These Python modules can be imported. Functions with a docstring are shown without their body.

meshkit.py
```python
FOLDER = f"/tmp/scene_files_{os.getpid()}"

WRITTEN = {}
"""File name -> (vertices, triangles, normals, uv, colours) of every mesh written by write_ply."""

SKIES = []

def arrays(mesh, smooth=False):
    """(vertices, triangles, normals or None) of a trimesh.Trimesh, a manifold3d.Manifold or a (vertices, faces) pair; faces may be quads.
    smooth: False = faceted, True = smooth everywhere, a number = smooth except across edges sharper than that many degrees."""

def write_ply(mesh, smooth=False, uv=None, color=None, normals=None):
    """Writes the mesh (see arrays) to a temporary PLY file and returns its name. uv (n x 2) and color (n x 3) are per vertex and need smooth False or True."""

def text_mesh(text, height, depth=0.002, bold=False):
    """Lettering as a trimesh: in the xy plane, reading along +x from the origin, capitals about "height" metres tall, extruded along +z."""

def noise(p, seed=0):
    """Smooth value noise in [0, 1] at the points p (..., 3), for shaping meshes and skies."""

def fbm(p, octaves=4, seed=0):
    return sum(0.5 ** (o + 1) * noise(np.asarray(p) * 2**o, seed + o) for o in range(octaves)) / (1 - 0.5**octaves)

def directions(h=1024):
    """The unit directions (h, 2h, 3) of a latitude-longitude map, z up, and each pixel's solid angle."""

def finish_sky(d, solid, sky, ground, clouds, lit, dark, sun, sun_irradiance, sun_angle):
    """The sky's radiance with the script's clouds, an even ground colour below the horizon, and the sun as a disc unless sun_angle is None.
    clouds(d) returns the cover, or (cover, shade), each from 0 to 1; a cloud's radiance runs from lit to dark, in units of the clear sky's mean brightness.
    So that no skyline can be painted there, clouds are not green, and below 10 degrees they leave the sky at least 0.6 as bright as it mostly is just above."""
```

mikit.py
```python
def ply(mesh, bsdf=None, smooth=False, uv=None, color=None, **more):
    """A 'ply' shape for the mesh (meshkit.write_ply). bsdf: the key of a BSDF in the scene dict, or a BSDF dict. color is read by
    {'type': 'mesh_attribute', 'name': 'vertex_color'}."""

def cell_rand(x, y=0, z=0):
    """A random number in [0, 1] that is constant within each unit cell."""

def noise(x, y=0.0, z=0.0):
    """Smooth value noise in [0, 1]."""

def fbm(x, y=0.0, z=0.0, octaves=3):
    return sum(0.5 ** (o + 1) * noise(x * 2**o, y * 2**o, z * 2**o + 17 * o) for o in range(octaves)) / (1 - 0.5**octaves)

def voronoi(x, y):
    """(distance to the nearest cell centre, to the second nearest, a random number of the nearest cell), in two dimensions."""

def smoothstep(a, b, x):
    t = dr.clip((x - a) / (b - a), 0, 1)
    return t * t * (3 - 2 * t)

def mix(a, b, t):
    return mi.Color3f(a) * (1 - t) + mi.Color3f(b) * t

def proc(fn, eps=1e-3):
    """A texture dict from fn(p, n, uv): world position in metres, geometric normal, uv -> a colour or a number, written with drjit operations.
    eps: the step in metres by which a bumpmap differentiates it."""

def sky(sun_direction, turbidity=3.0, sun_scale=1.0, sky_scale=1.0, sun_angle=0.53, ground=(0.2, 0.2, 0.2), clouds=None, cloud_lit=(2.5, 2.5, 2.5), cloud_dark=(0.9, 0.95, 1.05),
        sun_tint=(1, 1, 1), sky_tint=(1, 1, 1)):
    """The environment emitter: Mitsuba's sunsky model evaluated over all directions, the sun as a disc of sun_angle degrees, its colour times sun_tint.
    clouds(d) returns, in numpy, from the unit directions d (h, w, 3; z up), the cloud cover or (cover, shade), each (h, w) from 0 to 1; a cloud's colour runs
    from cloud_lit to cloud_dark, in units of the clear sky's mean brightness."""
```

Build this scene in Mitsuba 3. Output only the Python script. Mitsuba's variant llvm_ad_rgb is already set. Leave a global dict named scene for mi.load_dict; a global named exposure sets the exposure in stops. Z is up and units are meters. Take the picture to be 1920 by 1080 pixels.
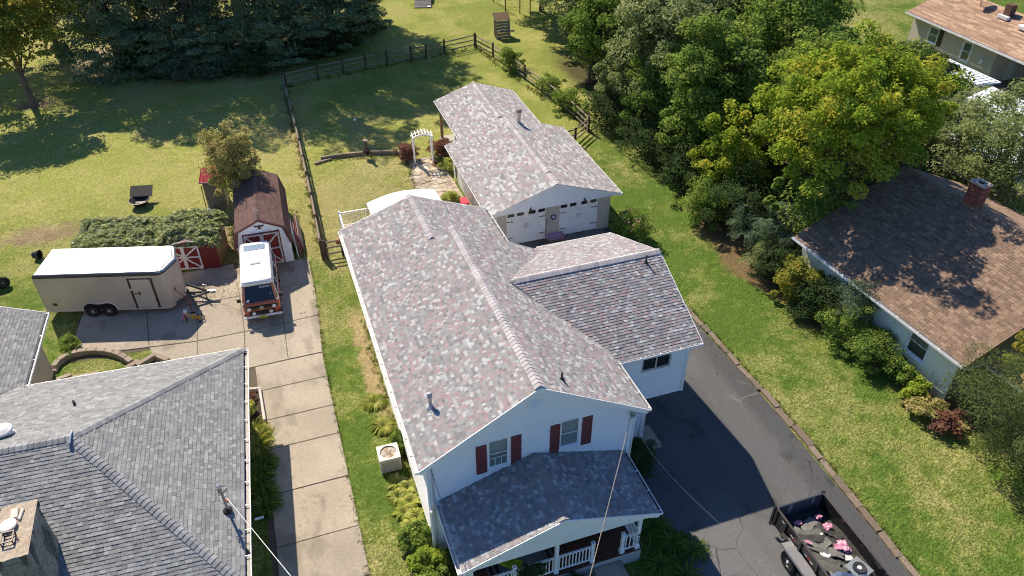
import math
import numpy as np
import trimesh
import shapely
from shapely.geometry import Polygon, box as sbox
from shapely.prepared import prep
import drjit as dr
import mitsuba as mi
import mikit
import meshkit
from mikit import noise, fbm, smoothstep, mix, voronoi, cell_rand

scene, labels = {}, {}
# ---------------------------------------------------------------- camera, sky, exposure
CAM = np.array([-2.55, -16.8, 25.5])
YAW, PITCH = 0.3315, 0.6505
FWD = np.array([math.sin(YAW) * math.cos(PITCH), math.cos(YAW) * math.cos(PITCH), -math.sin(PITCH)])
scene['camera'] = {'type': 'perspective', 'fov': 2 * math.degrees(math.atan(960 / 1455.0)), 'fov_axis': 'x', 'near_clip': 0.1, 'far_clip': 2000.0,
                   'to_world': mi.ScalarTransform4f().look_at(origin=CAM.tolist(), target=(CAM + FWD).tolist(), up=[0, 0, 1])}
scene['sky'] = mikit.sky((-0.27, 0.96, 1.0), turbidity=3, sun_scale=1.0, sky_scale=0.6, sky_tint=(0.82, 1.0, 1.25), sun_tint=(0.95, 1.0, 1.09))
exposure = 2.45

# ---------------------------------------------------------------- names, labels
_used = {}


def uniq(key):
    n = _used.get(key, 0)
    _used[key] = n + 1
    return key if n == 0 else f'{key}_{n:03d}'


def thing(kind, label, cat, group=None):
    k = uniq(kind)
    labels[k] = {'label': label, 'category': cat}
    if group:
        labels[k]['group'] = group
    return k


def ground_kind(k, label, kind='structure', cat=None):
    labels[k] = {'label': label, 'kind': kind}
    if cat:
        labels[k]['category'] = cat


# ---------------------------------------------------------------- materials
def rgb(c):
    return {'type': 'rgb', 'value': [float(x) for x in c]}


VC = {'type': 'mesh_attribute', 'name': 'vertex_color'}


def principled(key, color, rough=0.6, **kw):
    scene[key] = {'type': 'twosided', 'bsdf': {'type': 'principled', 'base_color': rgb(color) if isinstance(color, (tuple, list)) else color, 'roughness': rough, **kw}}


def bumped(key, color, rough, fn, eps=0.01, **kw):
    scene[key] = {'type': 'twosided', 'bsdf': {'type': 'bumpmap', 'arbitrary': mikit.proc(fn, eps), 'scale': 1.0,
                  'bsdf': {'type': 'principled', 'base_color': rgb(color) if isinstance(color, (tuple, list)) else color, 'roughness': rough, **kw}}}


principled('matt', VC, 0.9, specular=0.25)
principled('paint', VC, 0.45)
principled('gloss', VC, 0.18, clearcoat=0.6, clearcoat_gloss=0.9)
principled('metal', VC, 0.35, metallic=0.85)
principled('shingle', VC, 0.92, specular=0.3)
scene['leaf'] = {'type': 'principledthin', 'base_color': VC, 'roughness': 0.4, 'diff_trans': 1.05, 'spec_trans': 0.0, 'eta': 1.45}
scene['glass'] = {'type': 'thindielectric'}


def siding_col(p, n, uv):
    g = fbm(p.x * 1.7 + 3, p.y * 1.7, p.z * 0.9)
    streak = noise(p.x * 9 + p.y * 9, 0.0, p.z * 0.7)
    return mi.Color3f(0.85, 0.86, 0.87) * (0.93 + 0.07 * g) * (0.97 + 0.03 * streak)


principled('siding', mikit.proc(siding_col), 0.45)


def stucco_col(p, n, uv):
    g = fbm(p.x * 0.9, p.y * 0.9, p.z * 0.9)
    s = smoothstep(0.60, 0.78, noise(p.x * 2.2 + p.y * 2.2, 3.0, p.z * 0.55) * 0.6 + 0.4 * noise(p.x * 7 + p.y * 7, 1.0, p.z * 2))
    f = noise(p.x * 30, p.y * 30, p.z * 30)
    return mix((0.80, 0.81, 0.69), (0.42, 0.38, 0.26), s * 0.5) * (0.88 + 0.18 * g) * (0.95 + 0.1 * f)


principled('stucco', mikit.proc(stucco_col), 0.85)


def lawn_col(p, n, uv):
    x, y = p.x, p.y
    big = fbm(x * 0.11 + 5, y * 0.11 + 2)
    mid = fbm(x * 0.55, y * 0.55 + 9)
    sm = fbm(x * 2.6 + 1, y * 2.6)
    fine = noise(x * 15, y * 15)
    blade = noise(x * 34 + 6 * noise(x * 5, y * 5), y * 22 + 3)
    far = smoothstep(25.0, 36.0, y) * (1 - smoothstep(26.0, 34.0, x))
    left = smoothstep(3.0, -2.0, x) * smoothstep(20.0, 27.0, y)
    strip = smoothstep(16.0, 17.5, x) * smoothstep(15.0, 4.0, y)
    back = smoothstep(-0.4, 0.3, x) * (1 - smoothstep(6.6, 7.4, x)) * smoothstep(21.0, 22.5, y) * (1 - smoothstep(29.0, 33.0, y))
    near = smoothstep(14.0, 19.0, y) * smoothstep(0.6, -0.2, x) * smoothstep(-3.0, -1.6, x)
    bias = 0.07 * far + 0.09 * left + 0.03 * strip + 0.16 * back + 0.05 * near - 0.05
    v = 0.30 * big + 0.42 * mid + 0.28 * sm + bias
    dry = smoothstep(0.40, 0.82, v + 0.14 * (fine - 0.5) + 0.13 * (blade - 0.5))
    lush = smoothstep(0.50, 0.36, v)
    g = mix((0.125, 0.165, 0.034), (0.078, 0.132, 0.022), lush)
    g = mix(g, (0.275, 0.30, 0.070), dr.minimum(far * (0.55 + 0.4 * smoothstep(0.35, 0.6, big * 0.5 + mid * 0.5)) + 0.3 * left, 1.0))
    c = mix(g, (0.34, 0.295, 0.135), dry * 0.72)
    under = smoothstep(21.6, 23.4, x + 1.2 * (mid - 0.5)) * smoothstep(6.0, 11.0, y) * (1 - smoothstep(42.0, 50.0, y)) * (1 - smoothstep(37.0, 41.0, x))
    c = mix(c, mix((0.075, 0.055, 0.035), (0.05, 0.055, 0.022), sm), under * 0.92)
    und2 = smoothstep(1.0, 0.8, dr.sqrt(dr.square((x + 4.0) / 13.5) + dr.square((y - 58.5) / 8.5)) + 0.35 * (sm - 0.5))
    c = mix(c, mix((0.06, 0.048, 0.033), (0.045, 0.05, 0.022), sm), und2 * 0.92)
    # bare places: dug earth left of the trailer, trampled strip by the house wall, ground under the fences and sheds
    d1 = smoothstep(1.0, 0.35, dr.sqrt(dr.square((x + 16.4) / 3.4) + dr.square((y - 29.0) / 1.7)) + 0.9 * (sm - 0.5))
    d2 = smoothstep(0.55, 0.15, dr.abs(x + 0.05 + 0.3 * (mid - 0.5)) + 0.7 * (sm - 0.5)) * smoothstep(5.5, 9.5, y) * (1 - smoothstep(14.5, 16.5, y))
    d3 = smoothstep(0.30, 0.05, dr.abs(x + 0.75) + 0.35 * (sm - 0.5)) * smoothstep(21.0, 23.0, y) * (1 - smoothstep(45.0, 47.0, y))
    d4 = smoothstep(1.0, 0.5, dr.sqrt(dr.square((x + 5.75) / 0.75) + dr.square((y - 25.2) / 3.6)) + 0.8 * (sm - 0.5))
    d5 = smoothstep(1.0, 0.45, dr.sqrt(dr.square((x + 15.4) / 3.4) + dr.square((y - 57.5) / 5.0)) + 0.7 * (sm - 0.5))
    d6 = smoothstep(1.0, 0.55, dr.sqrt(dr.square((x + 19.4) / 1.9) + dr.square((y - 49.6) / 1.2)) + 0.6 * (sm - 0.5))
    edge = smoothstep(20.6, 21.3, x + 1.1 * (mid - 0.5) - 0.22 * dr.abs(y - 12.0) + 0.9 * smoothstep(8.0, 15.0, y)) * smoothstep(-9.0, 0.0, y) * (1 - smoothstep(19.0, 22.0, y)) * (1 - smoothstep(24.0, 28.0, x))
    soil = mix((0.20, 0.135, 0.085), (0.30, 0.235, 0.15), sm)
    c = mix(c, soil, dr.maximum(dr.maximum(d1 * 0.8, d4 * 0.7), d6 * 0.85))
    c = mix(c, (0.36, 0.27, 0.15), dr.maximum(d2 * 0.8, d3 * 0.6))
    c = mix(c, (0.42, 0.34, 0.22), d5 * 0.85)
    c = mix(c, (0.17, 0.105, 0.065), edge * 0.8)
    return c * (0.40 + 0.40 * fine + 0.72 * blade)


def lawn_bump(p, n, uv):
    return 0.030 * noise(p.x * 15, p.y * 15) + 0.018 * noise(p.x * 34, p.y * 22 + 3) + 0.05 * noise(p.x * 3, p.y * 3)


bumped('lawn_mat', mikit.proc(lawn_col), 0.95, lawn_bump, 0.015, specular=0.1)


def asphalt_col(p, n, uv):
    x, y = p.x, p.y
    big = fbm(x * 0.35, y * 0.25 + 4)
    f = noise(x * 60, y * 60)
    wx, wy = x + 0.8 * (fbm(x * 0.8, y * 0.8) - 0.5), y + 0.8 * (fbm(x * 0.8 + 9, y * 0.8) - 0.5)
    a, b, r = voronoi(wx * 0.42, wy * 0.27)
    crack = smoothstep(0.012, 0.003, b - a) * smoothstep(0.52, 0.66, noise(x * 0.5, y * 0.5 + 7))
    # pale scuffs where the sealer has worn off and run
    w = smoothstep(0.63, 0.80, fbm(x * 1.3 + 2.5 * noise(x * 0.7, y * 0.7), y * 0.9, 3.0)) * smoothstep(14.0, 15.2, x) * smoothstep(3.0, 5.0, y) * (1 - smoothstep(9.0, 12.0, y))
    a2, b2, r2 = voronoi(wx * 0.9 + 3, wy * 0.6)
    run = smoothstep(0.06, 0.0, b2 - a2) * smoothstep(0.5, 0.65, fbm(x * 0.6 + 4, y * 0.6)) * smoothstep(12.8, 13.6, x) * smoothstep(1.0, 3.5, y) * (1 - smoothstep(9.0, 11.0, y))
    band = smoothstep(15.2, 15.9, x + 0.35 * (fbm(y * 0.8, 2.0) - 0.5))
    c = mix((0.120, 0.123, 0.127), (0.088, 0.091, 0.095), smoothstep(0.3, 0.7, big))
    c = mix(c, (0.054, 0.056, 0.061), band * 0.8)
    tyre = smoothstep(0.42, 0.1, dr.abs(dr.abs(x - 13.2 + 0.25 * noise(y * 0.2, 1.0)) - 0.85)) * fbm(x * 2.0, y * 0.25)
    oil = smoothstep(0.70, 0.82, fbm(x * 1.1 + 3, y * 1.1 + 8))
    c = c * (1 - 0.22 * tyre) * (1 - 0.35 * oil) * (0.80 + 0.40 * f) * (0.9 + 0.2 * noise(x * 17, y * 17))
    c = mix(c, (0.27, 0.27, 0.275), dr.minimum(w * 0.45 + run * 0.3, 0.8))
    return mix(c, (0.022, 0.022, 0.024), crack * 0.9)


def asphalt_bump(p, n, uv):
    return 0.006 * noise(p.x * 55, p.y * 55)


bumped('asphalt_mat', mikit.proc(asphalt_col), 0.8, asphalt_bump, 0.006, specular=0.4)


def concrete_col(p, n, uv):
    x, y = p.x, p.y
    big = fbm(x * 0.7, y * 0.7 + 3)
    slab = cell_rand(dr.floor(x / 3.3 + 50), dr.floor(y / 2.4))
    sp = noise(x * 26, y * 26)
    stain = smoothstep(0.55, 0.75, fbm(x * 1.5 + 7, y * 0.8))
    wx, wy = x + 0.5 * (fbm(x * 1.2, y * 1.2) - 0.5), y + 0.5 * (fbm(x * 1.2 + 4, y * 1.2) - 0.5)
    a, b, r = voronoi(wx * 0.33 + 0.2, wy * 0.3)
    crack = smoothstep(0.014, 0.003, b - a) * smoothstep(0.48, 0.56, noise(x * 0.4 + 3, y * 0.4)) * smoothstep(11.0, 13.0, y)
    speck = smoothstep(0.74, 0.86, noise(x * 9, y * 9)) * smoothstep(0.4, 0.6, fbm(x, y * 0.8))
    c = mix((0.40, 0.355, 0.285), (0.30, 0.265, 0.21), big) * (0.92 + 0.16 * slab) * (0.86 + 0.28 * sp)
    c = mix(c, (0.205, 0.18, 0.145), stain * 0.6)
    c = mix(c, (0.17, 0.15, 0.12), speck * 0.35)
    return mix(c, (0.07, 0.06, 0.045), crack * 0.9)


def concrete_bump(p, n, uv):
    return 0.006 * noise(p.x * 24, p.y * 24, p.z * 24)


bumped('concrete_mat', mikit.proc(concrete_col), 0.9, concrete_bump, 0.01, specular=0.2)


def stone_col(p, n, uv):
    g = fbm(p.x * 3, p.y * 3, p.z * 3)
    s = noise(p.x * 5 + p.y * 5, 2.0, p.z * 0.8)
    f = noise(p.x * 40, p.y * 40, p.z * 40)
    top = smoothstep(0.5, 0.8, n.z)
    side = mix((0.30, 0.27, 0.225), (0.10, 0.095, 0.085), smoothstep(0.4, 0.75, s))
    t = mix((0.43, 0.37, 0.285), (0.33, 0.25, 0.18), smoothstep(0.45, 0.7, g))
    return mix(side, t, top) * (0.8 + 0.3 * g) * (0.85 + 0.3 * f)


def stone_bump(p, n, uv):
    return 0.03 * fbm(p.x * 6, p.y * 6, p.z * 6)


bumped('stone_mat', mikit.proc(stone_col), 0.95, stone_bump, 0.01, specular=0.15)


def wood_col(p, n, uv):
    g = fbm(p.x * 2.2, p.y * 2.2, p.z * 2.2)
    s = noise(p.x * 22, p.y * 22, p.z * 5)
    return mix((0.20, 0.155, 0.115), (0.34, 0.29, 0.235), g) * (0.7 + 0.5 * s)


principled('old_wood', mikit.proc(wood_col), 0.9, specular=0.2)


def bark_col(p, n, uv):
    return mix((0.10, 0.075, 0.055), (0.22, 0.175, 0.135), fbm(p.x * 7, p.y * 7, p.z * 2))


principled('bark', mikit.proc(bark_col), 0.95, specular=0.1)


# ---------------------------------------------------------------- mesh helpers
def norm(v):
    v = np.asarray(v, float)
    return v / max(np.linalg.norm(v), 1e-12)


def frame(o, ex, ez=(0, 0, 1)):
    """Matrix with local x along ex, local z close to ez."""
    ex = norm(ex)
    ez = np.asarray(ez, float)
    ez = norm(ez - ex * (ez @ ex))
    m = np.eye(4)
    m[:3, 0], m[:3, 1], m[:3, 2], m[:3, 3] = ex, np.cross(ez, ex), ez, o
    return m


def yawm(x, y, z, deg):
    a = math.radians(deg)
    return frame((x, y, z), (math.cos(a), math.sin(a), 0))


CUBE_F = np.array([[0, 2, 3, 1], [4, 5, 7, 6], [0, 1, 5, 4], [2, 6, 7, 3], [0, 4, 6, 2], [1, 3, 7, 5]])
CUBE_T = np.vstack([CUBE_F[:, [0, 1, 2]], CUBE_F[:, [0, 2, 3]]])


class MB:
    def __init__(s, col=(0.8, 0.8, 0.8)):
        s.v, s.f, s.c, s.n, s.col = [], [], [], 0, col

    def add(s, v, f, c=None):
        v, f = np.asarray(v, float), np.asarray(f, int)
        if len(v) == 0:
            return s
        if f.shape[1] == 4:
            f = np.vstack([f[:, [0, 1, 2]], f[:, [0, 2, 3]]])
        c = s.col if c is None else c
        c = np.broadcast_to(np.asarray(c, float), (len(v), 3))
        s.v.append(v), s.f.append(f + s.n), s.c.append(c)
        s.n += len(v)
        return s

    def tm(s, m, c=None, M=None):
        v = np.array(m.vertices)
        if M is not None:
            v = v @ M[:3, :3].T + M[:3, 3]
        return s.add(v, np.array(m.faces), c)

    def box(s, x0, x1, y0, y1, z0, z1, c=None, M=None):
        v = np.array([[x, y, z] for z in (z0, z1) for y in (y0, y1) for x in (x0, x1)], float)
        if M is not None:
            v = v @ M[:3, :3].T + M[:3, 3]
        return s.add(v, CUBE_T, c)

    def bbox(s, x0, x1, y0, y1, z0, z1, b=0.02, c=None, M=None):
        """Box with chamfered edges."""
        v = []
        for z, ix in ((z0, b), (z0 + b, 0), (z1 - b, 0), (z1, b)):
            k = b if ix == 0 else b * 1.6
            xa, xb, ya, yb = x0 + ix, x1 - ix, y0 + ix, y1 - ix
            v += [[xa + k, ya, z], [xb - k, ya, z], [xb, ya + k, z], [xb, yb - k, z], [xb - k, yb, z], [xa + k, yb, z], [xa, yb - k, z], [xa, ya + k, z]]
        v = np.array(v)
        if M is not None:
            v = v @ M[:3, :3].T + M[:3, 3]
        f = []
        for r in range(3):
            for i in range(8):
                j = (i + 1) % 8
                f += [[r * 8 + i, r * 8 + j, r * 8 + 8 + j], [r * 8 + i, r * 8 + 8 + j, r * 8 + 8 + i]]
        for i in range(1, 7):
            f += [[24, 24 + i, 25 + i], [0, i + 1, i]]
        return s.add(v, f, c)

    def beam(s, p, q, w, h, c=None, up=(0, 0, 1)):
        p, q = np.asarray(p, float), np.asarray(q, float)
        d = q - p
        if abs(norm(d) @ norm(up)) > 0.98:
            up = (0, 1, 0)
        return s.box(0, np.linalg.norm(d), -w / 2, w / 2, -h / 2, h / 2, c, frame(p, d, up))

    def tube(s, pts, r, sides=6, c=None, caps=True):
        p = np.asarray(pts, float)
        n = len(p)
        r = np.broadcast_to(np.asarray(r, float), (n,))
        t = np.gradient(p, axis=0)
        t /= np.linalg.norm(t, axis=1, keepdims=True) + 1e-12
        ref = np.array([0, 0, 1.0]) if abs(t[0, 2]) < 0.9 else np.array([1.0, 0, 0])
        a = np.cross(t, ref)
        a /= np.linalg.norm(a, axis=1, keepdims=True) + 1e-12
        b = np.cross(t, a)
        an = np.arange(sides) * 2 * np.pi / sides
        v = (p[:, None] + r[:, None, None] * (np.cos(an)[None, :, None] * a[:, None] + np.sin(an)[None, :, None] * b[:, None])).reshape(-1, 3)
        f = []
        for i in range(n - 1):
            for j in range(sides):
                k = (j + 1) % sides
                f += [[i * sides + j, (i + 1) * sides + j, (i + 1) * sides + k], [i * sides + j, (i + 1) * sides + k, i * sides + k]]
        if caps:
            for j in range(1, sides - 1):
                f += [[0, j, j + 1], [(n - 1) * sides, (n - 1) * sides + j + 1, (n - 1) * sides + j]]
        return s.add(v, f, c)

    def lathe(s, prof, n=16, c=None, M=None):
        """Profile (r, z) turned about local z."""
        an = np.arange(n) * 2 * np.pi / n
        v = np.array([[r * math.cos(a), r * math.sin(a), z] for r, z in prof for a in an])
        f = []
        for i in range(len(prof) - 1):
            for j in range(n):
                k = (j + 1) % n
                f += [[i * n + j, i * n + k, (i + 1) * n + k], [i * n + j, (i + 1) * n + k, (i + 1) * n + j]]
        if M is not None:
            v = v @ M[:3, :3].T + M[:3, 3]
        return s.add(v, f, c)

    def prism(s, poly, h, M=None, c=None):
        """Polygon (shapely or points) in local xy, extruded 0..h along local z."""
        g = poly if hasattr(poly, 'geoms') or hasattr(poly, 'exterior') else Polygon(poly)
        for p in getattr(g, 'geoms', [g]):
            if p.area > 1e-7:
                s.tm(trimesh.creation.extrude_polygon(p, h, engine='earcut'), c, M)
        return s

    def quad(s, pts, c=None):
        return s.add(np.asarray(pts, float), [[0, 1, 2], [0, 2, 3]] if len(pts) == 4 else [[0, 1, 2]], c)

    def move(s, M):
        s.v = [v @ M[:3, :3].T + M[:3, 3] for v in s.v]
        return s


def put(key, mb, bsdf='paint', smooth=False, M=None, number=True):
    if number:
        key = uniq(key)
    v, f, c = np.vstack(mb.v), np.vstack(mb.f), np.vstack(mb.c)
    if M is not None:
        v = v @ M[:3, :3].T + M[:3, 3]
    use = bsdf in ('matt', 'paint', 'gloss', 'metal', 'shingle', 'leaf')
    scene[key] = mikit.ply(trimesh.Trimesh(v, f, process=False), bsdf, smooth=smooth, color=c if use else None)
    return key


# ---------------------------------------------------------------- laid pieces: shingles, clapboards
def courses(poly, o, es, et, expo, widths, th, colfn, rng, lap=1.12, gap=0.0, t0=0.0, jitter=0.0, skirt=0.02):
    """Pieces laid in courses on a plane. poly: shapely polygon in (s, t) metres; o + s*es + t*et; the plane's normal is es x et.
    Returns a list of (vertices, faces, colour, area)."""
    es, et = norm(es), norm(et)
    en = np.cross(es, et)
    pp = prep(poly)
    x0, y0, x1, y1 = poly.bounds
    out = []
    k = 0
    t = y0 + t0
    while t < y1 - 1e-6:
        s = x0 - rng.uniform(0, widths[-1])
        while s < x1:
            w = widths[rng.integers(len(widths))]
            r = sbox(s + gap / 2, t, s + w - gap / 2, t + expo * lap)
            s += w
            if pp.contains(r):
                rings = [None]
            elif pp.intersects(r):
                g = poly.intersection(r)
                rings = []
                for gg in getattr(g, 'geoms', [g]):
                    if getattr(gg, 'area', 0) > 4e-4:
                        c = np.array(shapely.geometry.polygon.orient(gg, 1).exterior.coords)[:-1]
                        rings.append((c, gg))
            else:
                continue
            col = colfn(k, s, t)
            h0 = th * (1 - jitter * (rng.random() < 0.45)) * (1 + 0.15 * rng.uniform(-1, 1))
            for ring in rings:
                convex = True
                if isinstance(ring, tuple):
                    ring, gg = ring
                    convex = gg.convex_hull.area - gg.area < 1e-5
                else:
                    ring = np.array([[r.bounds[0], r.bounds[1]], [r.bounds[2], r.bounds[1]], [r.bounds[2], r.bounds[3]], [r.bounds[0], r.bounds[3]]])
                n = len(ring)
                if convex:
                    tf = [[0, i, i + 1] for i in range(1, n - 1)]
                    pts = ring
                else:
                    pts, tf = trimesh.creation.triangulate_polygon(gg, engine='earcut')
                    tf = [list(q) for q in tf]
                    a = pts[tf[0]]
                    if np.cross(a[1] - a[0], a[2] - a[0]) < 0:
                        tf = [q[::-1] for q in tf]
                hh = h0 * (1 - (pts[:, 1] - t) / (expo * lap)) + 0.0015
                top = o + pts[:, :1] * es + pts[:, 1:] * et + hh[:, None] * en
                if convex:
                    bot = o + pts[:, :1] * es + pts[:, 1:] * et - skirt * en
                    sides = []
                    for i in range(n):
                        j = (i + 1) % n
                        sides += [[i, n + i, n + j], [i, n + j, j]]
                    v, f = np.vstack([top, bot]), np.array(tf + sides)
                else:
                    v, f = top, np.array(tf)
                out.append((v, f, col, Polygon(ring).area))
        k += 1
        t += expo
    return out


def plane_poly(pts, es):
    """(polygon in (s, t), origin, es, et) of a planar polygon given counter-clockwise from outside, es along its lower edge."""
    pts = np.asarray(pts, float)
    es = norm(es)
    n = np.zeros(3)
    for a, b in zip(pts, np.roll(pts, -1, 0)):
        n += np.cross(a - pts[0], b - pts[0])
    n = norm(n)
    es = norm(es - n * (es @ n))
    et = np.cross(n, es)
    d = pts - pts[0]
    return Polygon(np.stack([d @ es, d @ et], 1)), pts[0], es, et


def share(pieces_by_key, limit, bsdf, name, field, field_label, parent):
    """The pieces that show largest become parts of their own, the rest one part."""
    allp = [(v, f, c, a) for v, f, c, a in pieces_by_key]
    size = np.array([a * max(0.05, abs((CAM - v[0]) @ norm(np.cross(v[1] - v[0], v[2] - v[1])))) / np.linalg.norm(v[0] - CAM) ** 3 for v, f, c, a in allp])
    order = np.argsort(-size)
    rest = MB()
    for r, i in enumerate(order):
        v, f, c, a = allp[i]
        if r < limit:
            put(f'{parent}__{name}', MB().add(v, f, c), bsdf)
        else:
            rest.add(v, f, c)
    if rest.n:
        k = put(f'{parent}__{field}', rest, bsdf)
        labels[k] = {'label': field_label, 'kind': 'stuff'}

# ================================================================ ground
WHITE, TRIM = (0.80, 0.80, 0.79), (0.82, 0.82, 0.81)
rng = np.random.default_rng(7)
g = MB()
xs = np.concatenate([[-400, -150, -80], np.arange(-40, 61, 2.0), [90, 160, 400]])
ys = np.concatenate([[-60, -30], np.arange(-14, 91, 2.0), [120, 200, 500]])
gx, gy = np.meshgrid(xs, ys)
gz = np.zeros_like(gx)
gv = np.stack([gx, gy, gz], -1).reshape(-1, 3)
nx = len(xs)
gf = np.array([[j * nx + i, j * nx + i + 1, (j + 1) * nx + i + 1, (j + 1) * nx + i] for j in range(len(ys) - 1) for i in range(nx - 1)])
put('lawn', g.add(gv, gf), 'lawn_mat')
ground_kind('lawn', 'mown green and straw coloured grass over the whole lots')

# asphalt driveway to the right of the white house, under the wing, to the garage
ap = Polygon([(7.4, -30), (16.42, -30), (16.5, -3), (16.56, 3), (16.32, 9), (16.0, 13), (15.9, 18.9), (8.0, 18.9), (8.0, 3.0), (9.9, 2.4), (8.6, -0.6), (9.3, -2.3), (8.4, -4)])
ap = ap.buffer(0.25).buffer(-0.25)
put('asphalt_driveway', MB().prism(ap, 0.024, frame((0, 0, -0.02), (1, 0, 0))), 'asphalt_mat')
ground_kind('asphalt_driveway', 'dark sealed asphalt driveway right of the white house')

# concrete driveway: slabs with open joints over a dark bed
put('concrete_driveway', MB((0.10, 0.085, 0.06)).prism([(-5.32, -14), (-2.8, -14), (-2.3, 10), (-1.95, 17), (-1.9, 21.2), (-5.9, 22.3), (-9.0, 22.2), (-13.5, 20.6), (-13.9, 16.2), (-5.7, 15.6)], 0.02, frame((0, 0, -0.012), (1, 0, 0))), 'matt')
ground_kind('concrete_driveway', 'pale concrete driveway and parking pad of cast slabs')


def slab(pts, z=0.045):
    p = Polygon(pts).buffer(-0.018).buffer(0.004)
    z += rng.uniform(-0.008, 0.008)
    m = MB().prism(p, z - 0.016, frame((0, 0, 0.0), (1, 0, 0)))
    m.prism(p.buffer(-0.012), 0.016, frame((0, 0, z - 0.016), (1, 0, 0)))
    put('concrete_driveway__slab', m, 'concrete_mat')


jy = [-13.5, -10.5, -7.5, -4.6, -1.8, 0.2, 2.45, 5.0, 7.45, 9.22, 11.2, 12.95]
for a, b in zip(jy[:-1], jy[1:]):
    xl = lambda y: -5.3 if y > 2 else -5.35
    slab([(xl(a), a), (-2.12 - 0.02 * (12 - a) / 6, a), (-2.12 - 0.02 * (12 - b) / 6, b), (xl(b), b)])
slab([(-5.75, 12.95), (-3.74, 12.98), (-3.66, 15.85), (-5.6, 15.78)])
slab([(-3.74, 12.98), (-2.1, 12.98), (-1.86, 15.93), (-3.66, 15.85)])
slab([(-5.6, 15.78), (-3.66, 15.85), (-3.6, 18.9), (-5.65, 18.9)])
slab([(-3.66, 15.85), (-1.86, 15.93), (-1.74, 18.9), (-3.6, 18.9)])
slab([(-5.65, 18.9), (-1.74, 18.9), (-1.72, 21.25), (-5.8, 21.6)])
slab([(-7.87, 15.8), (-5.6, 15.78), (-5.65, 18.9), (-7.82, 18.92)])
slab([(-10.12, 16.1), (-7.87, 15.8), (-7.82, 18.92), (-10.3, 18.95)])
slab([(-13.82, 16.6), (-10.12, 16.1), (-10.3, 18.95), (-13.6, 18.9)])
slab([(-7.82, 18.92), (-5.65, 18.9), (-5.8, 22.1), (-8.9, 22.1)])
slab([(-10.3, 18.95), (-7.82, 18.92), (-8.9, 22.1), (-10.8, 21.4)])
slab([(-13.6, 18.9), (-10.3, 18.95), (-10.8, 21.4), (-13.4, 20.5)])
slab([(-7.9, 13.2), (-5.75, 12.95), (-5.6, 15.78), (-7.87, 15.8)])
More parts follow.
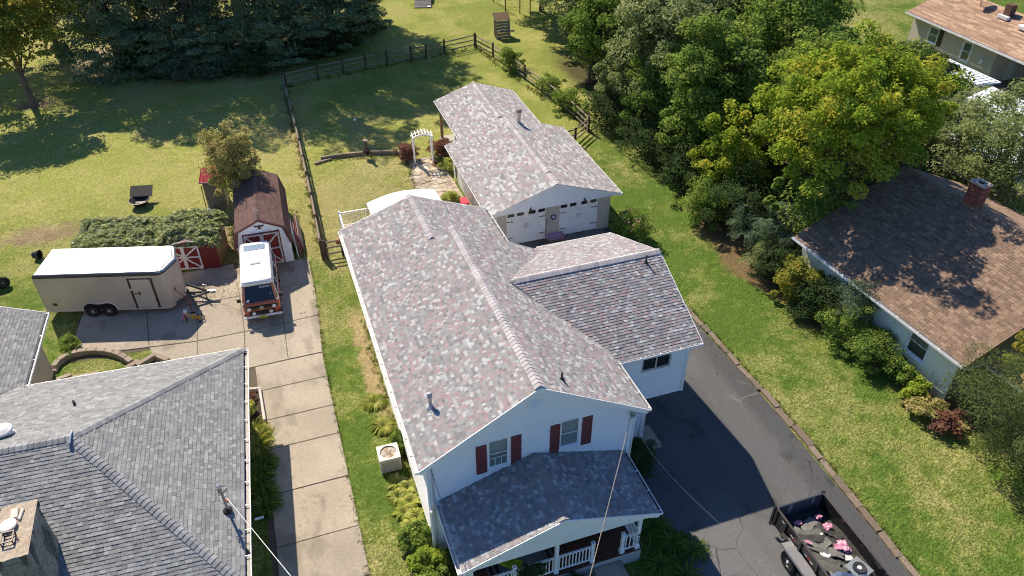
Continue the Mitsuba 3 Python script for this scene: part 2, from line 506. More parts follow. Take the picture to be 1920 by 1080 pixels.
slab([(-9.6, 14.2), (-7.9, 13.2), (-7.87, 15.8), (-10.12, 16.1)])

# flagstone path by the arbor
fl = 'flagstone_path'
put(fl, MB((0.36, 0.30, 0.22)).prism(Polygon([(6.2, 31.0), (8.0, 31.0), (8.5, 28.6), (8.6, 22.5), (6.1, 22.5), (5.9, 26.5), (5.75, 28.2), (6.4, 30.0)]), 0.02, frame((0, 0, -0.012), (1, 0, 0))), 'matt')
ground_kind(fl, 'stony path from the white arbor to the deck')
pr = np.random.default_rng(3)
pts = np.stack([pr.uniform(5.8, 8.5, 400), pr.uniform(22.6, 30.9, 400)], 1)
keep = []
for i_, p in enumerate(pts):
    if all(np.hypot(*(p - q)) > (0.26 + 0.3 * ((i_ * 37) % 10) / 10) for q in keep):
        keep.append(p)
vor = shapely.voronoi_polygons(shapely.MultiPoint(keep))
pathpoly = Polygon([(6.2, 31.0), (8.0, 31.0), (8.5, 28.6), (8.6, 22.5), (6.1, 22.5), (5.9, 26.5), (5.75, 28.2), (6.4, 30.0)])
for c in vor.geoms:
    c = c.intersection(pathpoly).buffer(-0.045).buffer(0.02)
    if c.area > 0.02 and c.geom_type == 'Polygon':
        c = c.simplify(0.03)
        k = pr.uniform(0.75, 1.25)
        put(f'{fl}__flagstone', MB(tuple(k * np.array((0.40, 0.335, 0.26) if pr.random() < 0.6 else (0.44, 0.39, 0.33)))).prism(c, pr.uniform(0.03, 0.07), frame((0, 0, 0), (1, 0, 0))), 'matt')

# ================================================================ building kit


def deck(key, pts, es, thick=0.14, c=TRIM, drop=0.012):
    poly, o, es, et = plane_poly(pts, es)
    n = np.cross(es, et)
    m = np.eye(4)
    m[:3, 0], m[:3, 1], m[:3, 2], m[:3, 3] = es, et, n, o - n * (thick + drop)
    return put(key, MB(c).prism(poly, thick, m), 'paint')


def roof_planes(parent, planes, expo, widths, th, colfn, limit, field_label, seed, c=TRIM, jitter=0.35, lap=1.12, gap=0.004, key=None):
    rg = np.random.default_rng(seed)
    roof = key or f'{parent}__roof'
    mb = MB(c)
    pcs = []
    for pts, es in planes:
        poly, o, e, t = plane_poly(pts, es)
        n = np.cross(e, t)
        m = np.eye(4)
        m[:3, 0], m[:3, 1], m[:3, 2], m[:3, 3] = e, t, n, o - n * 0.15
        mb.prism(poly, 0.138, m)
        pcs += courses(poly, o, e, t, expo, widths, th, colfn(rg), rg, lap=lap, gap=gap, jitter=jitter)
    put(roof, mb, 'paint', number=False)
    share(pcs, limit, 'shingle', 'shingle', 'shingle_field', field_label, roof)
    return roof


def palette(cols, weights, run=0.25, spread=0.10):
    cols = np.array(cols, float)
    weights = np.array(weights, float) / sum(weights)

    def make(rg):
        last = [0]

        def f(k, s, t):
            if rg.random() > run:
                last[0] = rg.choice(len(cols), p=weights)
            return tuple(cols[last[0]] * (1 + spread * rg.uniform(-1, 1)))
        return f
    return make


def ridge(roof, p, q, dl, dr_, w=0.20, lift=0.075, expo=0.19, cols=((0.33, 0.30, 0.30),), seed=1, vent=True, only_vent=False, name='ridge_cap'):
    """Bent cap shingles along p..q; dl, dr_: unit vectors down each slope."""
    rg = np.random.default_rng(seed)
    p, q = np.asarray(p, float), np.asarray(q, float)
    d = norm(q - p)
    L = np.linalg.norm(q - p)
    dl, dr_ = norm(dl), norm(dr_)
    up = norm(-(dl + dr_)) if np.linalg.norm(dl + dr_) > 0.05 else np.array([0, 0, 1.0])
    if up[2] < 0:
        up = -up
    if vent:
        mb = MB((0.02, 0.02, 0.022))
        a = w * 0.86
        pts = [p + dl * a + up * 0.006, p + up * (lift * 0.8), p + dr_ * a + up * 0.006]
        pts = [x + d * 0.3 for x in pts]
        L -= 0.6
        v = np.array(pts + [x + d * L for x in pts] + [x - up * 0.05 for x in pts] + [x + d * L - up * 0.05 for x in pts])
        mb.add(v, [[0, 1, 4], [0, 4, 3], [1, 2, 5], [1, 5, 4], [0, 3, 9], [0, 9, 6], [2, 8, 11], [2, 11, 5], [0, 6, 7], [0, 7, 1], [1, 7, 8], [1, 8, 2]])
        put(f'{roof}__ridge_vent', mb, 'matt')
        L += 0.6
    n = max(1, int(round(L / expo)))
    ex = L / n
    for i in range(n):
        a0, a1 = i * ex, (i + 1.1) * ex
        h0, h1 = 0.028, 0.004
        rows = []
        for a, h in ((a0, h0), (a1, h1)):
            b = p + d * min(a, L)
            rows.append([b + dl * w + up * (lift * 0.45 + h), b + dl * w * 0.35 + up * (lift * 0.85 + h), b + up * (lift * 0.95 + h), b + dr_ * w * 0.35 + up * (lift * 0.85 + h), b + dr_ * w + up * (lift * 0.45 + h)])
        v = np.array(rows[0] + rows[1] + [x - up * (0.022 if 0 < i else 0.09) for x in rows[0]] + [rows[1][0] - up * 0.02, rows[1][4] - up * 0.02])
        f = []
        for j in range(4):
            f += [[j, j + 1, 6 + j], [j, 6 + j, 5 + j], [j, 10 + j, 11 + j], [j, 11 + j, j + 1]]
        f += [[0, 5, 15], [0, 15, 10], [4, 14, 16], [4, 16, 9]]
        c = np.array(cols[rg.integers(len(cols))]) * rg.uniform(0.85, 1.12)
        put(f'{roof}__{name}', MB().add(v, f, c), 'shingle')


def gutter(parent, p, q, out, w=0.11, d=0.10, hang=0.8, c=TRIM, dark=(0.06, 0.055, 0.05)):
    p, q, out = np.asarray(p, float), np.asarray(q, float), norm(out)
    M = frame(p, q - p)
    s = 1.0 if (M[:3, 1] @ out) > 0 else -1.0
    L = np.linalg.norm(q - p)
    mb = MB(c)
    mb.box(0, L, *sorted((0.0, s * w)), -d, -d + 0.012, dark, M)
    mb.box(0, L, *sorted((s * (w - 0.002), s * (w + 0.016))), -d - 0.002, 0.004, c, M)
    mb.box(0, L, *sorted((0.0, s * 0.008)), -d + 0.012, -0.02, c, M)
    mb.box(-0.012, -0.001, *sorted((0.0, s * (w + 0.014))), -d, 0.002, c, M)
    mb.box(L + 0.001, L + 0.012, *sorted((0.0, s * (w + 0.014))), -d, 0.002, c, M)
    k = put(f'{parent}__gutter', mb, 'paint')
    n = max(2, int(L / hang))
    for i in range(n + 1):
        x = 0.1 + (L - 0.2) * i / n
        put(f'{k}__hanger', MB(c).box(x - 0.016, x + 0.016, *sorted((s * 0.009, s * (w - 0.003))), -0.006, 0.006, c, M), 'paint')
    return k


def board(key, p, q, w, h, c=TRIM, up=(0, 0, 1)):
    return put(key, MB(c).beam(p, q, w, h, None, up), 'paint')


def clap(key, M, poly, holes=(), expo=0.125, th=0.030, bsdf='siding', c=WHITE):
    g = Polygon(poly) if not hasattr(poly, 'exterior') else poly
    for (a, b, z0, z1) in holes:
        g = g.difference(sbox(a, z0, b, z1))
    pcs = []
    rg = np.random.default_rng(5)
    for gg in getattr(g, 'geoms', [g]):
        pcs += courses(gg, M[:3, 3], M[:3, 0], M[:3, 2], expo, [40.0], th, lambda k, s, t: c, rg, lap=1.0, gap=0.0, skirt=0.01)
    mb = MB(c)
    for v, f, cc, a in pcs:
        mb.add(v, f, cc)
    return put(key, mb, bsdf)


def flat_wall(key, M, poly, holes=(), bsdf='paint', c=WHITE, thick=0.1):
    g = Polygon(poly) if not hasattr(poly, 'exterior') else poly
    for (a, b, z0, z1) in holes:
        g = g.difference(sbox(a, z0, b, z1))
    m = np.eye(4)
    m[:3, 0], m[:3, 1], m[:3, 2] = M[:3, 0], M[:3, 2], -M[:3, 1]
    m[:3, 3] = M[:3, 3] + M[:3, 1] * thick
    return put(key, MB(c).prism(g, thick, m), bsdf)


def win(parent, M, x0, x1, z0, z1, fw=0.055, sash=True, mull=False, blind=(0.30, 0.33, 0.30), low=(0.05, 0.055, 0.06), grid=0, name='window', fc=TRIM, sill=True, proud=0.03):
    mb = MB(fc)
    o = proud
    mb.box(x0 - fw, x0, -o, 0.06, z0 - fw, z1 + fw, None, M).box(x1, x1 + fw, -o, 0.06, z0 - fw, z1 + fw, None, M)
    mb.box(x0, x1, -o, 0.06, z1, z1 + fw, None, M).box(x0, x1, -o, 0.06, z0 - fw, z0, None, M)
    k = put(f'{parent}__{name}', mb, 'paint')
    zm = (z0 + z1) / 2
    if sill:
        put(f'{k}__sill', MB(fc).box(x0 - fw - 0.03, x1 + fw + 0.03, -o - 0.05, -o - 0.002, z0 - fw - 0.01, z0 - fw + 0.03, None, M), 'paint')
    sb = MB(fc)
    r = 0.028
    cells = [(x0, x1, z0, z1)]
    if sash:
        cells = [(x0, x1, z0, zm), (x0, x1, zm, z1)]
    elif mull:
        xm = (x0 + x1) / 2
        cells = [(x0, xm, z0, z1), (xm, x1, z0, z1)]
    for i, (a, b, c0, c1) in enumerate(cells):
        y0 = 0.0 if (not sash or i == 1) else 0.022
        sb.box(a + 0.001, a + r, y0, y0 + 0.03, c0, c1, None, M).box(b - r, b - 0.001, y0, y0 + 0.03, c0, c1, None, M)
        sb.box(a + r, b - r, y0, y0 + 0.03, c0 + 0.001, c0 + r, None, M).box(a + r, b - r, y0, y0 + 0.03, c1 - r, c1 - 0.001, None, M)
        if grid and i == 0:
            for t in range(1, grid):
                x = a + (b - a) * t / grid
                sb.box(x - 0.011, x + 0.011, y0 + 0.004, y0 + 0.026, c0 + r, c0 + (c1 - c0) * 0.62, None, M)
            sb.box(a + r, b - r, y0 + 0.005, y0 + 0.025, c0 + (c1 - c0) * 0.62, c0 + (c1 - c0) * 0.62 + 0.02, None, M)
        q = [[a + r, y0 + 0.015, c0 + r], [b - r, y0 + 0.015, c0 + r], [b - r, y0 + 0.015, c1 - r], [a + r, y0 + 0.015, c1 - r]]
        q = np.array(q) @ M[:3, :3].T + M[:3, 3]
        put(f'{k}__pane', MB().quad(q), 'glass')
        col = low if (sash and i == 0) else blind
        put(f'{k}__blind', MB(col).box(a, b, 0.055 + 0.01 * i, 0.06 + 0.01 * i, c0, c1, None, M), 'matt')
    put(f'{k}__sash', sb, 'paint')
    return k


# ================================================================ the white house
H = thing('white_house', 'large white sided house with mottled mauve and grey shingle roof and red shutters', 'house')
MAUVE = [(0.255, 0.242, 0.250), (0.295, 0.232, 0.236), (0.385, 0.395, 0.402), (0.200, 0.200, 0.212), (0.300, 0.295, 0.303), (0.245, 0.258, 0.265)]
mauve = palette(MAUVE, [30, 17, 15, 15, 12, 11], run=0.0, spread=0.12)
CAPS = ((0.44, 0.415, 0.415), (0.47, 0.445, 0.44), (0.41, 0.39, 0.395))
LB, LF, AP, JT = (-0.14, 15.4, 5.2), (-0.02, -0.03, 5.2), (4.32, 0.31, 7.35), (4.2, 10.75, 7.35)
R1, R2, RF, RJ = (3.33, 10.67, 6.9), (3.23, 14.66, 6.88), (8.42, 0.05, 5.2), (8.3, 10.7, 5.2)
Q1, Q2 = (7.08, 10.69, 5.15), (6.99, 15.2, 5.15)
WX = 12.26
planes = [([LB, LF, AP, JT, R1, R2], (0, -1, 0)), ([RF, RJ, JT, AP], (0, 1, 0)), ([Q1, Q2, R2, R1], (0, 1, 0)),
          ([(8.4, 2.89, 5.0), (WX, 2.89, 5.0), (WX, 6.95, 6.75), (5.55, 6.95, 6.75)], (1, 0, 0)),
          ([(WX, 11.35, 4.9), (8.3, 11.35, 4.9), (5.55, 6.95, 6.75), (WX, 6.95, 6.75)], (-1, 0, 0)),
          ([(0.62, 0.42, 2.87), (0.62, -2.6, 2.87), (4.16, -2.6, 4.07), (4.16, 0.42, 4.07)], (0, -1, 0)),
          ([(7.78, -2.6, 2.87), (7.78, 0.42, 2.87), (4.16, 0.42, 4.07), (4.16, -2.6, 4.07)], (0, 1, 0))]
HR = roof_planes(H, planes, 0.128, [0.09, 0.12, 0.16, 0.20], 0.022, mauve, 300, 'mauve, pink and pale grey shingles of the main roof, wing and porch', 11)
sl, sr = norm((LF[0] - AP[0], 0, LF[2] - AP[2])), norm((RF[0] - AP[0], 0, RF[2] - AP[2]))
ridge(HR, AP, JT, sl, sr, cols=CAPS, seed=2)
ridge(HR, (3.325, 10.8, 6.9), R2, sl, norm((3.8, 0, -1.87)), cols=CAPS, seed=3)
ridge(HR, (WX, 6.95, 6.75), (5.75, 6.95, 6.75), (0, 4.4, -1.85), (0, -4.06, -1.75), cols=CAPS, seed=4)
ridge(HR, (4.16, -2.6, 4.07), (4.16, 0.38, 4.07), (-3.54, 0, -1.2), (3.62, 0, -1.2), cols=((0.25, 0.23, 0.235), (0.28, 0.26, 0.26)), seed=5, vent=False, lift=0.03)
for a, b, out in ((LF, LB, (-1, 0, 0)), (RF, (8.38, 2.7, 5.2), (1, 0, 0)), ((8.5, 2.89, 5.0), (WX, 2.89, 5.0), (0, -1, 0)), ((8.4, 11.35, 4.9), (WX, 11.35, 4.9), (0, 1, 0)), (Q1, Q2, (1, 0, 0)),
                  ((0.62, 0.38, 2.87), (0.62, -2.6, 2.87), (-1, 0, 0)), ((7.78, 0.38, 2.87), (7.78, -2.6, 2.87), (1, 0, 0))):
    gutter(H, np.array(a) - (0, 0, 0.03), np.array(b) - (0, 0, 0.03), out, w=0.13, dark=(0.06, 0.055, 0.05) if out[0] >= 0 else (0.45, 0.44, 0.42))
for a, b in ((LF, AP), (RF, AP), (LB, R2), (Q2, R2), ((WX, 2.89, 5.0), (WX, 6.95, 6.75)), ((WX, 11.35, 4.9), (WX, 6.95, 6.75)), ((0.62, -2.6, 2.87), (4.16, -2.6, 4.07)), ((7.78, -2.6, 2.87), (4.16, -2.6, 4.07))):
    a, b = np.array(a, float), np.array(b, float)
    off = np.array([0, -0.02 if a[1] < 3 and abs(a[0] - WX) > 0.1 else 0.02, -0.10])
    if abs(a[0] - WX) < 0.01 and abs(b[0] - WX) < 0.01:
        off = np.array([0.018, 0, -0.10])
    board(f'{H}__rake_board', a + off, b + off, 0.035, 0.19)

MF = frame((0, 0.42, 0), (1, 0, 0))
holes = [(2.53, 3.23, 3.85, 5.22), (5.21, 5.90, 3.92, 5.28)]
clap(f'{H}__wall', MF, [(0.36, 0.0), (7.95, 0.0), (7.95, 5.3), (4.3, 7.18), (0.36, 5.3)], [(a - 0.05, b + 0.05, c - 0.05, d + 0.05) for a, b, c, d in holes])
win(H, MF, *holes[0], grid=3, low=(0.16, 0.19, 0.19))
win(H, MF, *holes[1], low=(0.22, 0.25, 0.24))
for x0, x1, z0, z1 in ((2.05, 2.44, 3.74, 5.17), (3.33, 3.71, 3.76, 5.23), (4.79, 5.16, 3.79, 5.26), (6.01, 6.40, 3.82, 5.26)):
    c = (0.165, 0.045, 0.045)
    m = MB(c).box(x0, x1, -0.035, 0.0, z0, z1, None, MF)
    zm = z0 + (z1 - z0) * 0.5
    for a, b in ((z0, z0 + 0.06), (zm - 0.03, zm + 0.03), (z1 - 0.06, z1)):
        m.box(x0 + 0.05, x1 - 0.05, -0.05, -0.0355, a, b, None, MF)
    m.box(x0, x0 + 0.05, -0.05, -0.0355, z0, z1, None, MF).box(x1 - 0.05, x1, -0.05, -0.0355, z0, z1, None, MF)
    put(f'{H}__shutter', m, 'paint')
# octagonal louvred gable vent
oc = (4.19, 6.66)
an = np.arange(8) * np.pi / 4 + np.pi / 8
og = Polygon([(oc[0] + 0.31 * math.cos(a), oc[1] + 0.31 * math.sin(a)) for a in an])
oi = Polygon([(oc[0] + 0.235 * math.cos(a), oc[1] + 0.235 * math.sin(a)) for a in an])
mm = np.eye(4)
mm[:3, 0], mm[:3, 1], mm[:3, 2], mm[:3, 3] = (1, 0, 0), (0, 0, 1), (0, -1, 0), (0, 0.40, 0)
vk = put(f'{H}__gable_vent', MB(TRIM).prism(og.difference(oi), 0.05, mm).prism(oi, 0.012, mm, (0.35, 0.35, 0.35)), 'paint')
lv = MB(TRIM)
for i in range(7):
    z = oc[1] - 0.2 + i * 0.062
    hw = min(0.23, 0.235 / math.cos(math.pi / 8) - max(0, abs(z - oc[1]) - 0.09))
    lv.quad([(oc[0] - hw, 0.385, z + 0.05), (oc[0] - hw, 0.352, z), (oc[0] + hw, 0.352, z), (oc[0] + hw, 0.385, z + 0.05)])
put(f'{vk}__louvre', lv, 'paint')
# other walls of the main block
clap(f'{H}__wall', frame((0.36, 15.0, 0), (0, -1, 0)), [(0, 0), (14.58, 0), (14.58, 5.3), (0, 5.3)])
clap(f'{H}__wall', frame((7.95, 0.42, 0), (0, 1, 0)), [(0, 0), (10.0, 0), (10.0, 5.25), (0, 5.25)])
clap(f'{H}__wall', frame((6.7, 10.4, 0), (0, 1, 0)), [(0, 0), (4.5, 0), (4.5, 5.1), (0, 5.1)])
clap(f'{H}__wall', frame((7.95, 10.42, 0), (-1, 0, 0)), [(0, 0), (7.5, 0), (7.5, 5.2), (3.75, 7.3), (0, 5.2)])
clap(f'{H}__wall', frame((6.7, 14.9, 0), (-1, 0, 0)), [(0, 0), (6.34, 0), (6.34, 5.25), (3.5, 6.85), (0, 5.1)])
for p, q in (((0.34, 0.40, 0), (0.34, 0.40, 5.15)), ((7.97, 0.40, 0), (7.97, 0.40, 5.15))):
    board(f'{H}__corner_board', p, q, 0.13, 0.13)
put(f'{H}__soffit', MB(WHITE).box(-0.0, 0.34, 0.05, 15.0, 4.99, 5.0), 'paint')
put(f'{H}__soffit', MB(WHITE).box(7.97, 8.35, 0.1, 10.4, 4.99, 5.0), 'paint')
put(f'{H}__foundation', MB((0.40, 0.39, 0.37)).box(0.38, 7.93, 0.44, 14.8, -0.05, 0.28), 'matt')
# first floor bump under the wing, wing above the drive
clap(f'{H}__wall', frame((7.97, 2.92, 0), (1, 0, 0)), [(0, 0.15), (2.05, 0.15), (2.05, 2.03), (0, 2.03)])
clap(f'{H}__wall', frame((10.02, 2.92, 0), (0, 1, 0)), [(0, 0.15), (7.9, 0.15), (7.9, 2.03), (0, 2.03)])
board(f'{H}__corner_board', (10.03, 2.90, 0.1), (10.03, 2.90, 2.03), 0.12, 0.12)
put(f'{H}__foundation', MB((0.40, 0.39, 0.37)).box(7.99, 10.0, 2.94, 10.7, -0.05, 0.16), 'matt')
MW = frame((0, 3.25, 0), (1, 0, 0))
wh = (9.93, 11.16, 3.72, 4.56)
clap(f'{H}__wall', MW, [(7.97, 2.05), (11.92, 2.05), (11.92, 4.88), (7.97, 4.88)], [(wh[0] - 0.05, wh[1] + 0.05, wh[2] - 0.05, wh[3] + 0.05)])
win(H, MW, *wh, sash=False, mull=True, blind=(0.018, 0.016, 0.014), fc=(0.55, 0.53, 0.50), sill=False)
clap(f'{H}__wall', frame((11.92, 3.25, 0), (0, 1, 0)), [(0, 2.05), (7.75, 2.05), (7.75, 4.85), (3.7, 6.5), (0, 4.85)])
clap(f'{H}__wall', frame((11.92, 11.0, 0), (-1, 0, 0)), [(0, 2.05), (3.95, 2.05), (3.95, 4.8), (0, 4.8)])
put(f'{H}__wing_floor', MB((0.55, 0.55, 0.53)).box(7.97, 11.9, 3.27, 10.98, 2.0, 2.045), 'paint')
board(f'{H}__corner_board', (11.94, 3.23, 2.05), (11.94, 3.23, 4.8), 0.10, 0.10)
for y in (10.8,):
    board(f'{H}__carport_post', (11.8, y, 0), (11.8, y, 2.0), 0.14, 0.14)
# downspouts and the conduit on the front left corner
for key, pts, r in (('downspout', [(8.36, 0.15, 5.08), (8.1, 0.30, 4.85), (8.07, 0.32, 4.6), (8.07, 0.32, 0.2)], 0.04), ('downspout', [(10.12, 2.86, 2.0), (10.12, 2.86, 0.15), (10.2, 2.75, 0.1)], 0.04),
                    ('downspout', [(0.28, 0.30, 4.98), (0.28, 0.30, 1.2), (0.26, 0.22, 0.3)], 0.04), ('conduit', [(0.47, 0.35, 5.0), (0.47, 0.35, 0.3)], 0.022),
                    ('downspout', [(0.28, 0.10, 2.80), (0.30, 0.26, 2.35), (0.30, 0.28, 0.25), (0.05, 0.2, 0.12)], 0.045)):
    put(f'{H}__{key}', MB(TRIM if key == 'downspout' else (0.45, 0.46, 0.47)).tube(pts, r, 8), 'paint')
# roof pipes


def pipe(parent, x, y, z, h, r, c, cap=False, flash=None, name='vent_pipe'):
    m = MB(c).lathe([(r, -0.1), (r, h), (r * 0.8, h), (r * 0.8, h - 0.05), (0, h - 0.06)], 14, None, frame((x, y, z), (1, 0, 0)))
    k = put(f'{parent}__{name}', m, 'metal' if cap else 'paint', smooth=False)
    if flash is not None:
        put(f'{k}__flashing', MB(flash).lathe([(r * 2.6, -0.03), (r * 2.4, 0.03), (r * 1.15, 0.12), (r * 1.05, 0.16)], 14, None, frame((x, y, z), (1, 0, 0))), 'paint')
    if cap:
        put(f'{k}__cap', MB(cap).lathe([(r * 1.0, h - 0.16), (r * 1.45, h - 0.14), (r * 1.45, h + 0.0), (r * 1.0, h + 0.06), (0, h + 0.07)], 16, None, frame((x, y, z), (1, 0, 0))), 'paint')
    return k


pipe(H, 0.98, 2.25, 5.68, 0.62, 0.065, (0.42, 0.43, 0.45), cap=(0.33, 0.34, 0.36), flash=(0.5, 0.5, 0.52))
pipe(H, 5.38, 0.95, 6.78, 0.32, 0.04, (0.025, 0.025, 0.025), flash=(0.03, 0.03, 0.03))
pipe(H, 11.45, 6.55, 6.55, 0.38, 0.04, (0.025, 0.025, 0.025), flash=(0.03, 0.03, 0.03))
# small louvre and meter on the left wall
put(f'{H}__wall_vent', MB((0.75, 0.75, 0.75)).box(0.31, 0.345, 0.9, 1.15, 3.6, 4.3), 'paint')

# porch
PF = 0.78
put(f'{H}__porch_base', MB((0.42, 0.41, 0.39)).box(0.9, 7.4, -2.42, 0.40, -0.05, PF - 0.06), 'matt')
for i in range(24):
    y = -2.46 + i * 0.12
    k = rng.uniform(0.8, 1.2)
    put(f'{H}__porch_floor_board', MB((0.085 * k, 0.035 * k, 0.026 * k)).box(0.86, 7.44, y, y + 0.113, PF - 0.06, PF), 'paint')
POSTS = (0.98, 4.06, 7.22)
for x in POSTS:
    m = MB(TRIM).box(x - 0.06, x + 0.06, -2.41, -2.29, PF, 2.78).box(x - 0.085, x + 0.085, -2.435, -2.265, PF + 0.002, PF + 0.2)
    if x < 7:
        m.box(x - 0.08, x + 0.08, -2.43, -2.27, 2.62, 2.78)
    put(f'{H}__porch_post', m, 'paint')
for x in (2.52, 5.45, 6.62):
    put(f'{H}__newel_post', MB(TRIM).box(x - 0.055, x + 0.055, -2.405, -2.295, PF, PF + 1.06).box(x - 0.085, x + 0.085, -2.435, -2.265, PF + 0.001, PF + 0.14).bbox(x - 0.08, x + 0.08, -2.43, -2.27, PF + 1.06, PF + 1.12, 0.02), 'paint')


def railing(parent, p, q, z, h=0.92, step=0.125, c=TRIM, name='railing'):
    p, q = np.array([*p, z], float), np.array([*q, z], float)
    L = np.linalg.norm(q - p)
    M = frame(p, q - p)
    k = put(f'{parent}__{name}', MB(c).box(0, L, -0.035, 0.035, h - 0.05, h, None, M).box(0, L, -0.025, 0.025, 0.09, 0.14, None, M), 'paint')
    n = int(L / step)
    for i in range(n):
        x = (i + 0.5) * L / n
        put(f'{k}__baluster', MB(c).box(x - 0.018, x + 0.018, -0.018, 0.018, 0.14, h - 0.05, None, M), 'paint')
    return k


for a, b in ((1.04, 2.46), (2.58, 4.0), (4.12, 5.39), (6.68, 7.16)):
    railing(H, (a, -2.35), (b, -2.35), PF)
railing(H, (7.22, -2.28), (7.22, 0.38), PF)
railing(H, (0.98, -2.28), (0.98, 0.38), PF)
mp = np.eye(4)
mp[:3, 0], mp[:3, 1], mp[:3, 2], mp[:3, 3] = (1, 0, 0), (0, 0, 1), (0, -1, 0), (0, -2.42, 0)
put(f'{H}__porch_gable', MB((0.78, 0.78, 0.76)).prism([(0.72, 2.72), (7.7, 2.72), (7.7, 2.76), (4.16, 3.95), (0.72, 2.76)], 0.05, mp), 'siding')
put(f'{H}__porch_beam', MB(TRIM).box(0.78, 7.62, -2.46, -2.24, 2.55, 2.718), 'paint')
put(f'{H}__porch_ceiling', MB((0.6, 0.6, 0.58)).box(0.72, 7.7, -2.4, 0.40, 2.73, 2.745), 'paint')
dg = MB((0.02, 0.02, 0.02))
for i, ch in enumerate('400'):
    M = np.eye(4)
    M[:3, 0], M[:3, 1], M[:3, 2], M[:3, 3] = (1, 0, 0), (0, 0, 1), (0, -1, 0), (7.168, -2.413, PF + 0.74 - i * 0.2)
    dg.tm(meshkit.text_mesh(ch, 0.15, 0.008, bold=True), None, M)
put(f'{H}__house_number', dg, 'paint')
put(f'{H}__front_step', MB().bbox(5.5, 6.6, -3.4, -2.44, 0, 0.42, 0.02), 'concrete_mat')
put(f'{H}__front_step', MB().bbox(5.5, 6.65, -4.6, -3.41, 0, 0.2, 0.02), 'concrete_mat')
put(f'{H}__side_step', MB().bbox(10.06, 10.75, 2.15, 3.4, 0, 0.16, 0.02), 'concrete_mat')
put(f'{H}__front_door', MB((0.10, 0.03, 0.025)).box(5.5, 6.5, 0.37, 0.40, PF, 2.72), 'paint')

# ================================================================ garage
GA = thing('garage', 'long white and cream garage with two white carriage doors behind the white house', 'garage')
ge, gr, gx0, gx1, gxm, gy0, gy1 = 2.56, 3.89, 8.21, 16.23, 12.22, 18.27, 27.5
e2, r2, hx0, hx1, hxm, hy = 2.8, 3.74, 9.16, 14.83, 12.0, 33.95
pale = palette([tuple(np.array(c) * 1.08) for c in MAUVE], [30, 15, 20, 10, 16, 9], run=0.12, spread=0.12)
GR = roof_planes(GA, [([(gx0, gy1, ge), (gx0, gy0, ge), (gxm, gy0, gr), (gxm, gy1, gr)], (0, -1, 0)), ([(gx1, gy0, ge), (gx1, gy1, ge), (gxm, gy1, gr), (gxm, gy0, gr)], (0, 1, 0)),
                      ([(hx0, hy, e2), (hx0, gy1, e2), (hxm, gy1, r2), (hxm, hy, r2)], (0, -1, 0)), ([(hx1, gy1, e2), (hx1, hy, e2), (hxm, hy, r2), (hxm, gy1, r2)], (0, 1, 0))],
                 0.143, [0.15, 0.2, 0.26, 0.3], 0.018, pale, 0, 'pale mauve and grey shingles of the garage roof', 21)
for p, q, zz in (((gxm, 19.7, gr), (gxm, 26.2, gr), 0), ((hxm, 27.9, r2), (hxm, hy, r2), 0)):
    ridge(GR, p, q, (-4.0, 0, -1.33), (4.0, 0, -1.33), cols=CAPS, seed=6)
ridge(GR, (gxm, gy0, gr), (gxm, 19.68, gr), (-4.0, 0, -1.33), (4.0, 0, -1.33), cols=CAPS, seed=7, vent=False, lift=0.022)
ridge(GR, (gxm, 26.22, gr), (gxm, gy1, gr), (-4.0, 0, -1.33), (4.0, 0, -1.33), cols=CAPS, seed=8, vent=False, lift=0.022)
for a, b, o in (((gx0, gy0, ge), (gx0, gy1, ge), (-1, 0, 0)), ((gx1, gy0, ge), (gx1, gy1, ge), (1, 0, 0)), ((hx0, gy1, e2), (hx0, hy, e2), (-1, 0, 0)), ((hx1, gy1, e2), (hx1, hy, e2), (1, 0, 0))):
    gutter(GA, np.array(a) - (0, 0, 0.03), np.array(b) - (0, 0, 0.03), o)
CREAM = (0.50, 0.455, 0.40)
MG = frame((0, 18.75, 0), (1, 0, 0))
doors = ((9.35, 11.77, 0.03, 2.31), (12.6, 15.06, 0.03, 2.31))
flat_wall(f'{GA}__front_wall', MG, [(8.7, 0), (15.82, 0), (15.82, 2.44), (8.7, 2.44)], [(a, b, -1, d) for a, b, c, d in doors], c=CREAM)
put(f'{GA}__soffit', MB(TRIM).box(8.25, 16.2, 18.37, 18.85, 2.445, 2.47), 'paint')
clap(f'{GA}__gable', frame((0, 18.36, 0), (1, 0, 0)), [(8.25, 2.44), (16.2, 2.44), (16.2, 2.50), (12.22, 3.80), (8.25, 2.50)], expo=0.11)
for a in ((gx0, gy0, ge), (gx1, gy0, ge)):
    board(f'{GA}__rake_board', np.array(a) + (0, 0.02, -0.09), np.array((gxm, gy0, gr)) + (0, 0.02, -0.09), 0.03, 0.15)
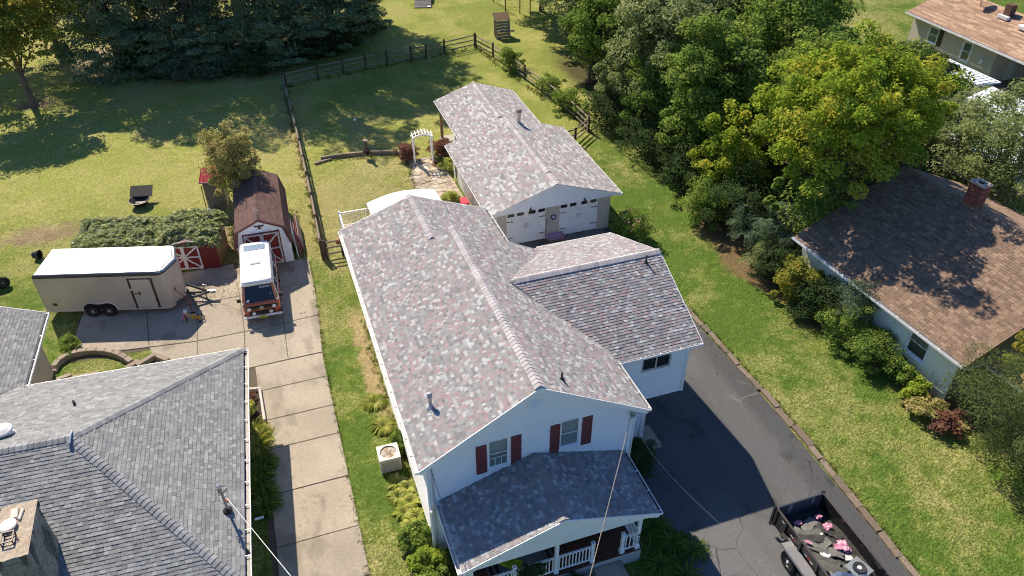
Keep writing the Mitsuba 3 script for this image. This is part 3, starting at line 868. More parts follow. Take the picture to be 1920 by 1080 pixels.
for di, (x0, x1, z0, z1) in enumerate(doors):
    m = MB((0.80, 0.81, 0.83)).box(x0 + 0.005, x1 - 0.005, 0.06, 0.10, z0, z1, None, MG)
    k = put(f'{GA}__garage_door', m, 'paint')
    hh = (z1 - z0) / 4
    for r in range(4):
        za, zb = z0 + r * hh + 0.012, z0 + (r + 1) * hh - 0.012
        put(f'{k}__panel', MB((0.80, 0.81, 0.83)).bbox(x0 + 0.02, x1 - 0.02, 0.035, 0.062, za, zb, 0.008, None, MG), 'paint')
    ww = 0.41
    for t in (0.04, 0.62, 1.33, 1.91):
        xa = x0 + t + 0.03
        f = MB((0.8, 0.8, 0.8)).box(xa - 0.03, xa + ww + 0.03, 0.018, 0.034, 1.91, 1.935, None, MG).box(xa - 0.03, xa + ww + 0.03, 0.018, 0.034, 2.17, 2.2, None, MG)
        f.box(xa - 0.03, xa, 0.018, 0.034, 1.935, 2.17, None, MG).box(xa + ww, xa + ww + 0.03, 0.018, 0.034, 1.935, 2.17, None, MG)
        wk = put(f'{k}__door_window', f, 'paint')
        dark = (0.012, 0.011, 0.012) if (di, t) not in ((0, 0.04), (0, 0.62), (1, 1.91)) else (0.10, 0.085, 0.07)
        put(f'{wk}__pane', MB(dark).box(xa, xa + ww, 0.026, 0.033, 1.935, 2.17, None, MG), 'gloss')
    xm = (x0 + x1) / 2
    for sx in (-0.09, 0.09):
        put(f'{k}__handle', MB((0.012, 0.012, 0.014)).tube([(xm + sx, 18.78, 1.05), (xm + sx, 18.72, 1.09), (xm + sx * 0.9, 18.715, 1.2), (xm + sx, 18.72, 1.31), (xm + sx, 18.78, 1.35)], 0.02, 6), 'paint')
    for xa, xb in ((x0 + 0.02, x0 + 0.44), (x1 - 0.44, x1 - 0.02)):
        for z in (0.5, 1.62):
            put(f'{k}__strap_hinge', MB((0.012, 0.012, 0.014)).prism([(xa, z - 0.022), (xb - 0.05, z - 0.022), (xb, z), (xb - 0.05, z + 0.022), (xa, z + 0.022)] if xa < xm else [(xb, z - 0.022), (xb, z + 0.022), (xa + 0.05, z + 0.022), (xa, z), (xa + 0.05, z - 0.022)], 0.012, np.array([[1, 0, 0, 0], [0, 0, -1, 18.784], [0, 1, 0, 0], [0, 0, 0, 1.0]])), 'paint')
for x, z in ((10.64, 2.42), (13.95, 2.42)):
    m = MB((0.06, 0.035, 0.025)).box(x - 0.045, x + 0.045, 18.31, 18.34, z + 0.06, z + 0.2)
    m.lathe([(0.0, 0.20), (0.03, 0.18), (0.065, 0.11), (0.06, 0.10), (0.045, 0.03), (0.03, 0.01), (0.0, 0.0)], 8, None, frame((x, 18.20, z), (1, 0, 0)))
    m.tube([(x, 18.32, z + 0.16), (x, 18.25, z + 0.24), (x, 18.2, z + 0.22)], 0.012, 6)
    put(f'{GA}__wall_lantern', m, 'paint')
flat_wall(f'{GA}__side_wall', frame((8.70, 27.0, 0), (0, -1, 0)), [(0, 0), (8.25, 0), (8.25, 2.5), (0, 2.5)], [(3.4, 4.4, 0.05, 2.1), (5.2, 6.6, 1.0, 2.1)], c=(0.66, 0.64, 0.60))
put(f'{GA}__side_door', MB((0.62, 0.60, 0.56)).box(8.76, 8.8, 22.6, 23.6, 0.05, 2.1), 'paint')
win(GA, frame((8.70, 27.0, 0), (0, -1, 0)), 5.2, 6.6, 1.0, 2.1, sash=False, mull=True, blind=(0.05, 0.05, 0.05))
flat_wall(f'{GA}__side_wall', frame((15.82, 18.75, 0), (0, 1, 0)), [(0, 0), (8.3, 0), (8.3, 2.5), (0, 2.5)], c=CREAM)
flat_wall(f'{GA}__back_wall', frame((15.82, 27.05, 0), (-1, 0, 0)), [(0, 0), (7.1, 0), (7.1, 2.5), (3.6, 3.6), (0, 2.5)], c=(0.66, 0.64, 0.60))
flat_wall(f'{GA}__side_wall', frame((9.75, 31.2, 0), (0, -1, 0)), [(0, 0), (4.1, 0), (4.1, 2.75), (0, 2.75)], c=(0.60, 0.70, 0.74))
flat_wall(f'{GA}__side_wall', frame((14.45, 27.1, 0), (0, 1, 0)), [(0, 0), (4.1, 0), (4.1, 2.75), (0, 2.75)], c=CREAM)
flat_wall(f'{GA}__back_wall', frame((14.45, 31.2, 0), (-1, 0, 0)), [(0, 0), (4.7, 0), (4.7, 2.8), (2.4, 3.55), (0, 2.8)], c=(0.60, 0.70, 0.74))
for x in (9.42, 14.5):
    put(f'{GA}__porch_post', MB((0.20, 0.115, 0.07)).box(x - 0.09, x + 0.09, 33.5, 33.68, 0, 2.75), 'paint')
put(f'{GA}__downspout', MB(TRIM).tube([(8.1, 27.4, 2.45), (8.55, 27.3, 2.2), (8.62, 27.2, 0.2)], 0.05, 8), 'paint')
put(f'{GA}__porch_slab', MB((0.4, 0.38, 0.34)).box(9.3, 14.7, 31.2, 33.8, -0.02, 0.06), 'matt')
pipe(GA, 12.92, 26.83, 3.6, 0.95, 0.13, (0.55, 0.52, 0.49), cap=(0.24, 0.19, 0.155), flash=(0.42, 0.42, 0.44), name='stove_pipe')
# ornament between the doors
orn = thing('hanging_ornament', 'blue and white shield shaped plaque on a cord between the garage doors', 'plaque')
mo = np.array([[1, 0, 0, 12.22], [0, 0, -1, 18.748], [0, 1, 0, 1.45], [0, 0, 0, 1.0]])
sh_ = [(0.0, -0.24), (0.1, -0.15), (0.17, -0.02), (0.17, 0.13), (0.08, 0.16), (0.0, 0.12), (-0.08, 0.16), (-0.17, 0.13), (-0.17, -0.02), (-0.1, -0.15)]
put(f'{orn}__plaque', MB((0.05, 0.05, 0.16)).prism(sh_, 0.03, mo).prism(Polygon([(0.09 * math.cos(a), 0.02 + 0.09 * math.sin(a)) for a in np.arange(12) * math.pi / 6]), 0.036, mo, (0.7, 0.7, 0.72)), 'paint')
put(f'{orn}__cord', MB((0.1, 0.09, 0.09)).tube([(12.12, 18.735, 1.6), (12.22, 18.73, 1.88), (12.32, 18.735, 1.6)], 0.009, 5), 'matt')
bn = thing('bench', 'small wooden bench under a purple cloth between the garage doors', 'bench')
put(f'{bn}__seat', MB((0.20, 0.15, 0.10)).box(11.72, 12.72, 18.05, 18.5, 0.44, 0.48), 'matt')
for x in (11.78, 12.66):
    for y in (18.1, 18.45):
        put(f'{bn}__leg', MB((0.20, 0.15, 0.10)).box(x - 0.035, x + 0.035, y - 0.035, y + 0.035, 0, 0.44), 'matt')
put(f'{bn}__shelf', MB((0.24, 0.21, 0.17)).box(11.84, 12.6, 18.1, 18.45, 0.16, 0.2), 'matt')
ct = uniq('patterned_cloth')
labels[ct] = {'label': 'purple and pink patterned cloth draped over the bench by the garage', 'category': 'cloth'}
cm = MB((0.26, 0.13, 0.30))
nxx, nyy = 24, 10
cv = [[11.66 + 1.12 * i / nxx, 18.0 + 0.55 * j / nyy, 0.49 + 0.012 * math.sin(i * 1.7 + j) - (0.10 * (1 - j / 2) if j < 2 else 0) - (0.22 if i >= nxx - 1 else 0)] for j in range(nyy + 1) for i in range(nxx + 1)]
cc = [(0.42, 0.07, 0.24) if i > 20 else ((0.55, 0.48, 0.58) if (i + j) % 4 == 0 else (0.24, 0.13, 0.30)) for j in range(nyy + 1) for i in range(nxx + 1)]
cm.add(cv, [[j * (nxx + 1) + i, j * (nxx + 1) + i + 1, (j + 1) * (nxx + 1) + i + 1, (j + 1) * (nxx + 1) + i] for j in range(nyy) for i in range(nxx)], cc)
put(ct, cm, 'matt', number=False)
rk = thing('garden_rake', 'thin dark handled tool leaning against the cream wall beside the bench', 'rake')
put(rk, MB((0.10, 0.07, 0.06)).tube([(11.62, 18.35, 0.03), (11.78, 18.7, 1.5)], 0.018, 6).box(11.5, 11.74, 18.3, 18.36, 0.0, 0.05), 'paint', number=False)

# ================================================================ grey roofed house, lower left
N = thing('grey_roofed_house', 'house under a grey hip roof with a big stone chimney, left of the concrete driveway', 'house')
GREYS = [(0.218, 0.226, 0.232), (0.262, 0.270, 0.276), (0.188, 0.194, 0.200), (0.308, 0.316, 0.318), (0.236, 0.244, 0.247)]
grey = palette(GREYS, [30, 25, 18, 10, 20], run=0.1, spread=0.07)
B, BL, RL, PK, FR, FLc = (-5.35, 10.45, 3.3), (-17.0, 11.12, 3.3), (-17.0, 5.32, 5.55), (-10.9, 4.95, 5.55), (-6.02, -1.1, 3.3), (-17.0, -0.42, 3.3)
A0, A1, A2, A3 = (-13.95, 10.6, 3.2), (-13.72, 16.1, 3.2), (-17.2, 16.25, 4.7), (-17.4, 10.7, 4.7)
NR = roof_planes(N, [([B, BL, RL, PK], (-1, 0.058, 0)), ([FR, B, PK], (0.058, 1, 0)), ([FLc, FR, PK, RL], (1, -0.058, 0)), ([A0, A1, A2, A3], (0.04, 1, 0))],
                 0.138, [0.14, 0.18, 0.23], 0.021, grey, 300, 'grey shingles of the hip roof', 31, c=(0.6, 0.6, 0.58))
GC = ((0.24, 0.25, 0.265), (0.27, 0.28, 0.295), (0.22, 0.23, 0.245))
v3 = lambda a, b: norm(np.array(b, float) - np.array(a, float))


def hip(parent_roof, lo, hi, dl, dr_, seed, cols=GC):
    ridge(parent_roof, lo, hi, dl, dr_, cols=cols, seed=seed, vent=False, lift=0.035, w=0.17)


nb, nr_, nf = np.array([0.058, 1, 0]), np.array([1, -0.058, 0]), np.array([-0.058, -1, 0])
hb = v3(PK, B)
hip(NR, B, np.array(PK) - 0.02 * hb, norm(np.cross(hb, np.cross(hb, -np.array([0.7, -0.7, 0])))) * 1.0 + 0 * nb, norm(np.array([0.6, -0.75, -0.25])), 41) if False else None


def down(h, n2d, slope):
    """Unit vector in a roof plane square to the hip h; n2d: the plane's outward direction in plan, slope: its rise per metre."""
    nrm = norm(np.array([n2d[0] * slope, n2d[1] * slope, 1.0]))
    d = np.cross(h, nrm)
    d = norm(d)
    return d


sb, srr, sf = 2.25 / 5.4, 2.25 / 5.15, 2.25 / 5.9
h1 = v3(B, PK)
d1, d2 = down(h1, nb, sb), down(h1, nr_, srr)
hip(NR, B, PK, d1 if d1[1] > 0 else -d1, d2 if d2[0] > 0 else -d2, 41)
h2 = v3(FR, PK)
d1, d2 = down(h2, nr_, srr), down(h2, nf, sf)
hip(NR, FR, PK, d1 if d1[1] > 0 else -d1, d2 if d2[0] < 0 else -d2, 42)
ridge(NR, (-11.05, 4.96, 5.55), RL, (0, 1, -sb), (0, -1, -sf), cols=GC, seed=43, vent=False, lift=0.04, w=0.17)
put(f'{N}__ridge_flashing', MB((0.42, 0.52, 0.66)).prism([(-0.42, 0), (0.42, 0), (0.30, 0.16), (0.0, 0.26), (-0.3, 0.16)], 0.03, np.array([[0, 0.35, 0.94, -10.93], [1, 0, 0, 4.95], [0, 0.94, -0.35, 5.46], [0, 0, 0, 1.0]])), 'gloss')
gutter(N, np.array(FR) - (0, 0, 0.03), np.array(B) - (0, 0, 0.03), (1, 0, 0), w=0.19, hang=1.0, dark=(0.025, 0.024, 0.023))
gutter(N, np.array(B) - (0.05, 0, 0.03), np.array((-13.7, 10.93, 3.3)) - (0, 0, 0.03), (0, 1, 0), w=0.12, hang=1.0)
gutter(N, np.array((-13.93, 11.1, 3.17)), np.array(A1) - (0, 0, 0.03), (1, 0, 0), w=0.14, hang=1.3)
bw = lambda o, d, L, holes=(), c=(0.46, 0.40, 0.34): flat_wall(f'{N}__wall', frame(o, d), [(0, -0.1), (L, -0.1), (L, 3.2), (0, 3.2)], holes, c=c)
bw((-6.5, -0.6, 0), (0.058, 1, 0), 10.5)
bw((-5.9, 9.9, 0), (-1, 0.058, 0), 10)
bw((-14.55, 10.4, 0), (0.04, 1, 0), 5.3, [(1.3, 2.2, 0.9, 2.3)], c=(0.50, 0.40, 0.32))
win(N, frame((-14.55, 10.4, 0), (0.04, 1, 0)), 1.3, 2.2, 0.9, 2.3, blind=(0.12, 0.12, 0.12), low=(0.08, 0.08, 0.09))
flat_wall(f'{N}__wall', frame((-14.35, 15.7, 0), (-1, 0.04, 0)), [(0, -0.1), (3, -0.1), (3, 4.3), (0, 3.2)], c=(0.50, 0.40, 0.32))
board(f'{N}__rake_board', np.array(A1) + (0, 0.02, -0.08), np.array(A2) + (0, 0.02, -0.08), 0.03, 0.15)
# chimney
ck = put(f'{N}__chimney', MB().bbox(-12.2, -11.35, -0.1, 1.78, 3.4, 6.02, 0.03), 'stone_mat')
for i, z in enumerate(np.arange(3.6, 5.9, 0.155)):
    for face in range(2):
        L0, L1 = ((-0.1, 1.78) if face == 0 else (-12.2, -11.35))
        s = L0 - rng.uniform(0, 0.3)
        while s < L1:
            w = rng.uniform(0.25, 0.6)
            a, b = max(s, L0 + 0.002) + 0.008, min(s + w, L1 - 0.002) - 0.008
            s += w
            if b - a < 0.05:
                continue
            d = rng.uniform(0.012, 0.035)
            m = MB().bbox(-11.37, -11.35 + d, a, b, z, z + 0.14, 0.008) if face == 0 else MB().bbox(a, b, -0.1 - d, -0.08, z, z + 0.14, 0.008)
            put(f'{ck}__stone', m, 'stone_mat')
cp = MB()
cp.add(*(lambda m: (np.array(m.vertices), np.array(m.faces)))(trimesh.creation.box((0.98, 2.02, 0.22)).subdivide().subdivide().subdivide().subdivide()))
cp.v[0] = cp.v[0] + np.array([-11.775, 0.84, 6.12]) + (meshkit.fbm(cp.v[0] * 7.0, 3)[:, None] - 0.5) * np.array([0.05, 0.05, 0.07])
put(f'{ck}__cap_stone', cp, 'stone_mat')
put(f'{ck}__flue_cover', MB((0.66, 0.64, 0.60)).lathe([(0, 0.16), (0.2, 0.16), (0.235, 0.14), (0.235, 0.10), (0, 0.10)], 20, None, frame((-11.93, 1.02, 6.2), (1, 0, 0.05))).lathe([(0.12, -0.02), (0.12, 0.1)], 12, (0.05, 0.05, 0.05), frame((-11.93, 1.02, 6.2), (1, 0, 0))), 'paint')
put(f'{ck}__loose_brick', MB((0.60, 0.55, 0.48)).bbox(-0.1, 0.1, -0.2, 0.2, 0.0, 0.09, 0.02, None, yawm(-11.84, 1.45, 6.23, 5)), 'matt')
put(f'{ck}__loose_brick', MB((0.58, 0.54, 0.48)).bbox(-0.04, 0.04, -0.2, 0.2, 0.0, 0.07, 0.015, None, yawm(-11.66, 1.38, 6.23, -8)), 'matt')
fm = MB((0.06, 0.035, 0.028))
for z in (6.24, 6.38):
    for a, b in (((-12.02, 0.35), (-11.72, 0.35)), ((-11.72, 0.35), (-11.72, 0.72)), ((-11.72, 0.72), (-12.02, 0.72)), ((-12.02, 0.72), (-12.02, 0.35))):
        fm.beam((*a, z), (*b, z), 0.03, 0.03)
for x, y in ((-12.02, 0.35), (-11.72, 0.35), (-11.72, 0.72), (-12.02, 0.72)):
    fm.beam((x, y, 6.2), (x, y, 6.4), 0.025, 0.025)
fm.beam((-11.58, 0.4, 6.22), (-11.72, 0.65, 6.38), 0.02, 0.02).beam((-11.58, 0.4, 6.23), (-11.9, 0.3, 6.23), 0.02, 0.02)
put(f'{ck}__flue_frame', fm, 'paint')
pipe(N, -11.35, 7.85, 4.25, 0.42, 0.05, (0.025, 0.025, 0.027), flash=(0.03, 0.03, 0.03))
tv = put(f'{N}__roof_vent', MB((0.72, 0.72, 0.71)).lathe([(0.3, 0.0), (0.3, 0.05), (0.16, 0.06), (0.17, 0.2), (0.33, 0.22), (0.31, 0.30), (0.15, 0.38), (0, 0.4)], 18, None, frame((-13.25, 6.35, 5.05), (1, 0, 0))), 'paint')
# service mast with insulators
ms = put(f'{N}__service_mast', MB((0.30, 0.31, 0.32)).tube([(-6.33, 1.8, 3.2), (-6.33, 1.8, 4.72), (-6.33, 1.8, 4.86)], [0.045, 0.045, 0.02], 8), 'metal')
put(f'{ms}__weather_head', MB((0.55, 0.55, 0.55)).lathe([(0.06, 0), (0.09, 0.05), (0.085, 0.13), (0, 0.17)], 10, None, frame((-6.33, 1.8, 4.78), (1, 0, 0))), 'metal')
put(f'{ms}__insulator', MB((0.42, 0.12, 0.06)).lathe([(0.0, 0), (0.06, 0.02), (0.04, 0.06), (0.06, 0.10), (0, 0.12)], 10, None, frame((-6.22, 1.72, 4.1), (1, 0, 0))), 'gloss')
lp = MB((0.035, 0.035, 0.037))
for a, r in ((0.3, 0.30), (2.4, 0.26), (4.2, 0.22)):
    lp.tube([(-6.33 + r * 0.7 * math.cos(a) * math.sin(t), 1.8 + r * 0.7 * math.sin(a) * math.sin(t), 4.86 - 0.42 * t / math.pi * 1.0) for t in np.linspace(0, math.pi, 9)], 0.014, 5)
put(f'{ms}__drip_loop', lp, 'paint')
put(f'{ms}__boot', MB((0.03, 0.03, 0.03)).lathe([(0.16, -0.05), (0.15, 0.03), (0.06, 0.09)], 12, None, frame((-6.33, 1.8, 3.55 + 0.05), (1, 0, 0))), 'matt')
put(f'{N}__side_spout', MB(TRIM).tube([(-5.95, 3.9, 0.2), (-5.62, 3.95, 0.14)], 0.05, 8), 'paint')

# ================================================================ brown roofed house, right
K = thing('brown_roofed_house', 'pale green stucco house under a brown shingle roof with a red brick chimney', 'house')
BROWNS = [(0.198, 0.138, 0.100), (0.24, 0.165, 0.118), (0.165, 0.114, 0.084), (0.27, 0.192, 0.138)]
brown = palette(BROWNS, [30, 25, 18, 12], run=0.1, spread=0.08)
kd = norm((0.079, -1, 0))              # along the eave, towards the street
kx = np.array([-kd[1], kd[0], 0])      # away from the white house
E0, E1 = np.array([22.85, 9.63, 2.8]), np.array([23.62, -0.08, 2.8])
RW, RZ = 6.5, 2.8
E0 = E0 - kd * 1.2
KRb, KRf = E0 + kx * RW + (0, 0, RZ), E1 + kx * RW + (0, 0, RZ)
Fb, Ff = E0 + kx * 2 * RW, E1 + kx * 2 * RW
AP0 = E1 + kx * 1.55 - (0, 0, 0.42)
AP1 = AP0 + kd * 2.6
KR = roof_planes(K, [([E0, E1, KRf, KRb], kd), ([Ff, Fb, KRb, KRf], -kd)], 0.14, [0.30], 0.015, brown, 300, 'brown shingles of the gable roof', 51, c=(0.70, 0.70, 0.68), jitter=0.2, gap=0.014)
lean = uniq(f'{K}__lean_to_roof')
poly, o_, e_, t_ = plane_poly([AP0, AP1, AP1 + kx * 4.2 + (0, 0, 0.95), AP0 + kx * 4.2 + (0, 0, 0.95)], kd)
deck(lean, [AP0, AP1, AP1 + kx * 4.2 + (0, 0, 0.95), AP0 + kx * 4.2 + (0, 0, 0.95)], kd)
_r = np.random.default_rng(8)
mbt = MB()
for v, f, c, a in courses(poly, o_, e_, t_, 0.2, [0.45], 0.01, palette([(0.46, 0.30, 0.19), (0.50, 0.34, 0.22)], [1, 1])(_r), _r, gap=0.01):
    mbt.add(v, f, c)
kk = put(f'{K}__lean_to_roof__shingle_field', mbt, 'shingle')
labels[kk] = {'label': 'tan shingles of the lean-to roof', 'kind': 'stuff'}
ridge(KR, KRf, KRb, norm(-kx * RW - np.array((0, 0, RZ))), norm(kx * RW - np.array((0, 0, RZ))), cols=((0.26, 0.175, 0.12),), seed=52, vent=False, lift=0.03)
gutter(K, E0 - (0, 0, 0.03), E1 - (0, 0, 0.03), -kx, w=0.12, hang=1.1)
gutter(K, AP0 - (0, 0, 0.03), AP1 - (0, 0, 0.03), -kx, w=0.12, hang=1.1, c=(0.72, 0.73, 0.74))
board(f'{K}__rake_board', E1 + kd * 0.02 + (0, 0, -0.08), KRf + kd * 0.02 + (0, 0, -0.08), 0.03, 0.16, (0.3, 0.2, 0.14))
W0, W1 = E0 + kx * 0.45 + kd * 0.45, E1 + kx * 0.45 - kd * 0.5
W0[2] = W1[2] = 0
MK = frame(W0, kd)
KL = np.linalg.norm(W1 - W0)
s_of = lambda p: float((np.array([*p, 0.0]) - W0) @ kd)
ws = s_of((23.35, 2.45))
flat_wall(f'{K}__wall', MK, [(0, 0.0), (KL, 0.0), (KL, 2.7), (0, 2.7)], [(ws - 0.5, ws + 0.5, 1.15, 2.45), (KL - 2.9, KL - 1.9, 0.0, 0.38), (KL - 1.7, KL - 0.7, 0.0, 0.38)], bsdf='stucco')
win(K, MK, ws - 0.5, ws + 0.5, 1.15, 2.45, fw=0.1, blind=(0.13, 0.14, 0.14), low=(0.05, 0.06, 0.06), fc=(0.72, 0.76, 0.80), proud=0.04)
for a in (KL - 2.9, KL - 1.7):
    gk = uniq(f'{K}__glass_block_window')
    put(gk, MB((0.5, 0.5, 0.48)).box(a, a + 1.0, 0.07, 0.1, 0.0, 0.38, None, MK), 'paint', number=False)
    for i in range(5):
        for j in range(2):
            put(f'{gk}__glass_block', MB((0.12, 0.26, 0.25)).bbox(a + i * 0.2 + 0.006, a + i * 0.2 + 0.194, 0.02, 0.07, j * 0.19 + 0.006, j * 0.19 + 0.184, 0.015, None, MK), 'gloss')
put(f'{K}__sill_band', MB((0.66, 0.66, 0.62)).box(0, KL, -0.03, 0.0, 0.40, 0.47, None, MK), 'paint')
board(f'{K}__corner_board', W1 + kd * 0.02 - kx * 0.02, W1 + kd * 0.02 - kx * 0.02 + (0, 0, 2.68), 0.1, 0.1, (0.72, 0.73, 0.72))
MK2 = frame(W1, kx)
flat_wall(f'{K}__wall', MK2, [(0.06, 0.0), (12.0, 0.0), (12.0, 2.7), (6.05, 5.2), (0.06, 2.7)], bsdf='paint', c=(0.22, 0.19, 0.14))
MK3 = frame(AP0 + kx * 0.35 - (0, 0, AP0[2]), kd)
flat_wall(f'{K}__wall', MK3, [(0, 0), (2.4, 0), (2.4, 2.25), (0, 2.25)], [(0.3, 1.2, 0.95, 2.0)], c=(0.42, 0.38, 0.28))
win(K, MK3, 0.3, 1.2, 0.95, 2.0, sash=False, mull=True, blind=(0.10, 0.11, 0.11), fc=(0.62, 0.62, 0.58))
put(f'{K}__downspout', MB((0.75, 0.75, 0.74)).tube([E1 + (0.02, -0.02, -0.12), E1 + kx * 0.4 + (0, 0, -0.35), AP0 + (0, 0, 0.1)], 0.045, 8), 'paint')
flat_wall(f'{K}__wall', frame(W0, kx), [(0, 0), (12.0, 0), (12.0, 2.7), (6.05, 5.2), (0, 2.7)], bsdf='stucco')
# brick chimney on the ridge, every brick a piece
cx0 = E1 - kd * 6.6 + kx * (RW + 0.15)
MC = frame((cx0[0], cx0[1], 5.1), -kd)
ck = put(f'{K}__chimney', MB((0.35, 0.28, 0.24)).box(-0.36, 0.36, -0.26, 0.26, -0.4, 1.62, None, MC), 'matt')
for r in range(26):
    z = -0.33 + r * 0.075
    off = 0.0 if r % 2 else 0.105
    for axis in (0, 1, 2, 3):
        L = 0.37 if axis < 2 else 0.27
        s = -L - off
        while s < L - 0.02:
            a, b = max(s, -L), min(s + 0.205, L)
            s += 0.212
            if b - a < 0.03:
                continue
            k = rng.uniform(0.75, 1.2)
            col = (0.27 * k, 0.095 * k, 0.07 * k)
            m = MB(col)
            if axis == 0:
                m.box(a, b, 0.26, 0.275, z, z + 0.065, None, MC)
            elif axis == 1:
                m.box(a, b, -0.275, -0.26, z, z + 0.065, None, MC)
            elif axis == 2:
                m.box(0.36, 0.375, a, b, z, z + 0.065, None, MC)
            else:
                m.box(-0.375, -0.36, a, b, z, z + 0.065, None, MC)
            put(f'{ck}__brick', m, 'matt')
put(f'{ck}__cap', MB((0.45, 0.36, 0.30)).box(-0.42, 0.42, -0.32, -0.14, 1.62, 1.7, None, MC).box(-0.42, 0.42, 0.14, 0.32, 1.62, 1.7, None, MC).box(-0.42, -0.18, -0.14, 0.14, 1.62, 1.7, None, MC).box(0.18, 0.42, -0.14, 0.14, 1.62, 1.7, None, MC).box(-0.18, 0.18, -0.14, 0.14, 1.62, 1.63, (0.02, 0.02, 0.02), MC), 'matt')

# ================================================================ far beige house, top right
Q = thing('beige_house', 'beige single storey house with a pale brown roof beyond the trees, top right', 'house')
qd = norm((-0.012, -1, 0))
qx = np.array([-qd[1], qd[0], 0])
q0, q1 = np.array([54.15, 38.5, 3.0]), np.array([54.0, 16.0, 3.0])
qa, qb = q0 + qx * 4.3 + (0, 0, 1.7), q1 + qx * 4.3 + (0, 0, 1.7)
tanr = palette([(0.30, 0.195, 0.135), (0.36, 0.24, 0.17), (0.26, 0.17, 0.12), (0.42, 0.30, 0.21)], [3, 3, 2, 1.2])
QR = roof_planes(Q, [([q0, q1, qb, qa], qd), ([q1 + qx * 8.6, q0 + qx * 8.6, qa, qb], -qd)], 0.2, [0.5, 0.7, 0.9], 0.012, tanr, 0, 'pale brown shingles of the far house', 61)
gutter(Q, q0 - (0, 0, 0.03), q1 - (0, 0, 0.03), -qx, w=0.15, d=0.13, hang=1.3)
w0 = q0 + qx * 0.6 + qd * 0.4
w0[2] = 0
MQ = frame(w0, qd)
sq = lambda y: (w0[1] - y)
flat_wall(f'{Q}__wall', MQ, [(0, 0), (sq(28.6), 0), (sq(28.6), 2.9), (0, 2.9)], [(sq(31.9), sq(31.1), 0.95, 2.4), (sq(35.9), sq(34.9), 1.2, 2.4)], c=(0.56, 0.50, 0.44))
win(Q, MQ, sq(31.9), sq(31.1), 0.95, 2.4, fw=0.14, blind=(0.16, 0.18, 0.18), low=(0.10, 0.12, 0.12), proud=0.05)
win(Q, MQ, sq(35.9), sq(34.9), 1.2, 2.4, fw=0.1, blind=(0.2, 0.22, 0.23), low=(0.16, 0.18, 0.19), proud=0.05)
put(f'{Q}__shutter', MB((0.05, 0.035, 0.03)).box(sq(34.75), sq(34.3), -0.05, -0.002, 1.1, 2.5, None, MQ), 'paint')
flat_wall(f'{Q}__wall', frame(w0 + qd * sq(28.6) + qx * 0.1, qx), [(0, 0), (6.0, 0), (6.0, 2.9), (0, 2.9)], [(1.6, 2.6, 0.05, 2.2)], c=(0.50, 0.42, 0.36))
put(f'{Q}__side_door', MB((0.62, 0.58, 0.54)).box(1.62, 2.58, 0.05, 0.09, 0.05, 2.18, None, frame(w0 + qd * sq(28.6) + qx * 0.1, qx)), 'paint')
flat_wall(f'{Q}__wall', frame(w0 + qd * sq(28.6) + qx * 5.5, qd), [(0, 0), (11, 0), (11, 2.9), (0, 2.9)], c=(0.09, 0.075, 0.065))
put(f'{Q}__carport_slab', MB((0.13, 0.12, 0.11)).box(54.3, 60.0, 16.2, 28.5, -0.02, 0.05), 'matt')
put(f'{Q}__wall_lamp', MB((0.8, 0.79, 0.75)).lathe([(0.0, 0), (0.14, 0.05), (0.17, 0.2), (0.1, 0.34), (0, 0.38)], 10, None, frame(w0 + qd * sq(29.6) - qx * 0.18 + (0, 0, 1.3), (1, 0, 0))), 'paint')
dk = put(f'{Q}__satellite_dish', MB((0.72, 0.70, 0.68)).lathe([(0, 0.0), (0.35, 0.05), (0.62, 0.2), (0.64, 0.2), (0.36, 0.02), (0, -0.04)], 20, None, frame((57.4, 34.2, 5.25), (1, -0.3, 0.2), (-0.55, -0.1, 0.8))), 'paint')
put(f'{dk}__arm', MB((0.4, 0.4, 0.4)).tube([(57.6, 34.2, 4.4), (57.5, 34.2, 5.2)], 0.05, 6), 'metal')
put(f'{Q}__flue', MB((0.11, 0.065, 0.05)).box(57.35, 57.95, 31.0, 31.6, 4.2, 5.35), 'matt')
put(f'{Q}__flue_flashing', MB((0.66, 0.66, 0.66)).box(57.0, 57.34, 30.8, 31.8, 4.25, 4.5), 'paint')
put(f'{Q}__roof_box', MB((0.72, 0.72, 0.72)).bbox(56.6, 57.3, 28.4, 29.3, 4.15, 4.45, 0.04), 'paint')
for nm, lab, pts4, c, rib in (('metal_roofed_shed', 'shed with a white ribbed metal roof behind the dark tree, nearest the beige house', [(48.9, 31.6), (51.0, 31.0), (51.2, 24.6), (48.4, 24.9)], (0.76, 0.78, 0.80), True),
                              ('flat_roofed_shed', 'low shed with a worn pale blue flat roof at the right edge behind the trees', [(45.4, 22.9), (49.9, 24.2), (50.2, 17.6), (46.0, 17.2)], (0.60, 0.68, 0.72), False),
                              ('flat_roofed_shed', 'grey blue roofed shed lower down behind the pale leaved tree at the right edge', [(40.0, 18.6), (45.2, 20.4), (45.8, 14.0), (40.8, 13.0)], (0.42, 0.48, 0.50), False)):
    t = thing(nm, lab, 'shed')
    po = Polygon(pts4)
    put(f'{t}__wall', MB((0.35, 0.34, 0.32)).prism(po.buffer(-0.3), 2.0, frame((0, 0, 0), (1, 0, 0))), 'matt')
    rm = put(f'{t}__roof', MB(c).prism(po, 0.12, frame((0, 0, 2.02), (1, 0, 0))), 'paint')
    if rib:
        for i in range(16):
            y = 31.0 - i * 0.41
            put(f'{rm}__rib', MB(c).box(48.7, 50.95, y - 0.05, y + 0.05, 2.14, 2.20), 'paint')

# ================================================================ kit for vehicles and small things


def rrect(x0, x1, y0, y1, r, n=5):
    p = []
    for cx, cy, a0 in ((x1 - r, y1 - r, 0), (x0 + r, y1 - r, 90), (x0 + r, y0 + r, 180), (x1 - r, y0 + r, 270)):
        for i in range(n):
            a = math.radians(a0 + 90 * i / (n - 1))
            p.append((cx + r * math.cos(a), cy + r * math.sin(a)))
    return p


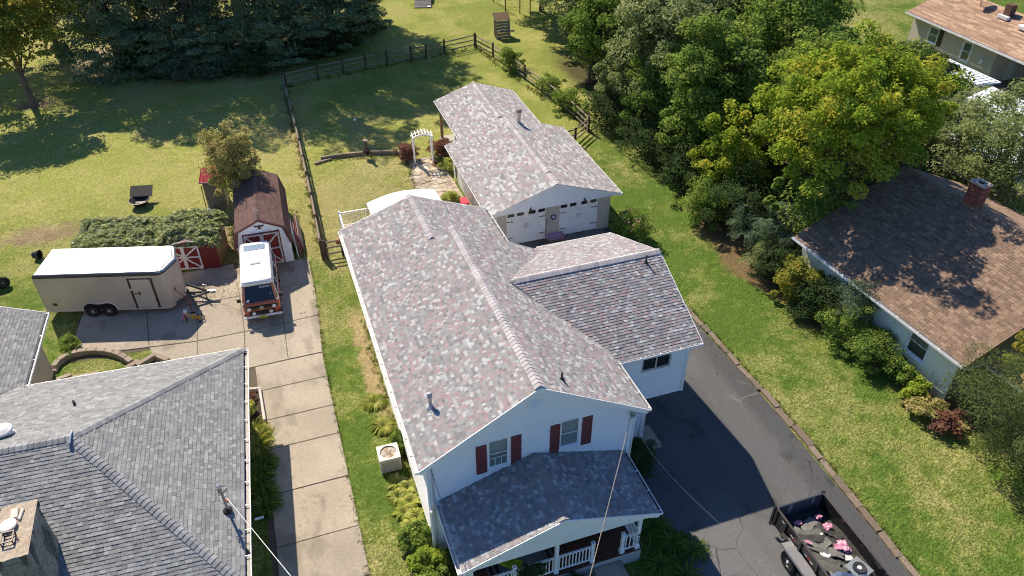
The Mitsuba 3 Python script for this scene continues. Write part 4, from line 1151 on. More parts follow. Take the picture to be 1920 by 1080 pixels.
def zloft(mb, rings, n=5, c=None, cols=None, caps=True):
    """rings: (z, x0, x1, y0, y1, corner radius)."""
    v, k = [], 4 * n
    for z, x0, x1, y0, y1, r in rings:
        v += [(x, y, z) for x, y in rrect(x0, x1, y0, y1, r, n)]
    f = []
    for i in range(len(rings) - 1):
        for j in range(k):
            jj = (j + 1) % k
            f += [[i * k + j, i * k + jj, (i + 1) * k + jj], [i * k + j, (i + 1) * k + jj, (i + 1) * k + j]]
    if caps:
        for j in range(1, k - 1):
            f += [[0, j + 1, j], [(len(rings) - 1) * k, (len(rings) - 1) * k + j, (len(rings) - 1) * k + j + 1]]
    return mb.add(v, f, c)


def wheel(parent, cen, axis, R, W, M=None, rim=(0.05, 0.05, 0.05), hub=(0.5, 0.5, 0.5), name='wheel'):
    m = frame(cen, np.cross(norm(axis), (0, 0, 1.0)) if abs(axis[2]) < 0.9 else (1, 0, 0), axis)
    if M is not None:
        m = M @ m
    prof = [(R * 0.62, -W * 0.42), (R * 0.78, -W * 0.5), (R * 0.94, -W * 0.46), (R, -W * 0.28), (R, W * 0.28), (R * 0.94, W * 0.46), (R * 0.78, W * 0.5), (R * 0.62, W * 0.42)]
    k = put(f'{parent}__{name}', MB((0.018, 0.018, 0.019)).lathe(prof, 24, None, m), 'matt', smooth=False)
    rm = MB(rim).lathe([(R * 0.63, W * 0.44), (R * 0.55, W * 0.40), (R * 0.5, W * 0.22), (R * 0.2, W * 0.26), (0, W * 0.26)], 20, None, m)
    rm.lathe([(R * 0.16, W * 0.26), (R * 0.15, W * 0.44), (R * 0.08, W * 0.5), (0, W * 0.5)], 12, hub, m)
    for i in range(5):
        a = i * 2 * math.pi / 5
        rm.lathe([(R * 0.05, W * 0.25), (R * 0.045, W * 0.32), (0, W * 0.33)], 6, hub, m @ frame((R * 0.34 * math.cos(a), R * 0.34 * math.sin(a), 0), (1, 0, 0)))
    put(f'{k}__rim', rm, 'paint')
    return k


# ================================================================ gambrel shed
S = thing('gambrel_shed', 'white barn shed with brown gambrel roof and red doors behind the camper van', 'shed')
MS = yawm(-3.97, 21.3, 0, -2.0)
sv = [(-1.50, 1.50), (-1.26, 2.55), (0, 3.14), (1.30, 2.50), (1.58, 1.42)]
SL = 5.9
for i in range(4):
    (xa, za), (xb, zb) = sv[i], sv[i + 1]
dkb = palette([(0.105, 0.062, 0.055), (0.125, 0.075, 0.066), (0.09, 0.052, 0.047)], [2, 2, 1], run=0.2)
tp = lambda x, y, z: tuple((MS @ np.array([x, y, z, 1.0]))[:3])
planes = []
ydir = MS[:3, 1]
for i in range(4):
    (xa, za), (xb, zb) = sv[i], sv[i + 1]
    if i < 2:
        planes.append(([tp(xa, SL, za), tp(xa, -0.1, za), tp(xb, -0.1, zb), tp(xb, SL, zb)], -ydir))
    else:
        planes.append(([tp(xb, -0.1, zb), tp(xb, SL, zb), tp(xa, SL, za), tp(xa, -0.1, za)], ydir))
SR = roof_planes(S, planes, 0.14, [0.3], 0.009, dkb, 0, 'dark brown shingles of the shed roof', 71, c=(0.12, 0.05, 0.045), jitter=0.2)
ridge(SR, tp(0, -0.1, 3.14), tp(0, SL, 3.14), MS[:3, :3] @ np.array([-1.3, 0, -0.6]), MS[:3, :3] @ np.array([1.3, 0, -0.62]), cols=((0.13, 0.085, 0.075),), seed=72, vent=False, lift=0.02, w=0.13, expo=0.2)
fr = [(-1.38, 0.08), (1.46, 0.08), (1.46, 1.45), (1.22, 2.40), (0, 2.99), (-1.18, 2.45), (-1.38, 1.52)]
clap(f'{S}__wall', MS, fr, [(-0.95, 0.95, 0.0, 2.17)], expo=0.15, th=0.012, c=(0.70, 0.70, 0.69))
for x, o, L in ((-1.38, -1, SL - 0.1), (1.46, 1, SL - 0.1)):
    flat_wall(f'{S}__wall', MS @ frame((x, 0 if o > 0 else L, 0), (0, o, 0)), [(0, 0.05), (L, 0.05), (L, 1.5), (0, 1.5)], c=(0.62, 0.62, 0.60))
flat_wall(f'{S}__wall', MS @ frame((1.46, SL - 0.1, 0), (-1, 0, 0)), [(0, 0.05), (2.84, 0.05), (2.84, 1.5), (2.64, 2.4), (1.46, 2.98), (0.24, 2.4), (0, 1.45)], c=(0.62, 0.62, 0.60))
for a, b in zip(sv[:-1], sv[1:]):
    board(f'{S}__rake_board', tp(a[0], -0.13, a[1] - 0.06), tp(b[0], -0.13, b[1] - 0.06), 0.03, 0.11, (0.13, 0.045, 0.045))
RED = (0.19, 0.022, 0.022)
dfm = MB((0.13, 0.04, 0.04)).box(-0.99, -0.94, -0.06, 0.0, 0.05, 2.2, None, MS).box(0.94, 0.99, -0.06, 0.0, 0.05, 2.2, None, MS).box(-0.99, 0.99, -0.06, 0.0, 2.2, 2.26, None, MS)
put(f'{S}__door_frame', dfm, 'paint')


def cross_doors(parent, M, x0, x1, z0, z1, red, white=(0.66, 0.66, 0.65), brace=('cross', 'cross'), bar=0.5):
    xm = (x0 + x1) / 2
    for i, (a, b) in enumerate(((x0, xm - 0.006), (xm + 0.006, x1))):
        k = put(f'{parent}__door', MB(red).box(a, b, -0.02, 0.02, z0, z1, None, M), 'paint')
        w = 0.085
        t = MB(white)
        y0, y1 = -0.045, -0.0205
        t.box(a, a + w, y0, y1, z0, z1, None, M).box(b - w, b, y0, y1, z0, z1, None, M)
        t.box(a + w, b - w, y0, y1, z0, z0 + w, None, M).box(a + w, b - w, y0, y1, z1 - w, z1, None, M)
        put(f'{k}__frame', t, 'paint')
        zb = z0 + (z1 - z0) * bar
        put(f'{k}__cross_bar', MB(white).box(a + w, b - w, y0, y1, zb - w / 2, zb + w / 2, None, M), 'paint')
        for (p, q) in (((xm, zb), (x0 if i == 0 else x1, z1)), ((xm, zb), (x0 if i == 0 else x1, z0))):
            d = norm(np.array([q[0] - p[0], 0, q[1] - p[1]]))
            pa = np.array([p[0], 0, p[1]]) + d * 0.12
            pb = np.array([q[0], 0, q[1]]) - d * 0.14
            put(f'{k}__brace', MB(white).move(np.eye(4)).beam((pa[0], -0.031, pa[2]), (pb[0], -0.031, pb[2]), w, 0.018, None, (0, 1, 0)) if False else MB(white).box(0, np.linalg.norm(pb - pa), -w / 2, w / 2, -0.010, 0.010, None, M @ frame((pa[0], -0.031, pa[2]), pb - pa, (0, 1, 0))), 'paint')


cross_doors(S, MS, -0.93, 0.93, 0.12, 2.16, RED, white=(0.55, 0.52, 0.50))
# eagle emblem in dark red
eg = [(0, 0.14), (0.035, 0.10), (0.03, 0.06), (0.12, 0.09), (0.24, 0.11), (0.30, 0.075), (0.23, 0.06), (0.25, 0.035), (0.17, 0.03), (0.18, 0.0), (0.10, 0.0), (0.05, -0.02), (0.06, -0.08), (0.10, -0.11), (0.0, -0.13)]
egp = Polygon(eg + [(-x, z) for x, z in eg[::-1]]).buffer(0.004)
me = MS @ np.array([[1, 0, 0, 0], [0, 0, -1, -0.012], [0, 1, 0, 2.62], [0, 0, 0, 1.0]])
put(f'{S}__eagle_emblem', MB((0.10, 0.02, 0.02)).prism(egp, 0.03, me), 'paint')
wv = MB((0.55, 0.50, 0.50)).tube([tp(-0.02, 0.35, 3.16), tp(-0.02, 0.35, 3.5), tp(-0.02, 0.36, 3.62)], 0.015, 5).tube([tp(-0.16, 0.45, 3.58), tp(0.12, 0.25, 3.45)], 0.014, 5)
put(f'{S}__weather_vane', wv, 'paint')
put(f'{S}__ramp', MB((0.30, 0.28, 0.25)).box(-0.3, 1.2, -0.55, -0.03, 0.02, 0.09, None, MS).box(-0.2, 1.4, -1.0, -0.56, 0.02, 0.06, None, MS), 'old_wood')
# white and rusty red panels stacked along its right side
for i in range(4):
    t = thing('leaning_panel', ('white lattice trellis panel leaning on the right wall of the barn shed', 'faded red board leaning on the right wall of the barn shed, nearest the white trellis', 'longer faded red board leaning on the barn shed, behind the other boards', 'greyish pink board leaning lowest on the right wall of the barn shed')[i], 'panel')
    c = ((0.6, 0.6, 0.6), (0.30, 0.13, 0.12), (0.25, 0.10, 0.10), (0.36, 0.26, 0.25))[i]
    x = 1.62 + i * 0.09
    y0, y1, h = 0.05 + i * 0.35, 1.6 + i * 0.7, 1.35 - i * 0.12
    m = MB(c)
    if i == 0:
        for q in np.arange(0, 1.6, 0.13):
            m.beam(tp(x + 0.12, y0 + q, 0.03), tp(x, y0 + q, h + 0.5), 0.03, 0.012)
        for q in np.arange(0.1, h + 0.45, 0.16):
            m.beam(tp(x + 0.12 - 0.12 * q / 1.9, y0, q), tp(x + 0.12 - 0.12 * q / 1.9, y1, q), 0.03, 0.012)
    else:
        m.add(np.array([tp(x + 0.16, y0, 0.03), tp(x + 0.16, y1, 0.03), tp(x, y1, h), tp(x, y0, h), tp(x + 0.19, y0, 0.03), tp(x + 0.19, y1, 0.03), tp(x + 0.03, y1, h), tp(x + 0.03, y0, h)]), [[0, 1, 2, 3], [7, 6, 5, 4], [0, 4, 5, 1], [1, 5, 6, 2], [2, 6, 7, 3], [3, 7, 4, 0]])
    put(t, m, 'matt', number=False)

# ================================================================ red shed under vines
V = thing('red_shed', 'low red shed with white crossed doors, buried under a leafy vine', 'shed')
MV = yawm(-9.35, 22.55, 0, -12.0)
flat_wall(f'{V}__wall', MV, [(0, 0), (2.95, 0), (2.95, 1.55), (1.5, 1.92), (0, 1.62)], c=(0.17, 0.022, 0.022))
flat_wall(f'{V}__wall', MV @ frame((2.95, 0.1, 0), (0, 1, 0)), [(0, 0), (2.3, 0), (2.3, 1.5), (0, 1.55)], c=(0.20, 0.13, 0.075))
flat_wall(f'{V}__wall', MV @ frame((0, 2.4, 0), (0, -1, 0)), [(0, 0), (2.3, 0), (2.3, 1.5), (0, 1.55)], c=(0.17, 0.03, 0.025))
cross_doors(V, MV @ frame((0, -0.012, 0), (1, 0, 0)), 0.28, 2.02, 0.1, 1.62, (0.17, 0.018, 0.018), white=(0.72, 0.72, 0.74), bar=0.52)
put(f'{V}__rake_board', MB((0.62, 0.58, 0.58)).beam((-0.05, -0.03, 1.63), (1.5, -0.03, 1.95), 0.03, 0.06).beam((1.5, -0.03, 1.95), (3.0, -0.03, 1.58), 0.03, 0.06).move(MV), 'paint')
put(f'{V}__roof', MB((0.12, 0.08, 0.07)).quad([(-0.05, -0.05, 1.66), (1.5, -0.05, 1.98), (1.5, 2.5, 1.98), (-0.05, 2.5, 1.66)]).quad([(1.5, -0.05, 1.98), (3.02, -0.05, 1.6), (3.02, 2.5, 1.6), (1.5, 2.5, 1.98)]).move(MV), 'matt')
put(f'{V}__lean_to', MB((0.10, 0.06, 0.05)).box(-4.4, -0.02, 0.3, 2.4, 0, 1.3, None, MV), 'matt')

# ================================================================ outhouse with red roof
O = thing('outhouse', 'narrow weathered wooden privy with a small red metal roof behind the barn shed', 'shed')
MO = yawm(-6.35, 28.55, 0, -8)
for i in range(6):
    k = rng.uniform(0.7, 1.2)
    put(f'{O}__plank', MB().box(-0.55 + i * 0.185, -0.55 + i * 0.185 + 0.175, -0.02, 0.02, 0, 2.0, None, MO), 'old_wood')
for x in (-0.56, 0.56):
    put(f'{O}__side_wall', MB().box(x - 0.02, x + 0.02, 0.02, 1.15, 0, 2.1, None, MO), 'old_wood')
put(f'{O}__back_wall', MB().box(-0.55, 0.55, 1.15, 1.19, 0, 2.2, None, MO), 'old_wood')
rr = put(f'{O}__roof', MB((0.23, 0.022, 0.035)).box(-0.72, 0.72, -0.2, 1.4, 0, 0.03, None, MO @ frame((0, 0, 2.06), (1, 0, 0), (0, -0.12, 1))), 'matt')
for i in range(7):
    x = -0.70 + i * 0.23
    put(f'{rr}__rib', MB((0.25, 0.026, 0.04)).box(x - 0.015, x + 0.015, -0.2, 1.4, 0.031, 0.055, None, MO @ frame((0, 0, 2.06), (1, 0, 0), (0, -0.12, 1))), 'matt')
put(f'{O}__fascia', MB((0.40, 0.25, 0.25)).box(-0.72, 0.72, -0.24, -0.205, -0.03, 0.05, None, MO @ frame((0, 0, 2.06), (1, 0, 0), (0, -0.12, 1))), 'matt')
t = thing('prop_pole', 'thin brown pole standing against the left side of the weathered privy', 'pole')
put(t, MB((0.25, 0.12, 0.07)).tube([(-7.05, 28.5, 0), (-7.0, 28.6, 1.8)], 0.03, 6), 'paint', number=False)
t = thing('tarp_bundle', 'crumpled pale blue tarp on the ground left of the weathered privy', 'tarp')
tb = trimesh.creation.icosphere(3, 0.3)
tb.vertices = tb.vertices * (1.0, 1.5, 0.8) * (0.8 + 0.5 * meshkit.fbm(tb.vertices * 6 + 9, 3)[:, None]) + (-6.95, 27.9, 0.16)
put(t, MB((0.28, 0.50, 0.66)).tm(tb), 'paint', number=False)

# ================================================================ enclosed trailer
T = thing('cargo_trailer', 'long tan enclosed trailer with a white roof parked on the concrete pad', 'trailer')
MT = yawm(-15.0, 20.25, 0, -16.0)
TL, TW = 6.45, 2.4
TAN = (0.46, 0.40, 0.33)


def trailer_ring(z, inset=0.0, fr=0.45):
    n = 7
    p = [(inset, inset), (TL - fr, inset)]
    for i in range(1, n):
        a = math.radians(-90 + 60 * i / (n - 1))
        p.append((TL - fr + (fr - inset) * math.cos(a) * 0.9, fr + (fr - inset) * math.sin(a)))
    p += [(TL + 0.22 - inset, TW / 2)]
    q = [(x, TW - y) for x, y in p[:-1]][::-1]
    return [(x, y, z) for x, y in p + q]


def ringloft(mb, rings, c=None, top=True, bot=True):
    k = len(rings[0])
    v = [p for r in rings for p in r]
    f = []
    for i in range(len(rings) - 1):
        for j in range(k):
            jj = (j + 1) % k
            f += [[i * k + j, i * k + jj, (i + 1) * k + jj], [i * k + j, (i + 1) * k + jj, (i + 1) * k + j]]
    for j in range(1, k - 1):
        if bot:
            f += [[0, j + 1, j]]
        if top:
            f += [[(len(rings) - 1) * k, (len(rings) - 1) * k + j, (len(rings) - 1) * k + j + 1]]
    return mb.add(v, f, c)


put(f'{T}__body', ringloft(MB(TAN), [trailer_ring(0.42), trailer_ring(2.50)]), 'gloss', M=MT)
put(f'{T}__roof_trim', ringloft(MB((0.035, 0.035, 0.037)), [trailer_ring(2.48, -0.015), trailer_ring(2.61, -0.015), trailer_ring(2.66, 0.05)]), 'paint', M=MT)
rm = MB((0.84, 0.84, 0.84))
ringloft(rm, [trailer_ring(2.655, 0.045), trailer_ring(2.685, 0.07), trailer_ring(2.70, 0.4)], top=True, bot=False)
put(f'{T}__roof', rm, 'paint', M=MT)
# front wrap above the nose, crinkled silver film
nw = MB((0.42, 0.42, 0.43))
rs = []
for z, ins in ((2.60, -0.03), (2.68, 0.03), (2.705, 0.24)):
    rs.append([p for p in trailer_ring(z, ins) if p[0] > TL - 0.5 - 0.1])
k = len(rs[0])
nw.add([np.array(p) + rng.uniform(-0.02, 0.02, 3) for r in rs for p in r], [[i * k + j, i * k + j + 1, (i + 1) * k + j + 1, (i + 1) * k + j] for i in range(2) for j in range(k - 1)])
put(f'{T}__nose_cap', nw, 'metal', M=MT)
put(f'{T}__bottom_rail', ringloft(MB((0.50, 0.47, 0.42)), [trailer_ring(0.36, -0.012), trailer_ring(0.44, -0.012)]), 'paint', M=MT)
for i in range(1, 6):
    x = i * 1.02
    put(f'{T}__panel_seam', MB((0.52, 0.46, 0.39)).box(x - 0.012, x + 0.012, -0.005, 0.0, 0.45, 2.48, None, MT), 'gloss')
td = put(f'{T}__side_door', MB((0.50, 0.44, 0.37)).box(4.62, 5.62, -0.028, -0.001, 0.52, 2.26, None, MT), 'gloss')
fr = MB((0.05, 0.038, 0.026))
fr.box(4.50, 4.615, -0.03, -0.001, 0.46, 1.55, None, MT).box(4.50, 4.615, -0.03, -0.001, 1.72, 2.32, None, MT).box(5.625, 5.74, -0.03, -0.001, 0.46, 2.32, None, MT).box(4.615, 5.625, -0.025, -0.001, 2.265, 2.32, None, MT)
put(f'{td}__frame', fr, 'paint')
put(f'{td}__latch', MB((0.10, 0.09, 0.07)).box(4.66, 5.0, -0.06, -0.029, 1.38, 1.42, None, MT).box(4.9, 4.95, -0.07, -0.029, 1.3, 1.55, None, MT).tube([(4.7, -0.06, 1.55), (4.8, -0.07, 1.45), (5.02, -0.06, 1.4)], 0.015, 5).move(np.eye(4)) if False else MB((0.10, 0.09, 0.07)).box(4.66, 5.0, -0.06, -0.029, 1.38, 1.42, None, MT).box(4.9, 4.95, -0.07, -0.029, 1.3, 1.55, None, MT), 'paint')
fe = MB((0.62, 0.60, 0.55))
arc = lambda cx: [(cx + 0.47 * math.cos(a), 0.42 + 0.47 * math.sin(a)) for a in np.linspace(math.pi, 0, 13)]
pts2 = arc(2.28)[:9] + arc(3.10)[4:]
for p, q in zip(pts2[:-1], pts2[1:]):
    if math.hypot(q[0] - p[0], q[1] - p[1]) < 0.6:
        d = norm(np.array([q[0] - p[0], 0, q[1] - p[1]]))
        fe.box(0, math.hypot(q[0] - p[0], q[1] - p[1]), -0.02, 0.02, -0.03, 0.03, None, MT @ frame((p[0], -0.02, p[1]), d, (0, 1, 0)))
put(f'{T}__fender', fe, 'paint')
put(f'{T}__wheel_well', MB((0.012, 0.012, 0.012)).prism(Polygon(pts2 + [(3.56, 0.3), (1.82, 0.3)]).buffer(-0.01), 0.012, MT @ np.array([[1, 0, 0, 0], [0, 0, -1, 0], [0, 1, 0, 0], [0, 0, 0, 1.0]])), 'matt')
for x in (2.28, 3.10):
    wheel(T, (x, -0.01, 0.36), (0, -1, 0), 0.36, 0.2, MT, rim=(0.03, 0.03, 0.03))
    wheel(T, (x, TW + 0.01, 0.36), (0, 1, 0), 0.36, 0.2, MT, rim=(0.03, 0.03, 0.03))
put(f'{T}__tail_lamp', MB((0.06, 0.02, 0.02)).box(0.42, 0.62, -0.025, -0.001, 0.75, 0.92, None, MT), 'gloss')
put(f'{T}__rear_frame', MB((0.30, 0.29, 0.28)).box(-0.05, -0.002, 0.02, TW - 0.02, 0.4, 2.5, None, MT), 'paint')
for z in (0.7, 1.2, 1.7):
    put(f'{T}__marker_lamp', MB((0.55, 0.52, 0.5)).box(-0.07, -0.052, 0.04, 0.1, z, z + 0.07, None, MT), 'gloss')
tg = MB((0.10, 0.098, 0.095))
tip = (TL + 1.42, TW / 2, 0.46)
tg.beam((TL - 0.1, 0.35, 0.42), tip, 0.09, 0.11).beam((TL - 0.1, TW - 0.35, 0.42), tip, 0.09, 0.11, (0.05, 0.05, 0.05)).beam((TL - 0.1, TW / 2, 0.42), tip, 0.06, 0.08, (0.05, 0.05, 0.05))
put(f'{T}__tongue', tg, 'matt', M=MT)
put(f'{T}__coupler', MB((0.30, 0.30, 0.31)).beam((TL + 1.35, TW / 2, 0.50), (TL + 1.72, TW / 2, 0.52), 0.1, 0.1).box(TL + 1.5, TL + 1.75, TW / 2 - 0.09, TW / 2 + 0.09, 0.42, 0.52), 'metal', M=MT)
put(f'{T}__jack', MB((0.22, 0.22, 0.22)).tube([(TL + 1.2, TW / 2, 0.03), (TL + 1.2, TW / 2, 0.95)], 0.035, 8).tube([(TL + 1.2, TW / 2, 0.93), (TL + 1.42, TW / 2 - 0.1, 0.95), (TL + 1.45, TW / 2 - 0.1, 0.85)], 0.015, 6).lathe([(0.12, 0), (0.12, 0.02), (0, 0.025)], 10, None, frame((TL + 1.2, TW / 2, 0), (1, 0, 0))), 'metal', M=MT)
st = thing('ratchet_strap', 'faded red strap hanging from the nose of the tan trailer', 'strap')
put(st, MB((0.45, 0.09, 0.09)).beam((TL - 0.02, 0.55, 1.15), (TL + 0.55, 0.42, 0.55), 0.05, 0.01, None, (0, 1, 0)).beam((TL + 0.55, 0.42, 0.55), (TL + 0.75, 0.1, 0.05), 0.05, 0.01, None, (0, 1, 0)).box(TL - 0.09, TL + 0.02, 0.5, 0.6, 1.13, 1.28, (0.05, 0.04, 0.04)), 'matt', M=MT, number=False)

# ================================================================ camper van
C = thing('camper_van', 'orange and white camper van with a pop-up roof parked nose out before the barn shed', 'van')
MCV = yawm(-4.56, 16.40, 0, -2.5)
OR, WH = (0.34, 0.085, 0.035), (0.80, 0.80, 0.79)
b = MB(OR)
zloft(b, [(0.28, -0.84, 0.84, 0.14, 4.25, 0.2), (0.36, -0.90, 0.90, 0.05, 4.34, 0.22), (0.75, -0.92, 0.92, 0.0, 4.38, 0.24), (1.08, -0.91, 0.91, 0.07, 4.37, 0.25)], 6, caps=False)
put(f'{C}__body', b, 'gloss', M=MCV)
b = MB(WH)
zloft(b, [(1.08, -0.91, 0.91, 0.07, 4.37, 0.25), (1.16, -0.905, 0.905, 0.13, 4.36, 0.25), (1.84, -0.76, 0.76, 0.66, 4.22, 0.25), (1.93, -0.70, 0.70, 0.74, 4.15, 0.25)], 6)
put(f'{C}__upper_body', b, 'gloss', M=MCV)
b = MB(WH)
zloft(b, [(1.93, -0.74, 0.74, 0.52, 4.22, 0.16), (2.04, -0.77, 0.77, 0.48, 4.24, 0.18), (2.15, -0.74, 0.74, 0.56, 4.18, 0.2), (2.19, -0.66, 0.66, 0.7, 4.05, 0.2)], 6)
pt = put(f'{C}__pop_top', b, 'gloss', M=MCV)
put(f'{pt}__rib', MB((0.72, 0.72, 0.72)).box(-0.58, 0.58, 1.28, 1.33, 2.191, 2.205, None, MCV), 'gloss')
sp = put(f'{C}__solar_panel', MB((0.35, 0.40, 0.45)).box(-0.56, 0.56, 3.35, 3.85, 2.192, 2.215, None, MCV), 'paint')
for i in range(10):
    for j in range(4):
        put(f'{sp}__cell', MB((0.12, 0.20, 0.30)).box(-0.545 + i * 0.11, -0.545 + i * 0.11 + 0.098, 3.365 + j * 0.12, 3.365 + j * 0.12 + 0.108, 2.2155, 2.219, None, MCV), 'gloss')
rh = put(f'{C}__roof_hatch', MB((0.30, 0.30, 0.29)).bbox(-0.24, 0.24, 2.0, 2.36, 2.19, 2.225, 0.01, None, MCV), 'paint')
put(f'{rh}__lid', MB((0.55, 0.55, 0.54)).bbox(-0.2, 0.2, 2.06, 2.3, 2.226, 2.24, 0.005, None, MCV), 'paint')
# windscreen: a sheet on the slanted front
fp = lambda x, z, d=0.012: (x, 0.07 + (z - 1.08) * (0.66 - 0.13) / (1.84 - 1.16) - 0.010 - d, z)
ws_ = [fp(-0.74, 1.17), fp(0.74, 1.17), fp(0.63, 1.83), fp(-0.63, 1.83)]
put(f'{C}__windscreen', MB((0.015, 0.02, 0.028)).quad(ws_), 'gloss', M=MCV)
ps = MB(OR)
for p, q in ((ws_[0], ws_[3]), (ws_[1], ws_[2])):
    s = 1 if p[0] > 0 else -1
    ps.add([(p[0], p[1], p[2]), (p[0] + s * 0.15, p[1] + 0.14, p[2]), (q[0] + s * 0.11, q[1] + 0.12, q[2]), q], [[0, 1, 2, 3]])
ps.add([fp(-0.88, 1.08, 0.02), fp(0.88, 1.08, 0.02), fp(0.80, 1.165, 0.014), fp(-0.80, 1.165, 0.014)], [[0, 1, 2, 3]])
put(f'{C}__windscreen_pillar', ps, 'gloss', M=MCV)
wp = MB((0.01, 0.01, 0.01))
for x in (-0.45, 0.15):
    a, q = fp(x, 1.17, 0.03), fp(x + 0.45, 1.22, 0.03)
    wp.beam(a, q, 0.015, 0.015)
put(f'{C}__wiper', wp, 'paint', M=MCV)
put(f'{C}__dash_sticker', MB((0.7, 0.72, 0.75)).quad([fp(-0.68, 1.22, 0.014), fp(-0.56, 1.20, 0.014), fp(-0.5, 1.3, 0.014), fp(-0.6, 1.32, 0.014)]), 'paint', M=MCV)
put(f'{C}__dash_sticker', MB((0.7, 0.72, 0.75)).quad([fp(0.52, 1.42, 0.014), fp(0.58, 1.41, 0.014), fp(0.58, 1.46, 0.014), fp(0.54, 1.47, 0.014)]), 'paint', M=MCV)
put(f'{C}__sun_visor', MB((0.25, 0.27, 0.28)).quad([fp(0.05, 1.70, 0.0125), fp(0.6, 1.70, 0.0125), fp(0.58, 1.78, 0.0125), fp(0.05, 1.78, 0.0125)]), 'paint', M=MCV)
put(f'{C}__grille', MB((0.012, 0.011, 0.011)).box(-0.76, 0.76, -0.022, 0.02, 0.80, 0.97, None, MCV).box(-0.60, 0.60, -0.022, 0.02, 0.50, 0.68, None, MCV) if False else MB((0.012, 0.011, 0.011)).bbox(-0.78, 0.78, -0.03, 0.06, 0.79, 0.98, 0.02, None, MCV), 'paint')
put(f'{C}__grille', MB((0.012, 0.011, 0.011)).bbox(-0.62, 0.62, -0.03, 0.06, 0.50, 0.69, 0.02, None, MCV), 'paint')
for x, z, r in ((-0.62, 0.885, 0.10), (0.62, 0.885, 0.10), (-0.42, 0.58, 0.095), (0.42, 0.58, 0.095)):
    put(f'{C}__headlight', MB((0.72, 0.72, 0.70)).lathe([(r, 0.0), (r, 0.03), (r * 0.8, 0.055), (0, 0.065)], 18, None, MCV @ np.array([[1, 0, 0, x], [0, 0, -1, -0.02], [0, 1, 0, z], [0, 0, 0, 1.0]])), 'gloss')
em = MCV @ np.array([[1, 0, 0, 0], [0, 0, -1, -0.03], [0, 1, 0, 0.885], [0, 0, 0, 1.0]])
eb = MB((0.75, 0.75, 0.76))
ring_ = Polygon([(0.1 * math.cos(a), 0.1 * math.sin(a)) for a in np.arange(24) * math.pi / 12]).difference(Polygon([(0.082 * math.cos(a), 0.082 * math.sin(a)) for a in np.arange(24) * math.pi / 12]))
eb.prism(ring_, 0.02, em)
for a, b_ in (((-0.035, 0.078), (0, 0.008)), ((0.035, 0.078), (0, 0.008)), ((-0.07, 0.05), (-0.035, -0.075)), ((0.07, 0.05), (0.035, -0.075)), ((-0.035, -0.075), (0, -0.01)), ((0.035, -0.075), (0, -0.01))):
    eb.prism(shapely.LineString([a, b_]).buffer(0.009, cap_style='flat'), 0.018, em)
put(f'{C}__emblem', eb, 'metal')
put(f'{C}__bumper', MB((0.72, 0.72, 0.72)).bbox(-0.95, 0.95, -0.14, -0.02, 0.36, 0.47, 0.03, None, MCV).bbox(-0.97, -0.86, -0.02, 0.35, 0.36, 0.47, 0.03, (0.02, 0.02, 0.02), MCV).bbox(0.86, 0.97, -0.02, 0.35, 0.36, 0.47, 0.03, (0.02, 0.02, 0.02), MCV), 'gloss')
put(f'{C}__license_plate', MB((0.42, 0.44, 0.05)).box(-0.17, 0.17, -0.165, -0.142, 0.33, 0.49, None, MCV).box(-0.13, 0.13, -0.168, -0.166, 0.38, 0.42, (0.12, 0.16, 0.03), MCV), 'paint')
for sx in (-1, 1):
    for ya, yb, z0, z1 in ((0.72, 1.45, 1.2, 1.74), (1.56, 2.75, 1.2, 1.76), (2.86, 3.95, 1.2, 1.76)):
        xz = lambda z: sx * (0.905 - (z - 1.16) * (0.145 / 0.68) + 0.008)
        sh = 0.35 if ya < 1 else 0
        put(f'{C}__side_window', MB((0.012, 0.015, 0.02)).quad([(xz(z0), ya - sh * 0.6, z0), (xz(z0), yb, z0), (xz(z1), yb, z1), (xz(z1), ya + sh * 0.3, z1)]), 'gloss', M=MCV)
    put(f'{C}__mirror', MB((0.012, 0.012, 0.013)).bbox(*sorted((sx * 0.96, sx * 1.12)), 0.28, 0.36, 1.18, 1.40, 0.02, None, MCV).beam((sx * 0.88, 0.36, 1.16), (sx * 1.0, 0.34, 1.26), 0.03, 0.03) if False else MB((0.012, 0.012, 0.013)).bbox(*sorted((sx * 0.93, sx * 1.13)), 0.28, 0.36, 1.16, 1.38, 0.02, None, MCV), 'paint')
    put(f'{C}__drip_rail', MB((0.74, 0.74, 0.73)).tube([(sx * 0.80, 0.62, 1.86), (sx * 0.80, 4.2, 1.86)], 0.02, 6), 'gloss', M=MCV)
    for y in (0.72, 3.25):
        wheel(C, (sx * 0.84, y, 0.32), (sx, 0, 0), 0.32, 0.2, MCV, rim=(0.45, 0.45, 0.46))
tx = meshkit.text_mesh('WESTFALIA', 0.055, 0.004, bold=True)
put(f'{C}__lettering', MB((0.06, 0.06, 0.07)).tm(tx, None, MCV @ frame((0.16, 0.62, 2.163), (1, 0, 0), (0, -0.3, 1))), 'paint')

